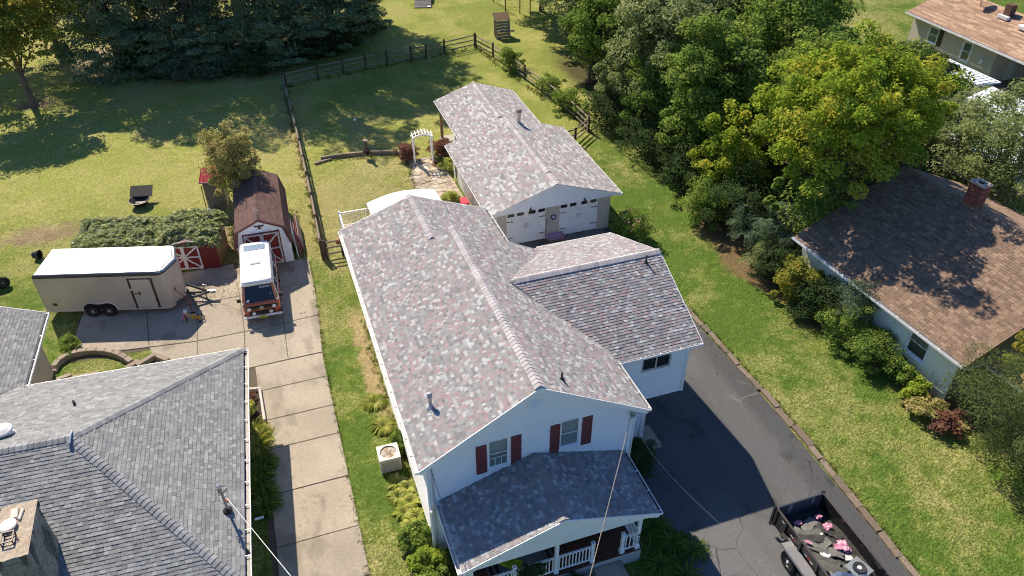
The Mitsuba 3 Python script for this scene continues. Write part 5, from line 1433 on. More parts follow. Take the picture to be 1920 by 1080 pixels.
# ================================================================ child's bicycle
bk = thing('childs_bicycle', 'small yellow bicycle with training wheel and pink streamers standing by the trailer nose', 'bicycle')
MBk = yawm(-8.05, 17.55, 0, -8.0)
YE = (0.50, 0.30, 0.02)
for x in (-0.36, 0.42):
    Rm = (MBk @ frame((x, 0, 0.2), (1, 0, 0), (0, -1, 0))) if x > 0 else (MBk @ frame((x, 0, 0.2), (0.75, -0.65, 0), (-0.65, -0.75, 0)))
    wk = put(f'{bk}__wheel', MB((0.015, 0.015, 0.015)).lathe([(0.165, -0.022), (0.2, -0.018), (0.205, 0), (0.2, 0.018), (0.165, 0.022), (0.165, -0.022)], 24, None, Rm), 'matt')
    rmb = MB((0.45, 0.35, 0.12)).lathe([(0.15, -0.015), (0.165, -0.015), (0.165, 0.015), (0.15, 0.015), (0.15, -0.015)], 24, None, Rm).lathe([(0, -0.03), (0.025, -0.03), (0.025, 0.03), (0, 0.03)], 8, None, Rm)
    for i in range(10):
        a = i * math.pi / 5
        rmb.tube([(0.02 * math.cos(a), 0.02 * math.sin(a), 0), (0.155 * math.cos(a), 0.155 * math.sin(a), 0)], 0.004, 4, None) if False else rmb.add(*(lambda mm_: (mm_.v[0] @ Rm[:3, :3].T + Rm[:3, 3], mm_.f[0]))(MB().tube([(0.02 * math.cos(a), 0.02 * math.sin(a), 0), (0.155 * math.cos(a), 0.155 * math.sin(a), 0)], 0.005, 4)))
    put(f'{wk}__rim', rmb, 'metal')
fm_ = MB(YE).tube([(0.42, 0, 0.2), (0.06, 0, 0.42), (-0.22, 0, 0.45)], 0.028, 8).tube([(-0.22, 0, 0.47), (0.02, 0, 0.24), (0.42, 0, 0.2)], 0.03, 8).tube([(-0.2, 0, 0.6), (-0.26, 0, 0.42), (-0.36, 0, 0.2)], 0.022, 8).tube([(0.02, 0, 0.24), (0.1, 0, 0.52)], 0.022, 8)
put(f'{bk}__frame', fm_, 'gloss', M=MBk)
put(f'{bk}__chain_guard', MB(YE).prism([(-0.02, 0.19), (0.42, 0.17), (0.42, 0.25), (0.05, 0.31)], 0.02, MBk @ np.array([[1, 0, 0, 0], [0, 0, -1, -0.05], [0, 1, 0, 0], [0, 0, 0, 1.0]])), 'gloss')
put(f'{bk}__saddle', MB((0.015, 0.015, 0.016)).bbox(0.0, 0.24, -0.07, 0.07, 0.53, 0.58, 0.02, None, MBk), 'matt')
put(f'{bk}__handlebar', MB((0.6, 0.62, 0.55)).tube([(-0.12, -0.24, 0.68), (-0.2, -0.1, 0.62), (-0.2, 0.1, 0.62), (-0.12, 0.24, 0.68)], 0.015, 6).bbox(-0.32, -0.18, -0.1, 0.1, 0.62, 0.74, 0.02, (0.72, 0.74, 0.66)), 'paint', M=MBk)
sm = MB((0.55, 0.16, 0.36))
for i in range(14):
    a = rng.uniform(0, 6.28)
    sm.tube([(-0.26, -0.12, 0.6), (-0.30 + 0.1 * math.cos(a), -0.14 + 0.1 * math.sin(a), 0.56), (-0.32 + 0.16 * math.cos(a), -0.14 + 0.16 * math.sin(a), 0.42)], 0.012, 4)
put(f'{bk}__streamers', sm, 'matt', M=MBk)
put(f'{bk}__training_wheel', MB((0.015, 0.015, 0.015)).lathe([(0, -0.02), (0.07, -0.02), (0.07, 0.02), (0, 0.02)], 14, None, MBk @ frame((0.40, -0.2, 0.07), (1, 0, 0), (0, -1, 0))), 'matt')

# ================================================================ dump trailer and its load
D = thing('dump_trailer', 'black open dump trailer full of torn roofing parked on the asphalt driveway', 'trailer')
BK = (0.014, 0.014, 0.016)
X0, X1, Y0, Y1, ZF, ZT = 12.70, 14.72, -7.6, -2.93, 0.68, 1.42
put(f'{D}__bed_floor', MB((0.05, 0.05, 0.055)).box(X0, X1, Y0, Y1, ZF - 0.06, ZF), 'paint')
put(f'{D}__side_wall', MB(BK).box(X0 - 0.03, X0 + 0.01, Y0, Y1, ZF - 0.12, ZT), 'gloss')
put(f'{D}__side_wall', MB(BK).box(X1 - 0.01, X1 + 0.03, Y0, Y1, ZF - 0.12, ZT), 'gloss')


def tail_col(p, n, uv):
    s = smoothstep(0.62, 0.8, noise(p.x * 7, 2.0, p.z * 0.8)) * smoothstep(0.75, 1.3, p.z)
    return mix((0.06, 0.062, 0.075), (0.34, 0.34, 0.36), s * 0.8)


principled('worn_black', mikit.proc(tail_col), 0.5)
put(f'{D}__end_gate', MB().box(X0 + 0.012, X1 - 0.012, Y1 - 0.035, Y1 + 0.005, ZF - 0.12, ZT), 'worn_black')
for x, y0, y1 in ((X0 - 0.012, Y0, Y1), (X1 + 0.012, Y0, Y1)):
    put(f'{D}__top_rail', MB((0.07, 0.06, 0.055)).bbox(x - 0.04, x + 0.04, y0, y1, ZT, ZT + 0.05, 0.015), 'gloss')
put(f'{D}__top_rail', MB((0.05, 0.05, 0.055)).bbox(X0 + 0.03, X1 - 0.03, Y1 - 0.05, Y1 + 0.03, ZT, ZT + 0.045, 0.015), 'gloss')
for i, y in enumerate((-3.05, -3.62, -4.5, -5.45, -6.4, -7.3)):
    put(f'{D}__stake', MB(BK).bbox(X0 - 0.11, X0 - 0.032, y - 0.05, y + 0.05, ZF - 0.1, ZT, 0.012), 'gloss')
for x in (X0 - 0.05, X1 + 0.05):
    put(f'{D}__corner_post', MB(BK).bbox(x - 0.06, x + 0.06, Y1 - 0.02, Y1 + 0.09, ZF - 0.25, ZT + 0.06, 0.012), 'gloss')
for y in (-4.0, -4.98, -5.95):
    k = None
    for j in range(3):
        c = ((0.5, 0.5, 0.5), (0.42, 0.03, 0.025))[(j + (1 if y == -4.0 else 0)) % 2]
        put(f'{D}__reflector_tape', MB(c).box(X0 - 0.036, X0 - 0.031, y + 0.25 - j * 0.17 - 0.16, y + 0.25 - j * 0.17, 1.08, 1.13), 'paint')
put(f'{D}__reflector_tape', MB((0.55, 0.55, 0.55)).box(X0 - 0.036, X0 - 0.031, -3.5, -3.36, 1.2, 1.24), 'paint')
fd = MB((0.20, 0.20, 0.205))
prof = [(-3.92, 0.72), (-4.05, 0.92), (-4.3, 0.97), (-5.75, 0.97), (-6.0, 0.90), (-6.12, 0.7)]
for (ya, za), (yb, zb) in zip(prof[:-1], prof[1:]):
    fd.beam((12.42, ya, za), (12.42, yb, zb), 0.40, 0.02)
fd.box(12.215, 12.235, -5.98, -4.02, 0.86, 0.98)
put(f'{D}__fender', fd, 'paint')
for y in (-4.5, -5.42):
    wheel(D, (12.40, y, 0.40), (-1, 0, 0), 0.40, 0.24, rim=(0.02, 0.02, 0.02), hub=(0.62, 0.62, 0.62))
    wheel(D, (15.02, y, 0.40), (1, 0, 0), 0.40, 0.24, rim=(0.02, 0.02, 0.02))
put(f'{D}__frame_rail', MB(BK).box(12.95, 13.1, -7.6, -3.0, 0.42, 0.6).box(14.3, 14.45, -7.6, -3.0, 0.42, 0.6), 'paint')
# load
lr = np.random.default_rng(17)
bed = uniq('roofing_debris')
labels[bed] = {'label': 'dark crumbled roofing waste covering the floor of the dump trailer', 'kind': 'stuff', 'category': 'debris'}
gx_, gy_ = np.meshgrid(np.linspace(X0 + 0.02, X1 - 0.02, 40), np.linspace(Y0, Y1 - 0.06, 90))
hz = ZF + 0.03 + 0.30 * meshkit.fbm(np.stack([gx_ * 1.3, gy_ * 1.1, gx_ * 0], -1), 4) * np.clip((Y1 - 0.25 - gy_) / 1.2, 0.05, 1)
n_ = 40
dv = np.stack([gx_, gy_, hz], -1).reshape(-1, 3)
dc = (0.028 + 0.04 * meshkit.noise(dv * 9)[:, None]) * np.array([1.0, 0.98, 0.92])
put(bed, MB().add(dv, [[j * n_ + i, j * n_ + i + 1, (j + 1) * n_ + i + 1, (j + 1) * n_ + i] for j in range(89) for i in range(n_ - 1)], dc), 'matt', number=False)


def heap(x, y):
    return float(hz[np.argmin(abs(gy_[:, 0] - y)), np.argmin(abs(gx_[0] - x))])


def sheet(cx, cy, z, L, W, deg, c, wob=0.05, tilt=(0, 0), edge=0.12, n=9, m=5, seed=0, bsdf='matt', th=0.008):
    """A torn sheet: a wavy plate with a ragged outline and some thickness."""
    r = np.random.default_rng(seed)
    u, v = np.meshgrid(np.linspace(-0.5, 0.5, n), np.linspace(-0.5, 0.5, m))
    x, y = u * L * (1 + edge * r.uniform(-1, 1, u.shape) * (np.abs(u) > 0.45)), v * W * (1 + 2 * edge * r.uniform(-1, 1, u.shape) * (np.abs(v) > 0.4))
    zz = wob * (meshkit.fbm(np.stack([x * 2.5, y * 2.5, x * 0 + seed], -1), 3) - 0.5) * 2 + tilt[0] * x + tilt[1] * y
    top = np.stack([x, y, zz], -1).reshape(-1, 3)
    k = n * m
    vv = np.vstack([top, top - (0, 0, th)])
    f = [[j * n + i, j * n + i + 1, (j + 1) * n + i + 1, (j + 1) * n + i] for j in range(m - 1) for i in range(n - 1)]
    f += [[q + k for q in reversed(t)] for t in f]
    border = [i for i in range(n)] + [j * n + n - 1 for j in range(1, m)] + [(m - 1) * n + i for i in range(n - 2, -1, -1)] + [j * n for j in range(m - 2, 0, -1)]
    for a, b_ in zip(border, border[1:] + border[:1]):
        f.append([a, a + k, b_ + k, b_])
    return MB(c).add(vv, f).move(yawm(cx, cy, z, deg))


def load(kind, label, cat, args, group=None, bsdf='matt', **kw):
    t = thing(kind, label, cat, group)
    mb = sheet(*args, **kw)
    put(t, mb, bsdf, number=False)


TS = 'torn roofing strips lying in the dump trailer'
STRIPS = ('long roofing strip nearest the left wall in the back half of the dump trailer', 'longest dark roofing strip running diagonally through the middle of the load', 'diagonal roofing strip along the left wall, below the longest strip', 'short roofing strip between the two pink pieces by the end gate',
          'small roofing strip turned sideways beside the twisted pink insulation', 'roofing strip just below the small pink wad in the load', 'short roofing strip right of the white angled board in the trailer', 'smallest roofing strip, between the white scraps in the trailer',
          'steep roofing strip by the left wall near the thin wooden strip', 'roofing strip leaning on the right wall above the largest pink insulation', 'small roofing strip at the left wall closest to the end gate', 'wide roofing strip near the blue metal sheet in the trailer')
for i, (x, y, L, W, a) in enumerate(((13.1, -4.05, 1.5, 0.30, -25), (13.35, -4.55, 1.9, 0.34, -38), (13.15, -5.0, 1.6, 0.3, -42), (13.75, -3.65, 0.8, 0.36, 28), (14.0, -3.75, 0.6, 0.3, 60), (13.5, -3.95, 0.9, 0.28, -12), (13.85, -5.0, 0.7, 0.3, 70), (13.75, -4.55, 0.5, 0.3, 15),
                                     (13.2, -5.5, 1.2, 0.35, -50), (14.3, -4.3, 0.7, 0.26, -60), (13.05, -3.75, 0.5, 0.25, 40), (13.6, -5.6, 0.9, 0.4, 10))):
    k = (0.35, 1.0, 0.62, 1.25, 0.45, 0.85, 0.4, 1.1, 0.7, 0.3, 1.2, 0.55)[i]
    z = heap(x, y) + 0.05 + 0.05 * lr.random()
    load('torn_roofing_strip', STRIPS[i], 'roofing', (x, y, z, L, W, a, (0.15 * k, 0.15 * k, 0.138 * k)), TS, seed=100 + i, wob=0.07, edge=0.15)
for i, (x, y, L, W, lab) in enumerate(((13.42, -3.42, 0.42, 0.2, 'small pink insulation wad nearest the trailer end gate, left of the other pink pieces'), (14.28, -3.48, 0.42, 0.26, 'twisted pink insulation piece by the far corner of the dump trailer'), (14.32, -3.95, 0.5, 0.3, 'crumpled pink insulation piece along the right wall of the dump trailer, middle of three'),
                                       (14.28, -4.9, 0.75, 0.5, 'largest pink insulation sheet, by the right wall of the dump trailer'), (13.15, -4.35, 0.3, 0.14, 'pale pink scrap by the left wall of the dump trailer'))):
    t = thing('pink_insulation', lab, 'insulation')
    pm = MB()
    for j in range(3):
        mb, _ = sheet(x + lr.uniform(-0.12, 0.12) * L, y + lr.uniform(-0.12, 0.12) * L, heap(x, y) + 0.08 + 0.04 * j, L * lr.uniform(0.45, 0.72), W * lr.uniform(0.45, 0.72), lr.uniform(-70, 70), (0, 0, 0), seed=150 + 10 * i + j, wob=0.11, edge=0.14, n=13, m=9, tilt=(lr.uniform(-0.3, 0.3), lr.uniform(-0.3, 0.3))), 0
        v, f = mb.v[0], mb.f[0]
        pm.add(v, f, np.clip(np.array([0.58, 0.24, 0.34]) * (0.45 + 0.9 * meshkit.noise(v * 16 + j)[:, None]) + 0.25 * (meshkit.noise(v * 11 + 5)[:, None] > 0.6), 0, 0.8))
    put(t, pm, 'matt', number=False)
for i, (x, y, L, W, a, lab) in enumerate(((13.72, -4.72, 0.62, 0.12, 50, 'white angled board scrap in the middle of the dump trailer load'), (13.95, -4.55, 0.2, 0.16, 10, 'small white scrap right of the white board in the dump trailer'), (13.62, -4.22, 0.16, 0.12, 30, 'small white scrap in the dump trailer between dark roofing strips'), (14.22, -5.32, 0.3, 0.24, -30, 'white oval lid lying below the largest pink insulation'), (13.9, -4.15, 0.14, 0.1, 0, 'tiny white scrap close to the middle pink insulation'), (13.48, -4.95, 0.4, 0.2, -30, 'white triangular board scrap, left of the white angled board'))):
    load('white_scrap', lab, 'scrap', (x, y, heap(x, y) + 0.06, L * 0.85, W * 0.8, a, (0.58, 0.58, 0.58)), None, 'paint', seed=200 + i, wob=0.02, edge=0.25)
load('blue_metal_sheet', 'bent blue grey metal sheet across the near end of the dump trailer', 'metal sheet', (13.75, -6.1, ZF + 0.36, 1.6, 0.36, -28, (0.24, 0.31, 0.40)), None, 'metal', seed=301, wob=0.05, edge=0.04)
rv = thing('discarded_roof_vent', 'grey square roof vent with a round dark hole lying in the dump trailer', 'roof vent')
MR = yawm(14.18, -5.85, ZF + 0.34, 15)
put(f'{rv}__base', MB((0.20, 0.23, 0.25)).bbox(-0.36, 0.36, -0.36, 0.36, 0, 0.03, 0.01, None, MR), 'paint')
put(f'{rv}__collar', MB((0.03, 0.03, 0.035)).lathe([(0.24, 0.03), (0.23, 0.09), (0.10, 0.07), (0.09, 0.04)], 20, None, MR), 'paint')
put(f'{rv}__hub', MB((0.6, 0.6, 0.6)).lathe([(0.09, 0.05), (0.08, 0.09), (0, 0.1)], 14, None, MR), 'paint')
t = thing('wood_strip', 'thin pale wooden strip lying near the left wall of the dump trailer', 'wood strip')
put(t, MB((0.45, 0.35, 0.22)).beam((13.0, -5.15, ZF + 0.35), (13.15, -5.75, ZF + 0.35), 0.03, 0.02), 'matt', number=False)

# ================================================================ yard things
ac = thing('air_conditioner', 'square beige air conditioner unit on the ground by the left wall of the white house', 'air conditioner')
MA = yawm(-0.43, 4.98, 0, -1)
BE = (0.55, 0.49, 0.41)
put(f'{ac}__cabinet', MB(BE).bbox(-0.43, 0.43, -0.40, 0.40, 0.06, 0.80, 0.02, None, MA), 'paint')
rg_ = Polygon([(-0.44, -0.41), (0.44, -0.41), (0.44, 0.41), (-0.44, 0.41)]).buffer(0.0).difference(Polygon([(0.335 * math.cos(a), 0.335 * math.sin(a)) for a in np.arange(28) * math.pi / 14]))
put(f'{ac}__top_panel', MB((0.60, 0.545, 0.46)).prism(rg_, 0.05, MA @ frame((0, 0, 0.802), (1, 0, 0))), 'paint')
gb = MB((0.10, 0.085, 0.07))
for r in np.linspace(0.06, 0.32, 7):
    gb.tube([(r * math.cos(a), r * math.sin(a), 0.835) for a in np.linspace(0, 2 * math.pi, 25)], 0.004, 4, caps=False)
for a in np.arange(8) * math.pi / 4:
    gb.tube([(0.05 * math.cos(a), 0.05 * math.sin(a), 0.838), (0.33 * math.cos(a), 0.33 * math.sin(a), 0.838)], 0.004, 4)
put(f'{ac}__fan_guard', gb, 'metal', M=MA)
fb = MB((0.32, 0.20, 0.13)).lathe([(0.07, 0.803), (0.06, 0.82), (0, 0.822)], 12)
for i in range(4):
    a = i * math.pi / 2 + 0.4
    ca, sa = math.cos(a), math.sin(a)
    fb.quad([(0.06 * ca, 0.06 * sa, 0.812), (0.31 * ca + 0.10 * sa, 0.31 * sa - 0.10 * ca, 0.816), (0.31 * ca - 0.10 * sa, 0.31 * sa + 0.10 * ca, 0.806), (0.05 * ca - 0.05 * sa, 0.05 * sa + 0.05 * ca, 0.808)], (0.30, 0.16, 0.10) if i % 2 else (0.42, 0.36, 0.30))
put(f'{ac}__fan', fb, 'paint', M=MA)
put(f'{ac}__side_grille', MB((0.38, 0.34, 0.28)).box(-0.36, 0.36, -0.415, -0.401, 0.14, 0.7, None, MA), 'paint')

# arbor
ab = thing('garden_arbor', 'white wooden garden arbor with a curved top over the stony path', 'arbor')
MAb = yawm(7.28, 30.45, 0, -5)
for x in (-0.62, 0.62):
    for y in (-0.22, 0.22):
        put(f'{ab}__post', MB(TRIM).box(x - 0.05, x + 0.05, y - 0.05, y + 0.05, 0, 2.05, None, MAb), 'paint')
    lt = MB(TRIM)
    for i in range(7):
        z = 0.25 + i * 0.26
        lt.beam((x, -0.18, z), (x, 0.18, z + 0.2), 0.025, 0.02).beam((x + 0.012, 0.18, z), (x + 0.012, -0.18, z + 0.2), 0.025, 0.02)
    put(f'{ab}__lattice', lt, 'paint', M=MAb)
for y in (-0.26, 0.26):
    xs_ = np.linspace(-0.75, 0.75, 13)
    top = [(x, 2.22 - 0.28 * (x / 0.75) ** 2) for x in xs_]
    bot = [(x, 2.09 - 0.26 * (x / 0.75) ** 2) for x in xs_]
    put(f'{ab}__arch', MB(TRIM).prism(top + bot[::-1], 0.04, MAb @ np.array([[1, 0, 0, 0], [0, 0, -1, y + 0.02], [0, 1, 0, 0], [0, 0, 0, 1.0]])), 'paint')
for x in np.linspace(-0.66, 0.66, 7):
    z = 2.23 - 0.28 * (x / 0.75) ** 2
    put(f'{ab}__rafter', MB(TRIM).box(x - 0.025, x + 0.025, -0.42, 0.42, z, z + 0.07, None, MAb), 'paint')
# chiminea
ch = thing('chiminea', 'dark clay chiminea with a tall neck standing on the lawn edge before the landscape timbers', 'chiminea')
put(f'{ch}__bowl', MB((0.085, 0.045, 0.035)).lathe([(0.0, 0.3), (0.16, 0.31), (0.25, 0.42), (0.27, 0.56), (0.22, 0.72), (0.12, 0.84), (0.095, 0.95), (0.09, 1.28), (0.13, 1.33), (0.13, 1.38), (0.08, 1.38), (0.07, 1.2)], 18, None, frame((3.70, 32.2, 0), (1, 0, 0))), 'paint', smooth=True)
put(f'{ch}__rim', MB((0.45, 0.38, 0.33)).lathe([(0.13, 1.34), (0.145, 1.36), (0.135, 1.40), (0.08, 1.40)], 18, None, frame((3.70, 32.2, 0), (1, 0, 0))), 'matt')
put(f'{ch}__mouth', MB((0.008, 0.008, 0.008)).lathe([(0.12, 0), (0.11, 0.02), (0, 0.02)], 14, None, frame((3.70, 31.95, 0.54), (1, 0, 0), (0, -1, 0.15))), 'matt')
for a in (0.5, 2.6, 4.7):
    put(f'{ch}__leg', MB((0.35, 0.30, 0.27)).tube([(3.7 + 0.14 * math.cos(a), 32.2 + 0.14 * math.sin(a), 0.36), (3.7 + 0.34 * math.cos(a), 32.2 + 0.34 * math.sin(a), 0)], 0.025, 6), 'paint')
# landscape timbers, curved
lt_ = thing('landscape_timbers', 'curved row of stacked brown landscape timbers between the fence and the arbor', 'timber edging')
cv = [(0.62, 33.0), (1.75, 33.02), (2.85, 32.9), (3.95, 32.75), (5.05, 32.45), (6.05, 32.0)]
for i, (p, q) in enumerate(zip(cv[:-1], cv[1:])):
    for lay in range(2):
        k = rng.uniform(0.85, 1.2)
        put(f'{lt_}__timber', MB().beam((*p, 0.07 + 0.135 * lay), ((q[0] - (q[0] - p[0]) * 0.015), q[1], 0.07 + 0.135 * lay), 0.15, 0.13), 'old_wood')
put(f'{lt_}__timber', MB().beam((0.12, 32.5, 0.07), (1.35, 32.88, 0.07), 0.15, 0.13), 'old_wood')


def rail_fence(label, posts, rails=3, h=1.2, top=None, droop=0.02):
    t = thing('split_rail_fence', label, 'fence')
    pts = [np.array([*p, 0.0]) for p in posts]
    for p in pts:
        put(f'{t}__post', MB().bbox(-0.075, 0.075, -0.06, 0.06, -0.05, h * rng.uniform(0.98, 1.08), 0.015, None, yawm(p[0], p[1], 0, rng.uniform(-8, 8))), 'fence_post')
    for p, q in zip(pts[:-1], pts[1:]):
        for r in range(rails):
            z = h * (0.24 + 0.64 * r / max(1, rails - 1))
            d = norm(q - p)
            z0, z1 = z + rng.uniform(-0.03, 0.03), z + rng.uniform(-0.03, 0.03)
            L = np.linalg.norm(q - p)
            m = MB()
            xs_ = np.linspace(0, 1, 5)
            m.tube([p + (q - p) * x + (0, 0, z0 + (z1 - z0) * x - 0.02 * math.sin(math.pi * x)) + np.array([-d[1], d[0], 0]) * (0.02 * (r % 2)) for x in xs_], [0.045, 0.06, 0.062, 0.058, 0.045], 6)
            put(f'{t}__rail', m, 'old_wood')
    return t


principled('fence_post', (0.075, 0.052, 0.04), 0.9)
F1 = rail_fence('long split rail fence running away between the barn shed and the back lawn', [(-0.93, 21.3), (-0.83, 24.0), (-0.74, 26.7), (-0.68, 29.3), (-0.62, 31.9), (-0.57, 34.4), (-0.53, 36.9), (-0.51, 39.4), (-0.49, 41.8), (-0.47, 44.2), (-0.45, 46.6)], h=1.2)
F2 = rail_fence('split rail fence along the back of the lawn in the shade of the dark trees', [(-0.3, 46.7), (2.4, 47.5), (4.6, 48.0), (6.6, 48.4), (8.5, 48.7), (10.7, 48.85), (12.1, 49.1), (13.9, 49.6), (16.95, 50.3)], h=1.3)
F3 = rail_fence('sunlit split rail fence along the bushes behind the garage on the right', [(17.05, 50.3), (17.8, 47.5), (18.3, 44.6), (18.75, 41.8), (19.2, 38.9), (19.55, 36.0), (19.8, 33.4), (19.85, 31.0), (18.2, 29.6), (16.6, 29.4)], h=1.25)
gt = thing('wooden_gate', 'small dark wooden gate of three rails closing the fence beside the white house', 'gate')
for x in (-0.72, 0.20):
    put(f'{gt}__post', MB().bbox(x - 0.06, x + 0.06, 20.9, 21.02, 0, 1.25, 0.015), 'fence_post')
for z in (0.3, 0.7, 1.08):
    put(f'{gt}__rail', MB().box(-0.66, 0.14, 20.93, 20.98, z - 0.05, z + 0.05), 'old_wood')
put(f'{gt}__side_post', MB().bbox(-1.02, -0.84, 20.88, 21.04, 0, 1.3, 0.02), 'fence_post')
tl = thing('orange_toy', 'small orange toy on the grass behind the wooden gate', 'toy')
put(tl, MB((0.65, 0.12, 0.03)).bbox(-0.02, 0.36, 22.3, 22.5, 0.02, 0.16, 0.05).bbox(0.1, 0.5, 22.42, 22.52, 0.1, 0.2, 0.04), 'paint', number=False)

# fire pit, cart, small dark object
fp_ = thing('fire_pit', 'black square fire pit table with its lid tilted up on the lawn behind the vine', 'fire pit')
MFp = yawm(-10.95, 30.6, -0.2, -12)
put(f'{fp_}__bowl', MB((0.014, 0.013, 0.013)).lathe([(0.12, 0.28), (0.42, 0.36), (0.58, 0.62), (0.62, 0.63), (0.62, 0.66), (0.55, 0.62), (0.3, 0.45), (0, 0.4)], 24, None, MFp), 'paint')
put(f'{fp_}__rim', MB((0.05, 0.048, 0.045)).lathe([(0.615, 0.63), (0.64, 0.64), (0.64, 0.67), (0.615, 0.672)], 24, None, MFp), 'metal')
put(f'{fp_}__lid', MB((0.012, 0.011, 0.011)).box(-0.68, 0.68, 0, 0.8, -0.015, 0.015, None, MFp @ frame((0, 0.35, 0.66), (1, 0, 0), (0, -0.5, 0.86))), 'paint')
for a in (0.8, 2.4, 3.9, 5.5):
    put(f'{fp_}__leg', MB((0.014, 0.013, 0.013)).beam((0.3 * math.cos(a), 0.3 * math.sin(a), 0.36), (0.5 * math.cos(a), 0.5 * math.sin(a), 0), 0.05, 0.05).move(MFp), 'paint')
ca = thing('garden_tractor', 'dark garden tractor cut off at the left edge of the lawn, front wheel showing', 'tractor')
wheel(ca, (-17.65, 23.9, 0.33), (0.25, -1, 0), 0.33, 0.22, rim=(0.02, 0.02, 0.02), hub=(0.3, 0.3, 0.3))
put(f'{ca}__body', MB((0.015, 0.02, 0.016)).bbox(-19.6, -18.0, 23.7, 24.9, 0.3, 0.85, 0.08).bbox(-18.6, -17.85, 24.0, 24.6, 0.5, 0.95, 0.06), 'gloss')
put(f'{ca}__grab_bar', MB((0.02, 0.02, 0.02)).tube([(-18.4, 23.7, 0.3), (-18.2, 23.55, 1.1), (-18.1, 24.4, 1.15), (-18.2, 24.8, 0.8)], 0.03, 6), 'paint')
wheel(ca, (-19.3, 23.6, 0.42), (0.05, -1, 0), 0.42, 0.26, rim=(0.02, 0.02, 0.02))
bb = thing('black_bucket', 'small black tipped bucket on the grass behind the rear of the tan trailer', 'bucket')
put(bb, MB((0.016, 0.016, 0.017)).lathe([(0, 0), (0.2, 0.01), (0.27, 0.38), (0.25, 0.38), (0.18, 0.03), (0, 0.03)], 14, None, frame((-16.5, 26.35, 0.25), (0.3, 1, 0), (1, -0.2, 0.1))), 'paint', number=False)
dgb = thing('wooden_lean_to', 'low slanted plank shelter standing alone on the far lawn right of the fence corner', 'shelter')
MD_ = yawm(20.2, 51.6, 0, -6)
for i in range(6):
    put(f'{dgb}__plank', MB().box(-0.7, 0.62, -0.02, 0.02, 0.03 + i * 0.27, 0.27 + i * 0.27, None, MD_ @ frame((0, 0, 0), (1, 0, 0), (0, 0.22, 1))), 'old_wood')
put(f'{dgb}__roof_board', MB((0.13, 0.09, 0.06)).box(-0.8, 0.7, 0.0, 1.2, 0, 0.03, None, MD_ @ frame((0, 0.35, 1.64), (1, 0, 0), (0, -0.3, 1))), 'matt')
for x in (-0.7, 0.6):
    put(f'{dgb}__side_board', MB((0.06, 0.045, 0.035)).prism([(0.05, 0), (1.2, 0), (1.2, 1.7), (0.4, 1.6)], 0.04, MD_ @ np.array([[0, 0, 1, x], [1, 0, 0, 0], [0, 1, 0, 0], [0, 0, 0, 1.0]])), 'matt')
put(f'{dgb}__shelf', MB().box(-0.6, 0.95, -0.35, -0.03, 0.75, 0.79, None, MD_), 'old_wood')
rt = thing('ramp_trailer', 'white trailer with a dark slatted ramp lowered, at the very top of the far lawn', 'trailer')
MRt = yawm(15.6, 64.6, 0, -14)
put(f'{rt}__deck', MB((0.78, 0.78, 0.78)).bbox(-0.85, 0.85, 0, 3.6, 0.35, 0.75, 0.03, None, MRt), 'paint')
rk_ = put(f'{rt}__ramp', MB((0.05, 0.05, 0.055)).box(-0.85, 0.85, -1.75, 0, -0.02, 0.02, None, MRt @ frame((0, -0.02, 0.40), (1, 0, 0), (0, -0.2, 1))), 'paint')
for i in range(7):
    y = -1.65 + i * 0.26
    put(f'{rk_}__slat', MB((0.10, 0.10, 0.11)).box(-0.83, 0.83, y, y + 0.07, 0.021, 0.04, None, MRt @ frame((0, -0.02, 0.40), (1, 0, 0), (0, -0.2, 1))), 'paint')
put(f'{rk_}__plate', MB((0.7, 0.7, 0.7)).box(0.45, 0.84, -1.7, -1.5, 0.041, 0.05, None, MRt @ frame((0, -0.02, 0.40), (1, 0, 0), (0, -0.2, 1))), 'paint')
for sx in (-1, 1):
    wheel(rt, (sx * 1.0, 1.6, 0.34), (sx, 0, 0), 0.34, 0.2, MRt)
wf = thing('wire_fence', 'thin brown posts of a wire fence at the top edge beside the green trees', 'fence')
for x, y in ((22.9, 59.2), (24.1, 58.2), (25.0, 57.6), (22.7, 62.6)):
    put(f'{wf}__post', MB((0.10, 0.06, 0.045)).tube([(x, y, 0), (x, y, 2.0)], 0.06, 6), 'paint')
wm = MB((0.12, 0.08, 0.06))
for z in np.linspace(0.2, 1.8, 6):
    wm.tube([(22.7, 62.6, z), (22.9, 59.2, z), (24.1, 58.2, z), (25.0, 57.6, z)], 0.008, 4)
put(f'{wf}__wires', wm, 'paint')
ball = thing('white_ball', 'small white ball lying on the shaded lawn', 'ball')
bp = MB((0.8, 0.8, 0.8)).tm(trimesh.creation.icosphere(2, 0.12))
bp.move(frame((3.9, 38.4, 0.12), (1, 0, 0)))
put(ball, bp, 'paint', smooth=True, number=False)

# deck, canopy, cooler behind the white house
dkk = thing('wooden_deck', 'wooden deck with white railing behind the white house', 'deck')
for i in range(52):
    y = 15.1 + i * 0.155
    k = rng.uniform(0.85, 1.15)
    put(f'{dkk}__deck_board', MB((0.36 * k, 0.27 * k, 0.20 * k)).box(0.42, 6.3, y, y + 0.147, 0.56, 0.60), 'matt')
put(f'{dkk}__skirt', MB((0.4, 0.3, 0.22)).box(0.46, 6.26, 15.15, 23.1, 0.0, 0.555), 'matt')
for x, y in ((0.5, 23.0), (2.4, 23.0), (0.5, 19.2), (0.5, 15.4), (4.4, 23.0)):
    put(f'{dkk}__post', MB(TRIM).bbox(x - 0.06, x + 0.06, y - 0.06, y + 0.06, 0.601, 1.72, 0.02), 'paint')
railing(dkk, (0.56, 23.0), (2.34, 23.0), 0.6, h=1.0)
railing(dkk, (2.46, 23.0), (4.34, 23.0), 0.6, h=1.0)
railing(dkk, (0.5, 22.94), (0.5, 19.26), 0.6, h=1.0)
railing(dkk, (0.5, 19.14), (0.5, 15.46), 0.6, h=1.0)
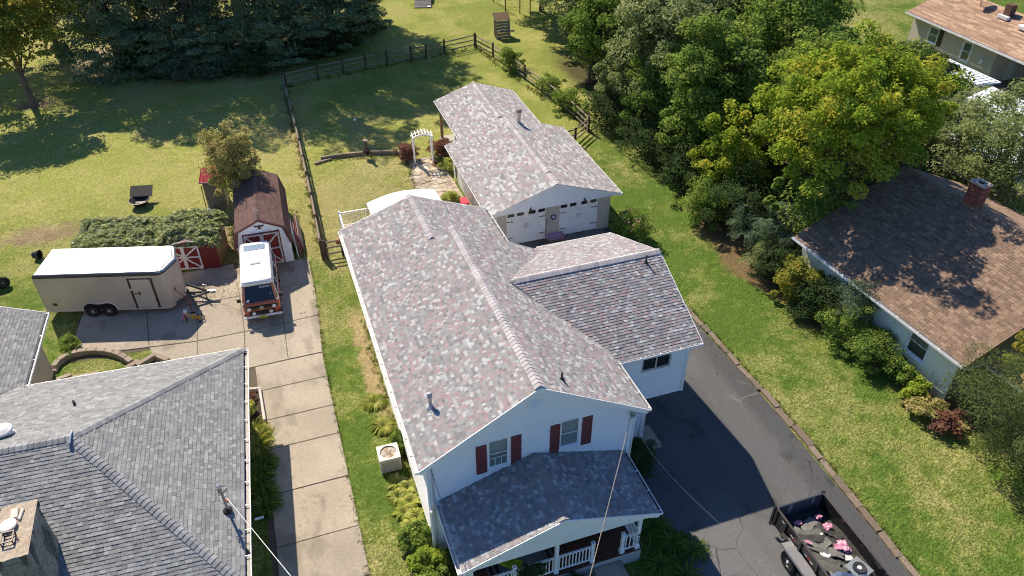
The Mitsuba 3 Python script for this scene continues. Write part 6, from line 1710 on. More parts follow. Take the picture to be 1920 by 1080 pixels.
cn = thing('shade_canopy', 'white fabric shade canopy stretched over the deck behind the white house', 'canopy')
nu, nv = 20, 14
CA, CB, CC_, CD = np.array([2.05, 22.3, 2.35]), np.array([6.15, 22.55, 2.35]), np.array([6.3, 17.6, 2.6]), np.array([2.1, 17.4, 2.6])
vv = []
for j in range(nv + 1):
    for i in range(nu + 1):
        u, v = i / nu, j / nv
        p = (CA * (1 - u) + CB * u) * (1 - v) + (CD * (1 - u) + CC_ * u) * v
        p = p + np.array([0, 0.35 * math.sin(math.pi * u) * (1 - v) ** 2, 0.30 * math.sin(math.pi * u) * math.sin(math.pi * (0.15 + 0.7 * v))])
        vv.append(p)
ff = [[j * (nu + 1) + i, j * (nu + 1) + i + 1, (j + 1) * (nu + 1) + i + 1, (j + 1) * (nu + 1) + i] for j in range(nv) for i in range(nu)]
scene[f'{cn}__fabric'] = mikit.ply((np.array(vv), np.array(ff)), 'paint', smooth=True, color=np.full((len(vv), 3), 0.84))
for p in (CA, CB, CC_, CD):
    put(f'{cn}__pole', MB((0.5, 0.5, 0.5)).tube([(p[0], p[1], 0.6), p], 0.03, 8), 'metal')
co = thing('red_cooler', 'red lidded cooler standing between the yellow plant and the garage wall', 'cooler')
put(f'{co}__body', MB((0.55, 0.17, 0.10)).bbox(8.0, 8.45, 23.3, 24.1, 0.0, 0.42, 0.03), 'paint')
put(f'{co}__lid', MB((0.55, 0.03, 0.07)).bbox(7.97, 8.48, 23.27, 24.13, 0.425, 0.56, 0.04), 'paint')

# retaining wall of blocks by the grey house, loose stones, planter
rw = thing('block_retaining_wall', 'curved low wall of grey brown blocks around the small grass bed by the grey house', 'retaining wall')
ctrl = np.array([(-14.35, 15.55), (-14.0, 16.45), (-13.3, 16.65), (-12.5, 16.5), (-11.7, 16.05), (-11.1, 15.4), (-10.75, 14.85)])
tt = np.linspace(0, len(ctrl) - 1, 80)
from scipy.interpolate import CubicSpline
sp_ = CubicSpline(np.arange(len(ctrl)), ctrl)
cu = sp_(tt)
al = np.concatenate([[0], np.cumsum(np.linalg.norm(np.diff(cu, axis=0), axis=1))])


def along(a):
    return np.array([np.interp(a, al, cu[:, 0]), np.interp(a, al, cu[:, 1])])


for lay in range(2):
    a = 0.1 + 0.22 * lay
    while a < al[-1] - 0.25:
        p, q = along(a), along(min(a + 0.44, al[-1]))
        k = rng.uniform(0.8, 1.2)
        put(f'{rw}__block', MB((0.30 * k, 0.255 * k, 0.205 * k)).bbox(0.008, np.linalg.norm(q - p) - 0.008, -0.13, 0.13, 0.15 * lay + 0.003, 0.15 * lay + 0.148, 0.015, None, frame((*p, 0), (*(q - p), 0))), 'matt')
        a += 0.45
for i, (p, q) in enumerate((((-10.6, 14.7), (-9.75, 15.25)), ((-9.7, 15.1), (-9.2, 14.6)), ((-11.1, 14.6), (-10.5, 15.0)))):
    put(f'{rw}__block', MB((0.27, 0.22, 0.175)).beam((*p, 0.14), (*q, 0.14), 0.24, 0.26), 'matt')
for i, (x, y, L, a, lab) in enumerate(((-13.9, 15.05, 0.7, 20, 'flat grey stone slab lying left of the small grass bed by the grey house'), (-12.9, 14.9, 1.1, -4, 'long flat stone slab on the grass bed behind the grey roof edge'), (-12.1, 14.7, 0.6, -8, 'short flat stone slab right of the long slab behind the grey roof'))):
    t = thing('stone_slab', lab, 'stone')
    m = sheet(x, y, 0.14, L, 0.22, a, (0.33, 0.28, 0.22), seed=500 + i, wob=0.02, edge=0.15, th=0.12)
    put(t, m, 'matt', number=False)
pl = thing('planter_frame', 'weathered white timber planter frame between the grey house and the concrete driveway', 'planter')
for p, q in (((-6.0, 11.35), (-5.15, 11.2)), ((-5.2, 11.12), (-5.14, 9.1))):
    put(f'{pl}__board', MB((0.55, 0.50, 0.45)).beam((*p, 0.14), (*q, 0.14), 0.1, 0.24), 'matt')
put(f'{pl}__soil', MB((0.055, 0.042, 0.035)).box(-6.2, -5.26, 9.2, 11.14, -0.05, 0.09), 'matt')

# edging along the asphalt
ed = thing('driveway_edging', 'row of worn brown edging stones between the asphalt driveway and the right lawn', 'edging')
ey = -9.0
ex_ = lambda y: float(np.interp(y, [-9, -6, -3, 0, 3, 6, 9, 12.5], [16.52, 16.62, 16.68, 16.78, 16.70, 16.6, 16.45, 16.2]))
while ey < 12.0:
    L = rng.uniform(0.55, 1.25)
    gone = rng.random() < 0.07
    x0_, x1_ = ex_(ey), ex_(ey + L)
    if not gone:
        k = rng.uniform(0.8, 1.2)
        m = MB((0.185 * k, 0.15 * k, 0.115 * k))
        hz_ = rng.uniform(0.07, 0.12)
        bxm = trimesh.creation.box((L - 0.03, rng.uniform(0.24, 0.32), hz_ + 0.06)).subdivide().subdivide().subdivide()
        bxm.vertices = bxm.vertices + (meshkit.fbm(bxm.vertices * 6 + ey, 3)[:, None] - 0.5) * np.array([0.03, 0.07, 0.05])
        M = frame((x0_ + rng.uniform(-0.04, 0.04), ey, 0), (x1_ - x0_ + rng.uniform(-0.05, 0.05), L, 0))
        v = np.array(bxm.vertices) + (L / 2, 0, hz_ / 2 - 0.03)
        put(f'{ed}__edging_stone', m.add(v @ M[:3, :3].T + M[:3, 3], bxm.faces), 'matt')
    ey += L
# porch toys and plants
sd = thing('toy_slide', 'lime green plastic toddler slide on the front porch', 'toy')
sl_ = MB((0.30, 0.42, 0.015))
sx_ = np.linspace(0, 1, 9)
for i in range(8):
    za, zb = [PF + 0.52 * (1 - x) ** 1.3 + 0.06 for x in (sx_[i], sx_[i + 1])]
    xa, xb = [1.95 + 1.0 * x for x in (sx_[i], sx_[i + 1])]
    ya, yb = [-1.25 - 0.55 * x for x in (sx_[i], sx_[i + 1])]
    sl_.beam((xa, ya, za), (xb, yb, zb), 0.34, 0.03)
    for s_ in (-0.18, 0.18):
        sl_.beam((xa + 0.48 * s_, ya + 0.87 * s_, za + 0.05), (xb + 0.48 * s_, yb + 0.87 * s_, zb + 0.05), 0.03, 0.12)
put(f'{sd}__chute', sl_, 'gloss')
put(f'{sd}__ladder', MB((0.02, 0.09, 0.30)).bbox(1.55, 1.9, -1.4, -1.05, PF, PF + 0.6, 0.04), 'gloss')
rgk = thing('striped_rug', 'grey outdoor rug with striped ends on the porch floor', 'rug')
put(f'{rgk}__field', MB((0.13, 0.145, 0.16)).box(2.2, 3.9, -2.0, -0.2, PF + 0.004, PF + 0.012), 'matt')
for x in (1.75, 3.92):
    for i in range(4):
        put(f'{rgk}__stripe', MB((0.02, 0.02, 0.02) if i % 2 else (0.14, 0.10, 0.09)).box(x + i * 0.11, x + i * 0.11 + 0.105, -2.0, -0.2, PF + 0.004, PF + 0.011), 'matt')

# ================================================================ wires
def wire(kind, label, pts, r, c, sag=0.0):
    t = thing(kind, label, 'cable')
    pts = [np.array(p, float) for p in pts]
    cs = CubicSpline(np.linspace(0, 1, len(pts)), np.array(pts)) if len(pts) > 2 else None
    xs_ = np.linspace(0, 1, 28)
    q = [cs(x) if cs is not None else pts[0] * (1 - x) + pts[1] * x - np.array([0, 0, sag * 4 * x * (1 - x)]) for x in xs_]
    put(t, MB(c).tube(q, r, 5), 'paint', number=False)


wire('service_cable', 'twisted service cable rising from the right front corner of the white house over the porch', [(7.95, 0.35, 4.95), (3.43, -6, 6.33), (-0.9, -12, 7.8)], 0.012, (0.27, 0.22, 0.17))
wire('service_cable', 'thin white cable running from the house corner over the asphalt driveway', [(8.03, 0.35, 4.64), (8.68, -1.1, 3.2), (10.17, -2.7, 1.55), (11.42, -4.6, 0.5), (12.0, -6.2, 0.06)], 0.006, (0.42, 0.41, 0.40))
wire('service_cable', 'white cable from the roof mast of the grey house to the street', [(-6.28, 1.75, 4.5), (-4.37, -3.0, 5.82), (-2.0, -9.0, 7.6)], 0.012, (0.60, 0.60, 0.60))
wire('service_cable', 'thin dark cable from the left house corner down over the porch roof', [(0.42, 0.30, 4.9), (0.55, -1.0, 4.05), (0.75, -2.62, 3.0)], 0.010, (0.08, 0.08, 0.09))
lp = MB((0.03, 0.03, 0.035))
for r, z in ((0.16, 4.98), (0.12, 4.86), (0.1, 4.75)):
    lp.tube([(7.98 + r * math.cos(a), 0.28, z + 0.7 * r * math.sin(a)) for a in np.linspace(0, 5.5, 14)], 0.012, 5)
put(f'{H}__cable_loops', lp, 'paint')

# ================================================================ plants
GREEN = dict(maple=[(0.120, 0.165, 0.020), (0.155, 0.195, 0.024), (0.19, 0.215, 0.03), (0.085, 0.130, 0.020), (0.225, 0.215, 0.036)],
             mid=[(0.085, 0.125, 0.028), (0.11, 0.15, 0.032), (0.065, 0.105, 0.024), (0.13, 0.165, 0.04)],
             pale=[(0.13, 0.155, 0.06), (0.16, 0.18, 0.085), (0.10, 0.13, 0.05)],
             dark=[(0.042, 0.066, 0.026), (0.055, 0.082, 0.032), (0.034, 0.055, 0.022)],
             blue=[(0.070, 0.098, 0.060), (0.088, 0.118, 0.075), (0.055, 0.08, 0.048)],
             olive=[(0.165, 0.16, 0.055), (0.20, 0.19, 0.075), (0.13, 0.125, 0.042), (0.22, 0.19, 0.09)],
             gold=[(0.10, 0.13, 0.03), (0.15, 0.15, 0.03), (0.12, 0.145, 0.03), (0.20, 0.165, 0.035)],
             dry=[(0.19, 0.095, 0.07), (0.23, 0.125, 0.095), (0.15, 0.075, 0.055)],
             hosta=[(0.20, 0.22, 0.05), (0.26, 0.26, 0.075), (0.14, 0.17, 0.035), (0.30, 0.29, 0.11)],
             lime=[(0.16, 0.22, 0.03), (0.22, 0.26, 0.04), (0.12, 0.17, 0.03)],
             yew=[(0.060, 0.082, 0.030), (0.080, 0.102, 0.036), (0.048, 0.068, 0.025)],
             vine=[(0.145, 0.165, 0.085), (0.19, 0.205, 0.12), (0.105, 0.13, 0.058), (0.195, 0.205, 0.085), (0.23, 0.24, 0.15)],
             shade=[(0.070, 0.095, 0.052), (0.092, 0.118, 0.072), (0.052, 0.075, 0.038), (0.105, 0.12, 0.06)])

for _k, _g in dict(maple=2.4, mid=2.5, pale=2.3, hosta=2.2, lime=2.0, vine=2.5, yew=2.6, olive=2.6, gold=2.1, blue=2.4, shade=3.6, dark=2.0, dry=1.5).items():
    GREEN[_k] = [tuple(min(0.6, q * _g) for q in c_) for c_ in GREEN[_k]]


def leaves(centres, outs, size, pal, r, up=0.7, out=0.55, aspect=0.62, fold=0.25, spread=0.12, cidx=None, droop=0.0):
    """Folded four-cornered leaves at the given points."""
    n = len(centres)
    nrm = r.normal(size=(n, 3)) * 0.55 + outs * out + np.array([0, 0, up])
    nrm /= np.linalg.norm(nrm, axis=1, keepdims=True)
    d = r.normal(size=(n, 3)) + outs * 0.6 - np.array([0, 0, droop])
    d -= nrm * (d * nrm).sum(1, keepdims=True)
    d /= np.linalg.norm(d, axis=1, keepdims=True) + 1e-9
    s = np.cross(nrm, d)
    L = size * r.uniform(0.65, 1.3, (n, 1))
    W = L * aspect * 0.5
    base = centres - d * L * 0.5
    v = np.stack([base, centres + s * W + nrm * W * fold - d * L * 0.05, base + d * L, centres - s * W + nrm * W * fold - d * L * 0.05], 1).reshape(-1, 3)
    i = np.arange(n)[:, None] * 4
    f = np.vstack([i + [0, 1, 2], i + [0, 2, 3]])
    pal = np.array(pal)
    ci = r.integers(len(pal), size=n) if cidx is None else cidx
    c = pal[ci] * (1 + spread * r.uniform(-1, 1, (n, 1)))
    return v, f, np.repeat(c, 4, 0)


def crown(mb, c, rad, n, size, pal, seed, clumps=110, cr=0.17, inner=0.16, lump=0.5, flat=0.7, zmin=-0.55, **kw):
    """Leaves gathered in clumps near the surface of an uneven ellipsoid."""
    r = np.random.default_rng(seed)
    c, rad = np.array(c, float), np.array(rad, float)
    dirs = r.normal(size=(clumps, 3))
    dirs /= np.linalg.norm(dirs, axis=1, keepdims=True)
    dirs[:, 2] = np.where(dirs[:, 2] < zmin, -dirs[:, 2] * 0.7, dirs[:, 2])
    lobes = 1 + lump * (meshkit.fbm(dirs * 1.6 + seed * 3.1, 2) - 0.5) * 1.6
    rr = lobes * (0.42 + 0.58 * r.uniform(0, 1, clumps) ** 0.42)
    cc = dirs * rr[:, None]
    per = np.full(clumps, n // clumps)
    k = np.repeat(np.arange(clumps), per)
    q = r.normal(size=(len(k), 3))
    q /= np.linalg.norm(q, axis=1, keepdims=True)
    q[:, 2] = np.abs(q[:, 2]) * np.where(r.random(len(k)) < 0.72, 1, -0.7)
    q *= (r.uniform(0.25, 1.0, (len(k), 1)) ** 0.5)
    size_k = cr * r.uniform(0.7, 1.45, clumps)
    p = cc[k] + q * size_k[k][:, None] * np.array([1, 1, flat])
    outs = 0.5 * dirs[k] + 0.7 * q
    pal = np.array(pal)
    clump_tone = r.integers(len(pal), size=clumps)
    ci = np.where(r.random(len(k)) < 0.6, clump_tone[k], r.integers(len(pal), size=len(k)))
    mb.add(*leaves(c + p * rad, outs, size, pal, r, cidx=ci, **kw))
    m = int(n * inner)
    p = r.normal(size=(m, 3))
    p /= np.linalg.norm(p, axis=1, keepdims=True)
    o = p.copy()
    p *= r.uniform(0.2, 0.85, (m, 1))
    mb.add(*leaves(c + p * rad, o, size * 1.2, pal, r, **kw))
    return cc * rad + c


def tree(kind, label, x, y, h, cz, rad, pal, seed, n=16000, size=0.24, group=None, clumps=110, trunk_r=0.22, cat='tree', bare=0, extra=(), **kw):
    t = thing(kind, label, cat, group)
    mb = MB()
    tips = crown(mb, (x, y, cz), rad, n, size, GREEN[pal] if isinstance(pal, str) else pal, seed, clumps=clumps, **kw)
    for (dx, dy, dz, ra, nn, pp) in extra:
        tips = np.vstack([tips, crown(mb, (x + dx, y + dy, cz + dz), ra, nn, size, GREEN[pp], seed + 77, clumps=max(20, int(clumps * nn / n)), **kw)])
    put(f'{t}__crown', mb, 'leaf')
    r = np.random.default_rng(seed + 1)
    tm = MB()
    ztop = cz + rad[2] * 0.45
    bend = r.uniform(-0.3, 0.3, 2)
    zs = np.linspace(-0.1, ztop, 7)
    axis = np.array([[x + bend[0] * (z / ztop) ** 2, y + bend[1] * (z / ztop) ** 2, z] for z in zs])
    tm.tube(axis, np.linspace(trunk_r * 1.25, trunk_r * 0.3, 7), 8)
    for p in tips[r.permutation(len(tips))[:26]]:
        a = axis[r.integers(2, 6)]
        midp = (a + p) / 2 + np.array([0, 0, -0.12 * np.linalg.norm(p - a)]) + r.normal(size=3) * 0.15
        tm.tube([a, midp, p], [trunk_r * 0.35, trunk_r * 0.2, 0.02], 5)
    for i in range(bare):
        a = r.uniform(0, 6.28)
        b = np.array([math.cos(a), math.sin(a), 0.35])
        p0 = np.array([x, y, cz + rad[2] * 0.5])
        p1 = p0 + b * rad[0] * 0.8
        tm.tube([p0, p1, p1 + b * rad[0] * 0.55 + (0, 0, 0.1)], [0.03, 0.02, 0.007], 5)
        for s_ in (0.6, 0.9, 1.2):
            o = r.normal(size=3) * 0.25
            tm.tube([p0 + b * rad[0] * s_, p0 + b * rad[0] * (s_ + 0.3) + o], [0.011, 0.005], 4)
    put(f'{t}__trunk', tm, 'bark')
    return t


def bush(kind, label, x, y, rad, pal, seed, n=2600, size=0.12, z=None, cat='shrub', group=None, clumps=45, **kw):
    t = thing(kind, label, cat, group)
    mb = MB()
    kw.setdefault('inner', 0.3)
    crown(mb, (x, y, rad[2] * 0.8 if z is None else z), rad, n, size, GREEN[pal] if isinstance(pal, str) else pal, seed, clumps=clumps, cr=0.26, **kw)
    put(f'{t}__foliage', mb, 'leaf')
    r = np.random.default_rng(seed)
    st_ = MB()
    for i in range(7):
        a = r.uniform(0, 6.28)
        st_.tube([(x + 0.08 * math.cos(a), y + 0.08 * math.sin(a), 0), (x + rad[0] * 0.5 * math.cos(a), y + rad[1] * 0.5 * math.sin(a), rad[2] * 1.2)], [0.02, 0.008], 5)
    put(f'{t}__stem', st_, 'bark')
    return t


def straps(mb, x, y, n, L, W, pal, r, lift=0.7, z=0.0):
    """Arching strap leaves from a crown at the ground."""
    pal = np.array(pal)
    for i in range(n):
        a = r.uniform(0, 6.283)
        d = np.array([math.cos(a), math.sin(a), 0])
        s = np.array([-d[1], d[0], 0])
        l, w, up = L * r.uniform(0.7, 1.2), W * r.uniform(0.7, 1.3), lift * r.uniform(0.6, 1.3)
        t = np.linspace(0, 1, 6)
        pts_ = np.array([x, y, z]) + d * (0.04 + l * t[:, None] * 0.85) + np.array([0, 0, 1]) * (l * up * (t - 0.95 * t ** 2.2))[:, None]
        ww = w * np.array([0.5, 0.95, 1.0, 0.8, 0.5, 0.05]) * 0.5
        v = np.vstack([pts_ + s * ww[:, None] + (0, 0, 0.01), pts_ - (0, 0, 0.012), pts_ - s * ww[:, None] + (0, 0, 0.01)])
        f = []
        for j in range(5):
            f += [[j, j + 1, 7 + j], [j, 7 + j, 6 + j], [6 + j, 7 + j, 13 + j], [6 + j, 13 + j, 12 + j]]
        mb.add(v, f, pal[r.integers(len(pal))] * r.uniform(0.85, 1.15))


def strap_plant(kind, label, x, y, n, L, W, pal, seed, lift=0.7, cat='plant', group=None, z=0.0):
    t = thing(kind, label, cat, group)
    mb = MB()
    straps(mb, x, y, n, L, W, GREEN[pal] if isinstance(pal, str) else pal, np.random.default_rng(seed), lift, z)
    put(t, mb, 'leaf', number=False)


def fronds(kind, label, x, y, h, n, L, pal, seed, cat='shrub'):
    """Sumac-like shrub: stems topped by drooping compound leaves."""
    t = thing(kind, label, cat)
    r = np.random.default_rng(seed)
    mb, sm = MB(), MB()
    pal = np.array(GREEN[pal])
    for i in range(n):
        a, q = r.uniform(0, 6.283), r.uniform(0, 1) ** 0.5
        top = np.array([x + q * L * 1.3 * math.cos(a), y + q * L * 1.3 * math.sin(a), h * r.uniform(0.55, 1.0)])
        if i % 4 == 0:
            sm.tube([(x + 0.2 * q * math.cos(a), y + 0.2 * q * math.sin(a), 0), top], [0.03, 0.012], 5)
        for k in range(9):
            b = r.uniform(0, 6.283)
            d = np.array([math.cos(b), math.sin(b), 0])
            s = np.array([-d[1], d[0], 0])
            l = 0.62 * r.uniform(0.7, 1.2)
            tt_ = np.linspace(0.15, 1, 9)
            mid = top + d * (l * tt_)[:, None] + np.array([0, 0, 1]) * (l * (0.35 * tt_ - 0.65 * tt_ ** 2))[:, None]
            for sg in (-1, 1):
                tip = mid + sg * s * 0.16 + d * 0.05 - (0, 0, 0.035)
                w = d * 0.028
                v = np.stack([mid, (mid + tip) / 2 + w + (0, 0, 0.012), tip, (mid + tip) / 2 - w + (0, 0, 0.012)], 1).reshape(-1, 3)
                ii = np.arange(9)[:, None] * 4
                mb.add(v, np.vstack([ii + [0, 1, 2], ii + [0, 2, 3]]), pal[r.integers(len(pal))] * r.uniform(0.85, 1.15))
    put(f'{t}__foliage', mb, 'leaf')
    put(f'{t}__stem', sm, 'bark')


# ---- trees at the back left
tree('maple_tree', 'yellowing maple tree with a bare lower trunk standing alone on the left lawn', -19.4, 49.2, 9, 6.4, (4.6, 4.4, 3.6), 'gold', 101, n=17000, size=0.27, clumps=120)
tree('maple_tree', 'golden maple behind the yellowing maple, cut by the top left corner', -25.5, 60, 11, 7.0, (5, 5, 4.5), 'gold', 102, n=14000, size=0.3)
tree('feathery_tree', 'soft grey green tree right of the yellowing maple at the top', -18.5, 59.5, 10, 5.6, (5.2, 4.5, 5.2), 'blue', 103, n=26000, size=0.22, clumps=170, aspect=0.35, droop=0.9, up=0.2)
DK = 'tall dark trees behind the back fence'
for i, (x, y, h, ra, lab) in enumerate(((-13.2, 55.5, 15.5, 5.2, 'leftmost of the tall dark trees behind the back lawn'), (-7.0, 55.5, 19.0, 5.8, 'second of the tall dark trees from the left, behind the long fence'), (-0.8, 54.8, 21.5, 5.6, 'third of the tall dark trees from the left, over the back fence'), (5.0, 56.5, 20.0, 5.2, 'rightmost of the tall dark trees, beside the open far lawn'))):
    tree('dark_tree', lab, x, y, h, h * 0.55, extra=((-0.5, -2.6, 2.6 - h * 0.55, (5.4, 3.0, 2.7), 14000, 'shade'), (1.5, 4.0, 3.0 - h * 0.55, (5.0, 3.0, 3.2), 9000, 'shade')), rad=(ra, ra * 0.9, h * 0.48), pal='shade', seed=110 + i, n=36000, size=0.26, clumps=220, group=None, trunk_r=0.35, aspect=0.45, droop=0.6, cr=0.13, zmin=-0.97, inner=0.08)
for i, (x, y, h, lab) in enumerate(((-11.5, 63.5, 18, 'left tree of the second row behind the tall dark trees'), (-3.0, 63.5, 22, 'tallest tree hidden behind the middle of the dark trees'), (5.5, 65.0, 22, 'right tree of the second row behind the tall dark trees'))):
    tree('dark_tree', lab, x, y, h, h * 0.55, (5.4, 4.6, h * 0.44), 'dark', 180 + i, n=26000, size=0.3, clumps=160, trunk_r=0.35)
bush('low_bush', 'low grey green bush under the dark trees at the edge of the lawn', -6.6, 50.6, (3.2, 1.6, 1.6), 'blue', 120, n=6000, size=0.2)
bush('low_bush', 'second low bush under the dark trees, near the fence end', -2.2, 50.2, (2.2, 1.4, 1.3), 'dark', 121, n=4000, size=0.2)
# ---- small tree behind the barn shed
tree('thin_leaved_tree', 'small olive leaved tree with bare twigs on top behind the barn shed', -4.85, 27.4, 6, 3.3, (1.5, 1.4, 2.7), 'olive', 130, n=15000, size=0.14, clumps=120, trunk_r=0.12, bare=5, cr=0.2, inner=0.15, aspect=0.5)
# ---- trees on the right, far to near
for i, (x, y, h, r_, pal, lab) in enumerate(((26.4, 58, 10, 4.2, 'mid', 'farthest green tree of the right hand row, by the wire fence'),
                                         (26.0, 50.5, 10.5, 4.0, 'mid', 'second tree of the right hand row, past the fence corner'),
                                         (25.5, 43.5, 11.0, 4.0, 'pale', 'pale leaved tree of the right hand row opposite the fence bend'),
                                         (25.2, 36.8, 11, 4.0, 'mid', 'green tree behind the sunlit fence, opposite the garage chimney'),
                                         (25.2, 30.2, 11.5, 4.0, 'pale', 'tall pale green tree right of the garage'),
                                         (25.6, 24.0, 10.0, 3.8, 'mid', 'dark green tree between the garage and the bright maple'),
                                         (32.5, 54, 13, 5.0, 'mid', 'tree at the top edge behind the right hand row'),
                                         (32.5, 45, 14, 5.0, 'mid', 'tall tree in the second row at the top, left of the bright maple'),
                                         (32.0, 36, 14, 4.8, 'dark', 'dark tree of the second row directly behind the pale green tree'),
                                         (33.5, 27.5, 12, 4.6, 'mid', 'tree of the second row right behind the bright maple crown'))):
    tree('leafy_tree', lab, x, y, h, h * 0.55, (r_, r_, h * 0.47), pal, 140 + i, n=17000, size=0.25, clumps=130, trunk_r=0.25)
for i, (x, y, h, r__, pal, lab) in enumerate(((23.6, 39.5, 6.5, 2.3, 'mid', 'low leafy tree behind the middle of the sunlit fence'), (23.4, 33.0, 6.0, 2.2, 'pale', 'low pale tree by the end of the sunlit fence'), (23.6, 28.0, 6.8, 2.4, 'mid', 'low leafy tree leaning over the lawn right of the garage'), (23.9, 23.2, 6.5, 2.4, 'mid', 'low leafy tree between the lawn and the dark green tree'), (24.0, 18.8, 6.4, 2.3, 'maple', 'low yellow green tree left of the bright maple'))):
    tree('young_tree', lab, x, y, h, h * 0.55, (r__, r__, h * 0.46), pal, 190 + i, n=9000, size=0.2, clumps=90, trunk_r=0.12)
tree('bright_maple', 'large bright yellow green maple overhanging the brown roof', 26.4, 12.9, 13, 8.2, (4.7, 4.4, 4.3), 'maple', 160, n=50000, size=0.19, clumps=250, trunk_r=0.34, cr=0.12, lump=0.8, flat=0.95, extra=((3.2, 3.0, -1.4, (3.0, 3.0, 3.6), 10000, 'mid'), (-1.8, -1.0, -4.4, (2.6, 1.8, 2.4), 9000, 'mid')))
tree('leafy_tree', 'tree hidden low behind the bright maple and the brown roof', 31.0, 21.0, 10, 5.2, (3.8, 3.8, 4.4), 'mid', 170, n=14000, size=0.25)
tree('reddish_tree', 'thin reddish tree in front of the beige house roof', 45.5, 40.5, 8, 5.2, (3.4, 3.4, 3.4), [(0.16, 0.10, 0.06), (0.13, 0.12, 0.05), (0.20, 0.13, 0.09)], 161, n=7000, size=0.25, clumps=80, inner=0.08)
tree('leafy_tree', 'green tree at the top between the second row and the reddish tree', 43, 50, 12, 7, (5, 5, 5), 'mid', 162, n=13000, size=0.3)
tree('leafy_tree', 'green tree at the top edge left of the beige roof', 38, 45, 11, 6.5, (4.6, 4.6, 4.8), 'pale', 163, n=12000, size=0.3)
tree('dark_leaved_tree', 'dark leaved tree half hiding the metal roofed shed', 41.5, 24.5, 6.5, 3.6, (3.6, 3.4, 2.7), 'dark', 164, n=14000, size=0.26, clumps=90, inner=0.2)
tree('leafy_tree', 'smaller tree between the bright maple and the dark leaved tree', 36.5, 21.5, 7, 4.0, (3.2, 3.2, 3.2), 'mid', 165, n=11000, size=0.25)
tree('pale_tree', 'pale grey green tree at the right edge behind the brick chimney', 37.8, 12.0, 7.5, 4.4, (3.8, 4.6, 3.4), 'pale', 166, n=15000, size=0.24, clumps=110, aspect=0.4)
tree('pale_tree', 'second pale tree behind the brown roof, left of the brick chimney', 37.5, 17.5, 6.5, 3.6, (2.8, 2.8, 2.6), 'pale', 167, n=9000, size=0.24, aspect=0.4)
tree('small_tree', 'small yellow green tree at the corner of the brown roof, right edge', 26.6, -1.9, 5.6, 4.0, (1.7, 1.7, 1.9), 'gold', 168, n=11000, size=0.14, clumps=90, trunk_r=0.1)
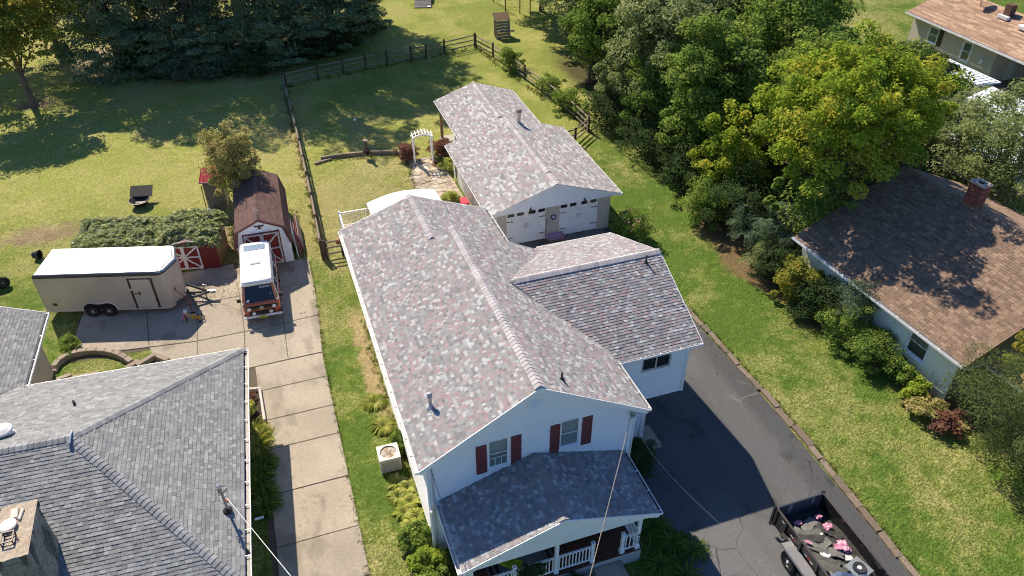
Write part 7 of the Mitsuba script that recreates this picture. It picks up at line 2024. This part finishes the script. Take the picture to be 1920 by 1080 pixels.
# ---- shrubs along the right lawn
for i, (kind, x, y, ra, pal, n, sz, lab) in enumerate((('evergreen_shrub', 21.7, 17.4, (1.3, 1.2, 1.3), 'mid', 5000, 0.12, 'dark green shrub at the far end of the mulched bed by the right lawn'),
                                                   ('evergreen_shrub', 23.2, 15.6, (1.6, 1.5, 1.8), 'dark', 6000, 0.14, 'tall dark shrub beside the feathery sumac'),
                                                   ('evergreen_shrub', 22.2, 11.2, (1.2, 1.2, 1.2), 'dark', 4500, 0.12, 'dark shrub right of the feathery sumac'),
                                                   ('yellow_shrub', 22.1, 9.0, (0.95, 0.9, 1.1), 'gold', 4200, 0.15, 'pale yellow leaved shrub left of the corner of the brown roofed house'),
                                                   ('evergreen_shrub', 22.5, 7.6, (1.2, 1.3, 1.0), 'dark', 4500, 0.11, 'low dark shrub before the far end of the pale green wall'),
                                                   ('juniper', 23.2, 5.9, (1.0, 1.1, 1.8), 'blue', 6000, 0.11, 'grey green spiky juniper against the pale green wall'),
                                                   ('evergreen_shrub', 22.4, 5.6, (1.0, 1.0, 0.9), 'mid', 3500, 0.11, 'green shrub between the juniper and the lawn'),
                                                   ('round_shrub', 22.7, 3.9, (1.15, 1.15, 0.95), 'mid', 5000, 0.10, 'rounded shrub with a rusty patch under the wall, left of the window'),
                                                   ('leafy_plant', 23.2, 2.2, (0.7, 0.7, 0.55), 'mid', 1500, 0.14, 'leafy plant under the house window on the right'),
                                                   ('leafy_plant', 23.1, 1.1, (0.6, 0.6, 0.5), 'lime', 1200, 0.14, 'bright green plant in front of the glass block windows'),
                                                   ('leafy_plant', 22.7, 0.2, (0.8, 0.7, 0.45), 'olive', 1400, 0.13, 'yellowish dry plant near the front corner of the pale green wall'),
                                                   ('dry_bush', 23.0, -0.9, (0.8, 0.7, 0.45), 'dry', 1300, 0.11, 'brown dry bush left of the big dark yew'),
                                                   ('big_yew', 24.4, -3.2, (2.7, 2.6, 2.5), 'yew', 22000, 0.12, 'big dark green yew at the front corner of the brown roofed house'),
                                                   ('big_yew', 24.9, -6.6, (2.4, 2.2, 2.0), 'yew', 11000, 0.13, 'second yew at the right edge below the big one'),
                                                   ('rose_bush', 16.75, 17.3, (0.9, 1.3, 0.9), 'mid', 3600, 0.10, 'rose bush with pinkish blooms at the right corner of the garage'),
                                                   ('fence_shrub', 18.4, 44.4, (0.8, 0.8, 0.9), 'mid', 2400, 0.13, 'leafy shrub growing through the sunlit fence near its far corner'),
                                                   ('fence_shrub', 19.7, 38.4, (0.8, 1.2, 0.7), 'mid', 2400, 0.13, 'low shrub at the foot of the sunlit fence, middle of three'),
                                                   ('fence_shrub', 20.0, 35.2, (1.0, 1.4, 0.8), 'mid', 2800, 0.13, 'low shrub at the foot of the sunlit fence, nearest the garage'),
                                                   ('fence_shrub', 21.8, 31.5, (1.6, 2.4, 1.2), 'dark', 4200, 0.15, 'dark undergrowth shrub between the fence end and the tall trees'),
                                                   ('fence_shrub', 22.3, 25.5, (1.6, 2.6, 1.3), 'dark', 4600, 0.15, 'dark undergrowth shrub along the lawn right of the garage'),
                                                   ('fence_shrub', 22.6, 20.8, (1.6, 2.0, 1.4), 'dark', 4600, 0.15, 'dark undergrowth shrub before the bright maple'))):
    ra = tuple(q * (1.2 if kind in ('evergreen_shrub', 'yellow_shrub', 'fence_shrub') else 1.08) for q in ra)
    bush(kind, lab, x, y, ra, pal, 200 + i, n=int(n * 1.25), size=sz, clumps=60 if n > 3000 else 30, lump=0.95, **(dict(aspect=0.3, up=0.3) if 'yew' in kind or kind == 'juniper' else {}))
for i, (x, y, ra, pal, lab) in enumerate(((-11.5, 53.5, (2.4, 1.8, 1.5), 'dark', 'dark bush at the left end of the shade below the tall dark trees'), (1.2, 51.8, (2.2, 1.5, 1.2), 'dark', 'dark bush behind the back fence near the end of the long fence'), (4.8, 53.2, (2.2, 1.6, 1.4), 'dark', 'dark bush behind the middle of the back fence'), (8.2, 57.5, (1.8, 1.6, 1.5), 'dark', 'dark bush at the right foot of the tall dark trees'),
                                          (25.5, 20.0, (2.4, 2.4, 1.7), 'dark', 'wide dark bush under the trees between the sumac and the tall trees'), (26.0, 27.0, (2.4, 2.6, 1.6), 'dark', 'wide dark bush under the pale green tree'), (25.5, 34.0, (2.2, 2.6, 1.6), 'dark', 'dark bush under the trees opposite the fence end'), (24.2, 16.8, (1.6, 1.6, 1.5), 'mid', 'green bush in the shade left of the bright maple trunk'))):
    bush('undergrowth_bush', lab, x, y, ra, pal, 420 + i, n=5000, size=0.17)
fronds('feathery_sumac', 'feathery dark sumac with drooping compound leaves beside the right lawn', 22.9, 13.2, 3.0, 34, 1.3, 'blue', 230)
fronds('feathery_sumac', 'smaller paler sumac near the lawn, before the dark one', 21.9, 11.9, 1.9, 14, 0.7, 'pale', 231)
rb = MB()
for i in range(26):
    a = rng.uniform(0, 6.28)
    q = rng.uniform(0.3, 1)
    s_ = trimesh.creation.icosphere(1, 0.055)
    s_.vertices += (16.75 + 0.85 * q * math.cos(a), 17.3 + 1.2 * q * math.sin(a), 0.75 + 0.9 * math.sqrt(max(0, 1 - q * q)))
    rb.tm(s_, (0.55, 0.28, 0.30))
put('rose_bush__bloom', rb, 'matt')
# ---- beside the white house
HG = 'hosta clumps along the left wall of the white house'
strap_plant('hosta', 'lush yellow green hosta farthest back along the left wall of the white house', -0.35, 8.75, 210, 0.62, 0.075, 'hosta', 301)
strap_plant('hosta', 'yellow green hosta just behind the air conditioner', -0.25, 7.2, 210, 0.62, 0.075, 'hosta', 302)
for i, (x, y) in enumerate(((-0.35, 4.0), (0.0, 3.6), (-0.45, 3.25), (-0.05, 2.9), (-0.4, 2.45), (0.0, 2.1), (-0.3, 1.7))):
    strap_plant('hosta', ('variegated hosta, %s, in the bed before the air conditioner' % ('nearest the unit on the lawn side', 'nearest the unit on the wall side', 'second on the lawn side', 'second on the wall side', 'third on the lawn side', 'third on the wall side', 'nearest the porch')[i]), x, y, 70, 0.5, 0.15, 'hosta', 310 + i, lift=0.8, group=HG)
for i, (x, y, ra, pal, lab) in enumerate(((-0.25, 0.85, (0.65, 0.55, 0.5), 'mid', 'green leafy plant at the left front corner of the white house'), (-0.1, -0.2, (0.7, 0.6, 0.5), 'lime', 'light green plant left of the porch roof'), (-0.15, -1.3, (0.7, 0.7, 0.5), 'mid', 'green plant left of the porch at the bottom edge'), (0.35, -2.2, (0.6, 0.6, 0.5), 'lime', 'bright green plant at the porch corner, bottom edge'), (0.15, 5.9, (0.35, 0.6, 0.4), 'mid', 'small green plant between the wall and the air conditioner'))):
    bush('leafy_plant', lab, x, y, ra, pal, 330 + i, n=1700, size=0.13, clumps=30, cat='plant')
bush('round_shrub', 'dark clipped round shrub between the porch and the side step', 9.15, 1.45, (0.85, 0.85, 0.8), 'dark', 340, n=6000, size=0.07, clumps=70, lump=0.15)
for i, (x, y, n, L, lab) in enumerate(((8.45, -1.35, 150, 0.9, 'tall grassy daylily clump by the right porch post'), (8.9, -2.2, 150, 0.8, 'daylily clump in the middle of the bed right of the porch'), (9.45, -2.75, 130, 0.75, 'daylily clump nearest the driveway shade edge'), (8.0, -2.9, 130, 0.75, 'daylily clump before the porch steps'), (8.7, -3.6, 130, 0.75, 'daylily clump at the bottom edge right of the steps'))):
    strap_plant('daylily', lab, x, y, n, L, 0.035, 'mid', 350 + i, lift=0.9)
bush('porch_plant', 'dark leafy plant hanging over the porch railing', 3.1, -2.55, (0.5, 0.25, 0.35), 'dark', 360, n=1200, size=0.09, z=1.6, cat='plant')
bush('porch_shrub', 'dark shrub before the porch railing at the bottom edge', 4.6, -2.95, (0.7, 0.45, 0.5), 'dark', 361, n=2200, size=0.09)
# ---- beside the grey house
for i in range(9):
    y = 4.5 + i * 0.55
    strap_plant('daylily', ('daylily clump %s in the row along the grey house' % ('at the street end', 'second from the street', 'third from the street', 'fourth from the street', 'in the middle', 'just behind the middle', 'third from the planter frame', 'second from the planter frame', 'next to the planter frame')[i]), -5.55 + 0.12 * math.sin(i * 2.1), y, 130, 0.75, 0.04, 'mid' if i < 6 else 'hosta', 370 + i, lift=0.8, group='daylily row along the grey house')
bush('leafy_plant', 'reddish leaved plant inside the weathered planter frame', -5.75, 10.7, (0.3, 0.3, 0.3), 'dry', 385, n=500, size=0.09, cat='plant')
bush('leafy_plant', 'yellow green plant in the planter frame next to the reddish one', -5.75, 9.9, (0.35, 0.4, 0.35), 'hosta', 386, n=700, size=0.1, cat='plant')
bush('leafy_plant', 'green weeds at the wall of the grey annex, left of the grass bed', -13.8, 17.3, (0.45, 0.8, 0.35), 'mid', 387, n=900, size=0.10, cat='plant')
# ---- by the arbor and the deck
bush('dry_bush', 'brown dry hydrangea left of the white arbor', 6.25, 31.1, (0.75, 0.7, 0.65), 'dry', 390, n=3200, size=0.10)
bush('dry_bush', 'brown dry hydrangea between the white arbor and the garage', 8.75, 31.0, (0.95, 0.8, 0.65), 'dry', 391, n=3800, size=0.10)
bush('leafy_plant', 'yellow green plant below the right dry hydrangea', 8.6, 28.9, (0.65, 0.7, 0.4), 'hosta', 392, n=1500, size=0.13, cat='plant')
bush('leafy_plant', 'yellow flowering plant left of the red cooler', 7.5, 24.3, (0.7, 0.7, 0.5), 'hosta', 393, n=1700, size=0.13, cat='plant')
strap_plant('dry_grass', 'tuft of dry brown grass at the right foot of the arbor', 8.1, 29.7, 90, 0.5, 0.025, 'dry', 394, lift=0.9)
# ---- vine over the red shed
vt = uniq('shed_vine')
labels[vt] = {'label': 'dense pale green climbing vine smothering the roof of the red shed', 'category': 'vine'}
r_ = np.random.default_rng(400)
nv_ = 17000
ncl = 420
cx_, cy_ = r_.uniform(-4.6, 2.95, ncl), r_.uniform(0.0, 3.1, ncl)
ct_ = 1.72 + 0.2 * np.cos((cx_ - 1.4) * 0.7) * (cx_ > 0.0) + 0.7 * (meshkit.fbm(np.stack([cx_ * 1.1, cy_ * 1.1, cx_ * 0], -1), 3) - 0.42)
edge_ = np.minimum(np.minimum(cx_ + 4.75, 3.15 - cx_), np.minimum((cy_ + 0.25) * 2, 3.3 - cy_))
ct_ = ct_ - 0.45 * np.exp(-edge_ * 3.0)
kk_ = np.repeat(np.arange(ncl), 34)
q_ = r_.normal(size=(len(kk_), 3))
q_ /= np.linalg.norm(q_, axis=1, keepdims=True)
q_[:, 2] = np.abs(q_[:, 2]) * 1.1 - 0.25
P_ = np.stack([cx_, cy_, ct_], -1)[kk_] + q_ * (r_.uniform(0.16, 0.34, ncl))[kk_][:, None]
P_ = P_[~((P_[:, 1] < -0.12) & (P_[:, 0] > 0.0))]
base_ = np.stack([r_.uniform(-4.6, 3.0, 5000), r_.uniform(-0.05, 3.1, 5000), r_.uniform(1.5, 1.75, 5000)], -1)
P_ = np.vstack([P_, base_])
# hanging curtain at the back and the left end
nb_ = 2500
P_ = np.vstack([P_, np.stack([r_.uniform(-4.6, 0.0, nb_), -0.05 + r_.uniform(-0.2, 0.15, nb_), r_.uniform(0.2, 1.75, nb_)], -1), np.stack([-4.6 + r_.uniform(-0.2, 0.1, 800), r_.uniform(0, 2.9, 800), r_.uniform(0.2, 1.6, 800)], -1)])
v_, f_, c_ = leaves(P_, np.tile([0, -0.15, 0.5], (len(P_), 1)), 0.23, GREEN['vine'], r_, up=0.8, out=0.3, aspect=0.85)
put(f'{vt}__foliage', MB().add(v_, f_, c_).move(MV), 'leaf')
vs = MB()
for i in range(14):
    x = r_.uniform(-4.4, 2.8)
    vs.tube([(x, 2.6, 0), (x + 0.2, 2.5, 1.5), (x + r_.uniform(-0.8, 0.8), 1.2, 1.75)], [0.03, 0.025, 0.01], 5)
put(f'{vt}__stem', vs.move(MV), 'bark')

# ---- grass tufts at the edges of paving, walls and fences, and fallen leaves
tr = np.random.default_rng(900)
tuft = MB()
TP = np.array([(0.10, 0.15, 0.03), (0.14, 0.18, 0.04), (0.20, 0.20, 0.06), (0.28, 0.25, 0.11)]) * 1.35


def edge_line(p, q, per_m, spread, h):
    p, q = np.array(p, float), np.array(q, float)
    n = int(np.linalg.norm(q - p) * per_m)
    return [(*(p + (q - p) * tr.random() + tr.normal(size=2) * spread), h) for _ in range(n)]


spots = []
for i in range(12):
    y = -9 + i * 1.8
    spots += edge_line((ex_(y) + 0.19, y), (ex_(y + 1.8) + 0.19, y + 1.8), 13, 0.05, 0.09)
spots += edge_line((-2.28, -3), (-2.13, 10), 12, 0.04, 0.07) + edge_line((-2.13, 10), (-1.72, 21), 12, 0.04, 0.07) + edge_line((-13.85, 16.7), (-13.6, 18.9), 12, 0.06, 0.09)
spots += edge_line((0.25, 0), (0.25, 15), 12, 0.12, 0.10) + edge_line((-0.93, 21.3), (-0.5, 46), 7, 0.10, 0.14) + edge_line((-0.3, 46.7), (17, 50.3), 6, 0.12, 0.14) + edge_line((17, 50.3), (19.8, 31), 7, 0.15, 0.16)
spots += edge_line((15.95, 18.6), (16.0, 27), 10, 0.12, 0.12) + edge_line((-1.95, 21.5), (-2.0, 27), 9, 0.12, 0.12) + edge_line((-5.6, 22.5), (-5.6, 27), 10, 0.2, 0.12)
spots += edge_line((5.8, 26), (6.2, 31), 10, 0.08, 0.10) + edge_line((0.6, 32.8), (6, 31.8), 8, 0.1, 0.10) + edge_line((-9.2, 22.3), (-6.4, 22.0), 8, 0.08, 0.1)
for x, y, h in spots:
    nb = tr.integers(4, 8)
    a = tr.uniform(0, 6.283, nb)
    d = np.stack([np.cos(a), np.sin(a), np.zeros(nb)], 1)
    s_ = np.stack([-np.sin(a), np.cos(a), np.zeros(nb)], 1)
    hh = h * tr.uniform(0.6, 1.5, (nb, 1))
    w = 0.005 + 0.04 * hh
    b = np.array([x, y, 0]) + tr.normal(size=(nb, 3)) * (0.03, 0.03, 0)
    z = np.array([0, 0, 1.0])
    v = np.stack([b - s_ * w, b + s_ * w, b + d * hh * 0.5 + z * hh * 0.8 + s_ * w * 0.6, b + d * hh * 1.1 + z * hh * 0.85], 1).reshape(-1, 3)
    ii = np.arange(nb)[:, None] * 4
    tuft.add(v, np.vstack([ii + [0, 1, 2], ii + [0, 2, 3]]), TP[tr.integers(4)] * tr.uniform(0.8, 1.2))
put('grass_tufts', tuft, 'leaf')
labels['grass_tufts'] = {'label': 'longer grass tufts along paving edges, fences and walls', 'kind': 'stuff', 'category': 'grass'}
fl_ = []
for _ in range(110):
    fl_.append((tr.uniform(-8.5, -5.5), tr.uniform(18.5, 22.0), 0.062))
for _ in range(50):
    fl_.append((tr.uniform(-3.4, -1.9), tr.uniform(16, 21.2), 0.062))
for _ in range(500):
    fl_.append((tr.uniform(19.5, 23.5), tr.uniform(7, 17), 0.03))
for _ in range(200):
    fl_.append((tr.uniform(15.2, 16.4), tr.uniform(-6, 12), 0.012))
P_ = np.array(fl_)
v_, f_, c_ = leaves(P_, np.zeros_like(P_), 0.07, [(0.22, 0.15, 0.06), (0.30, 0.22, 0.09), (0.17, 0.10, 0.05), (0.34, 0.28, 0.14)], tr, up=3.0)
put('fallen_leaves', MB().add(v_, f_, c_), 'leaf')
labels['fallen_leaves'] = {'label': 'dry fallen leaves scattered on the paving and mulch', 'kind': 'stuff', 'category': 'leaves'}
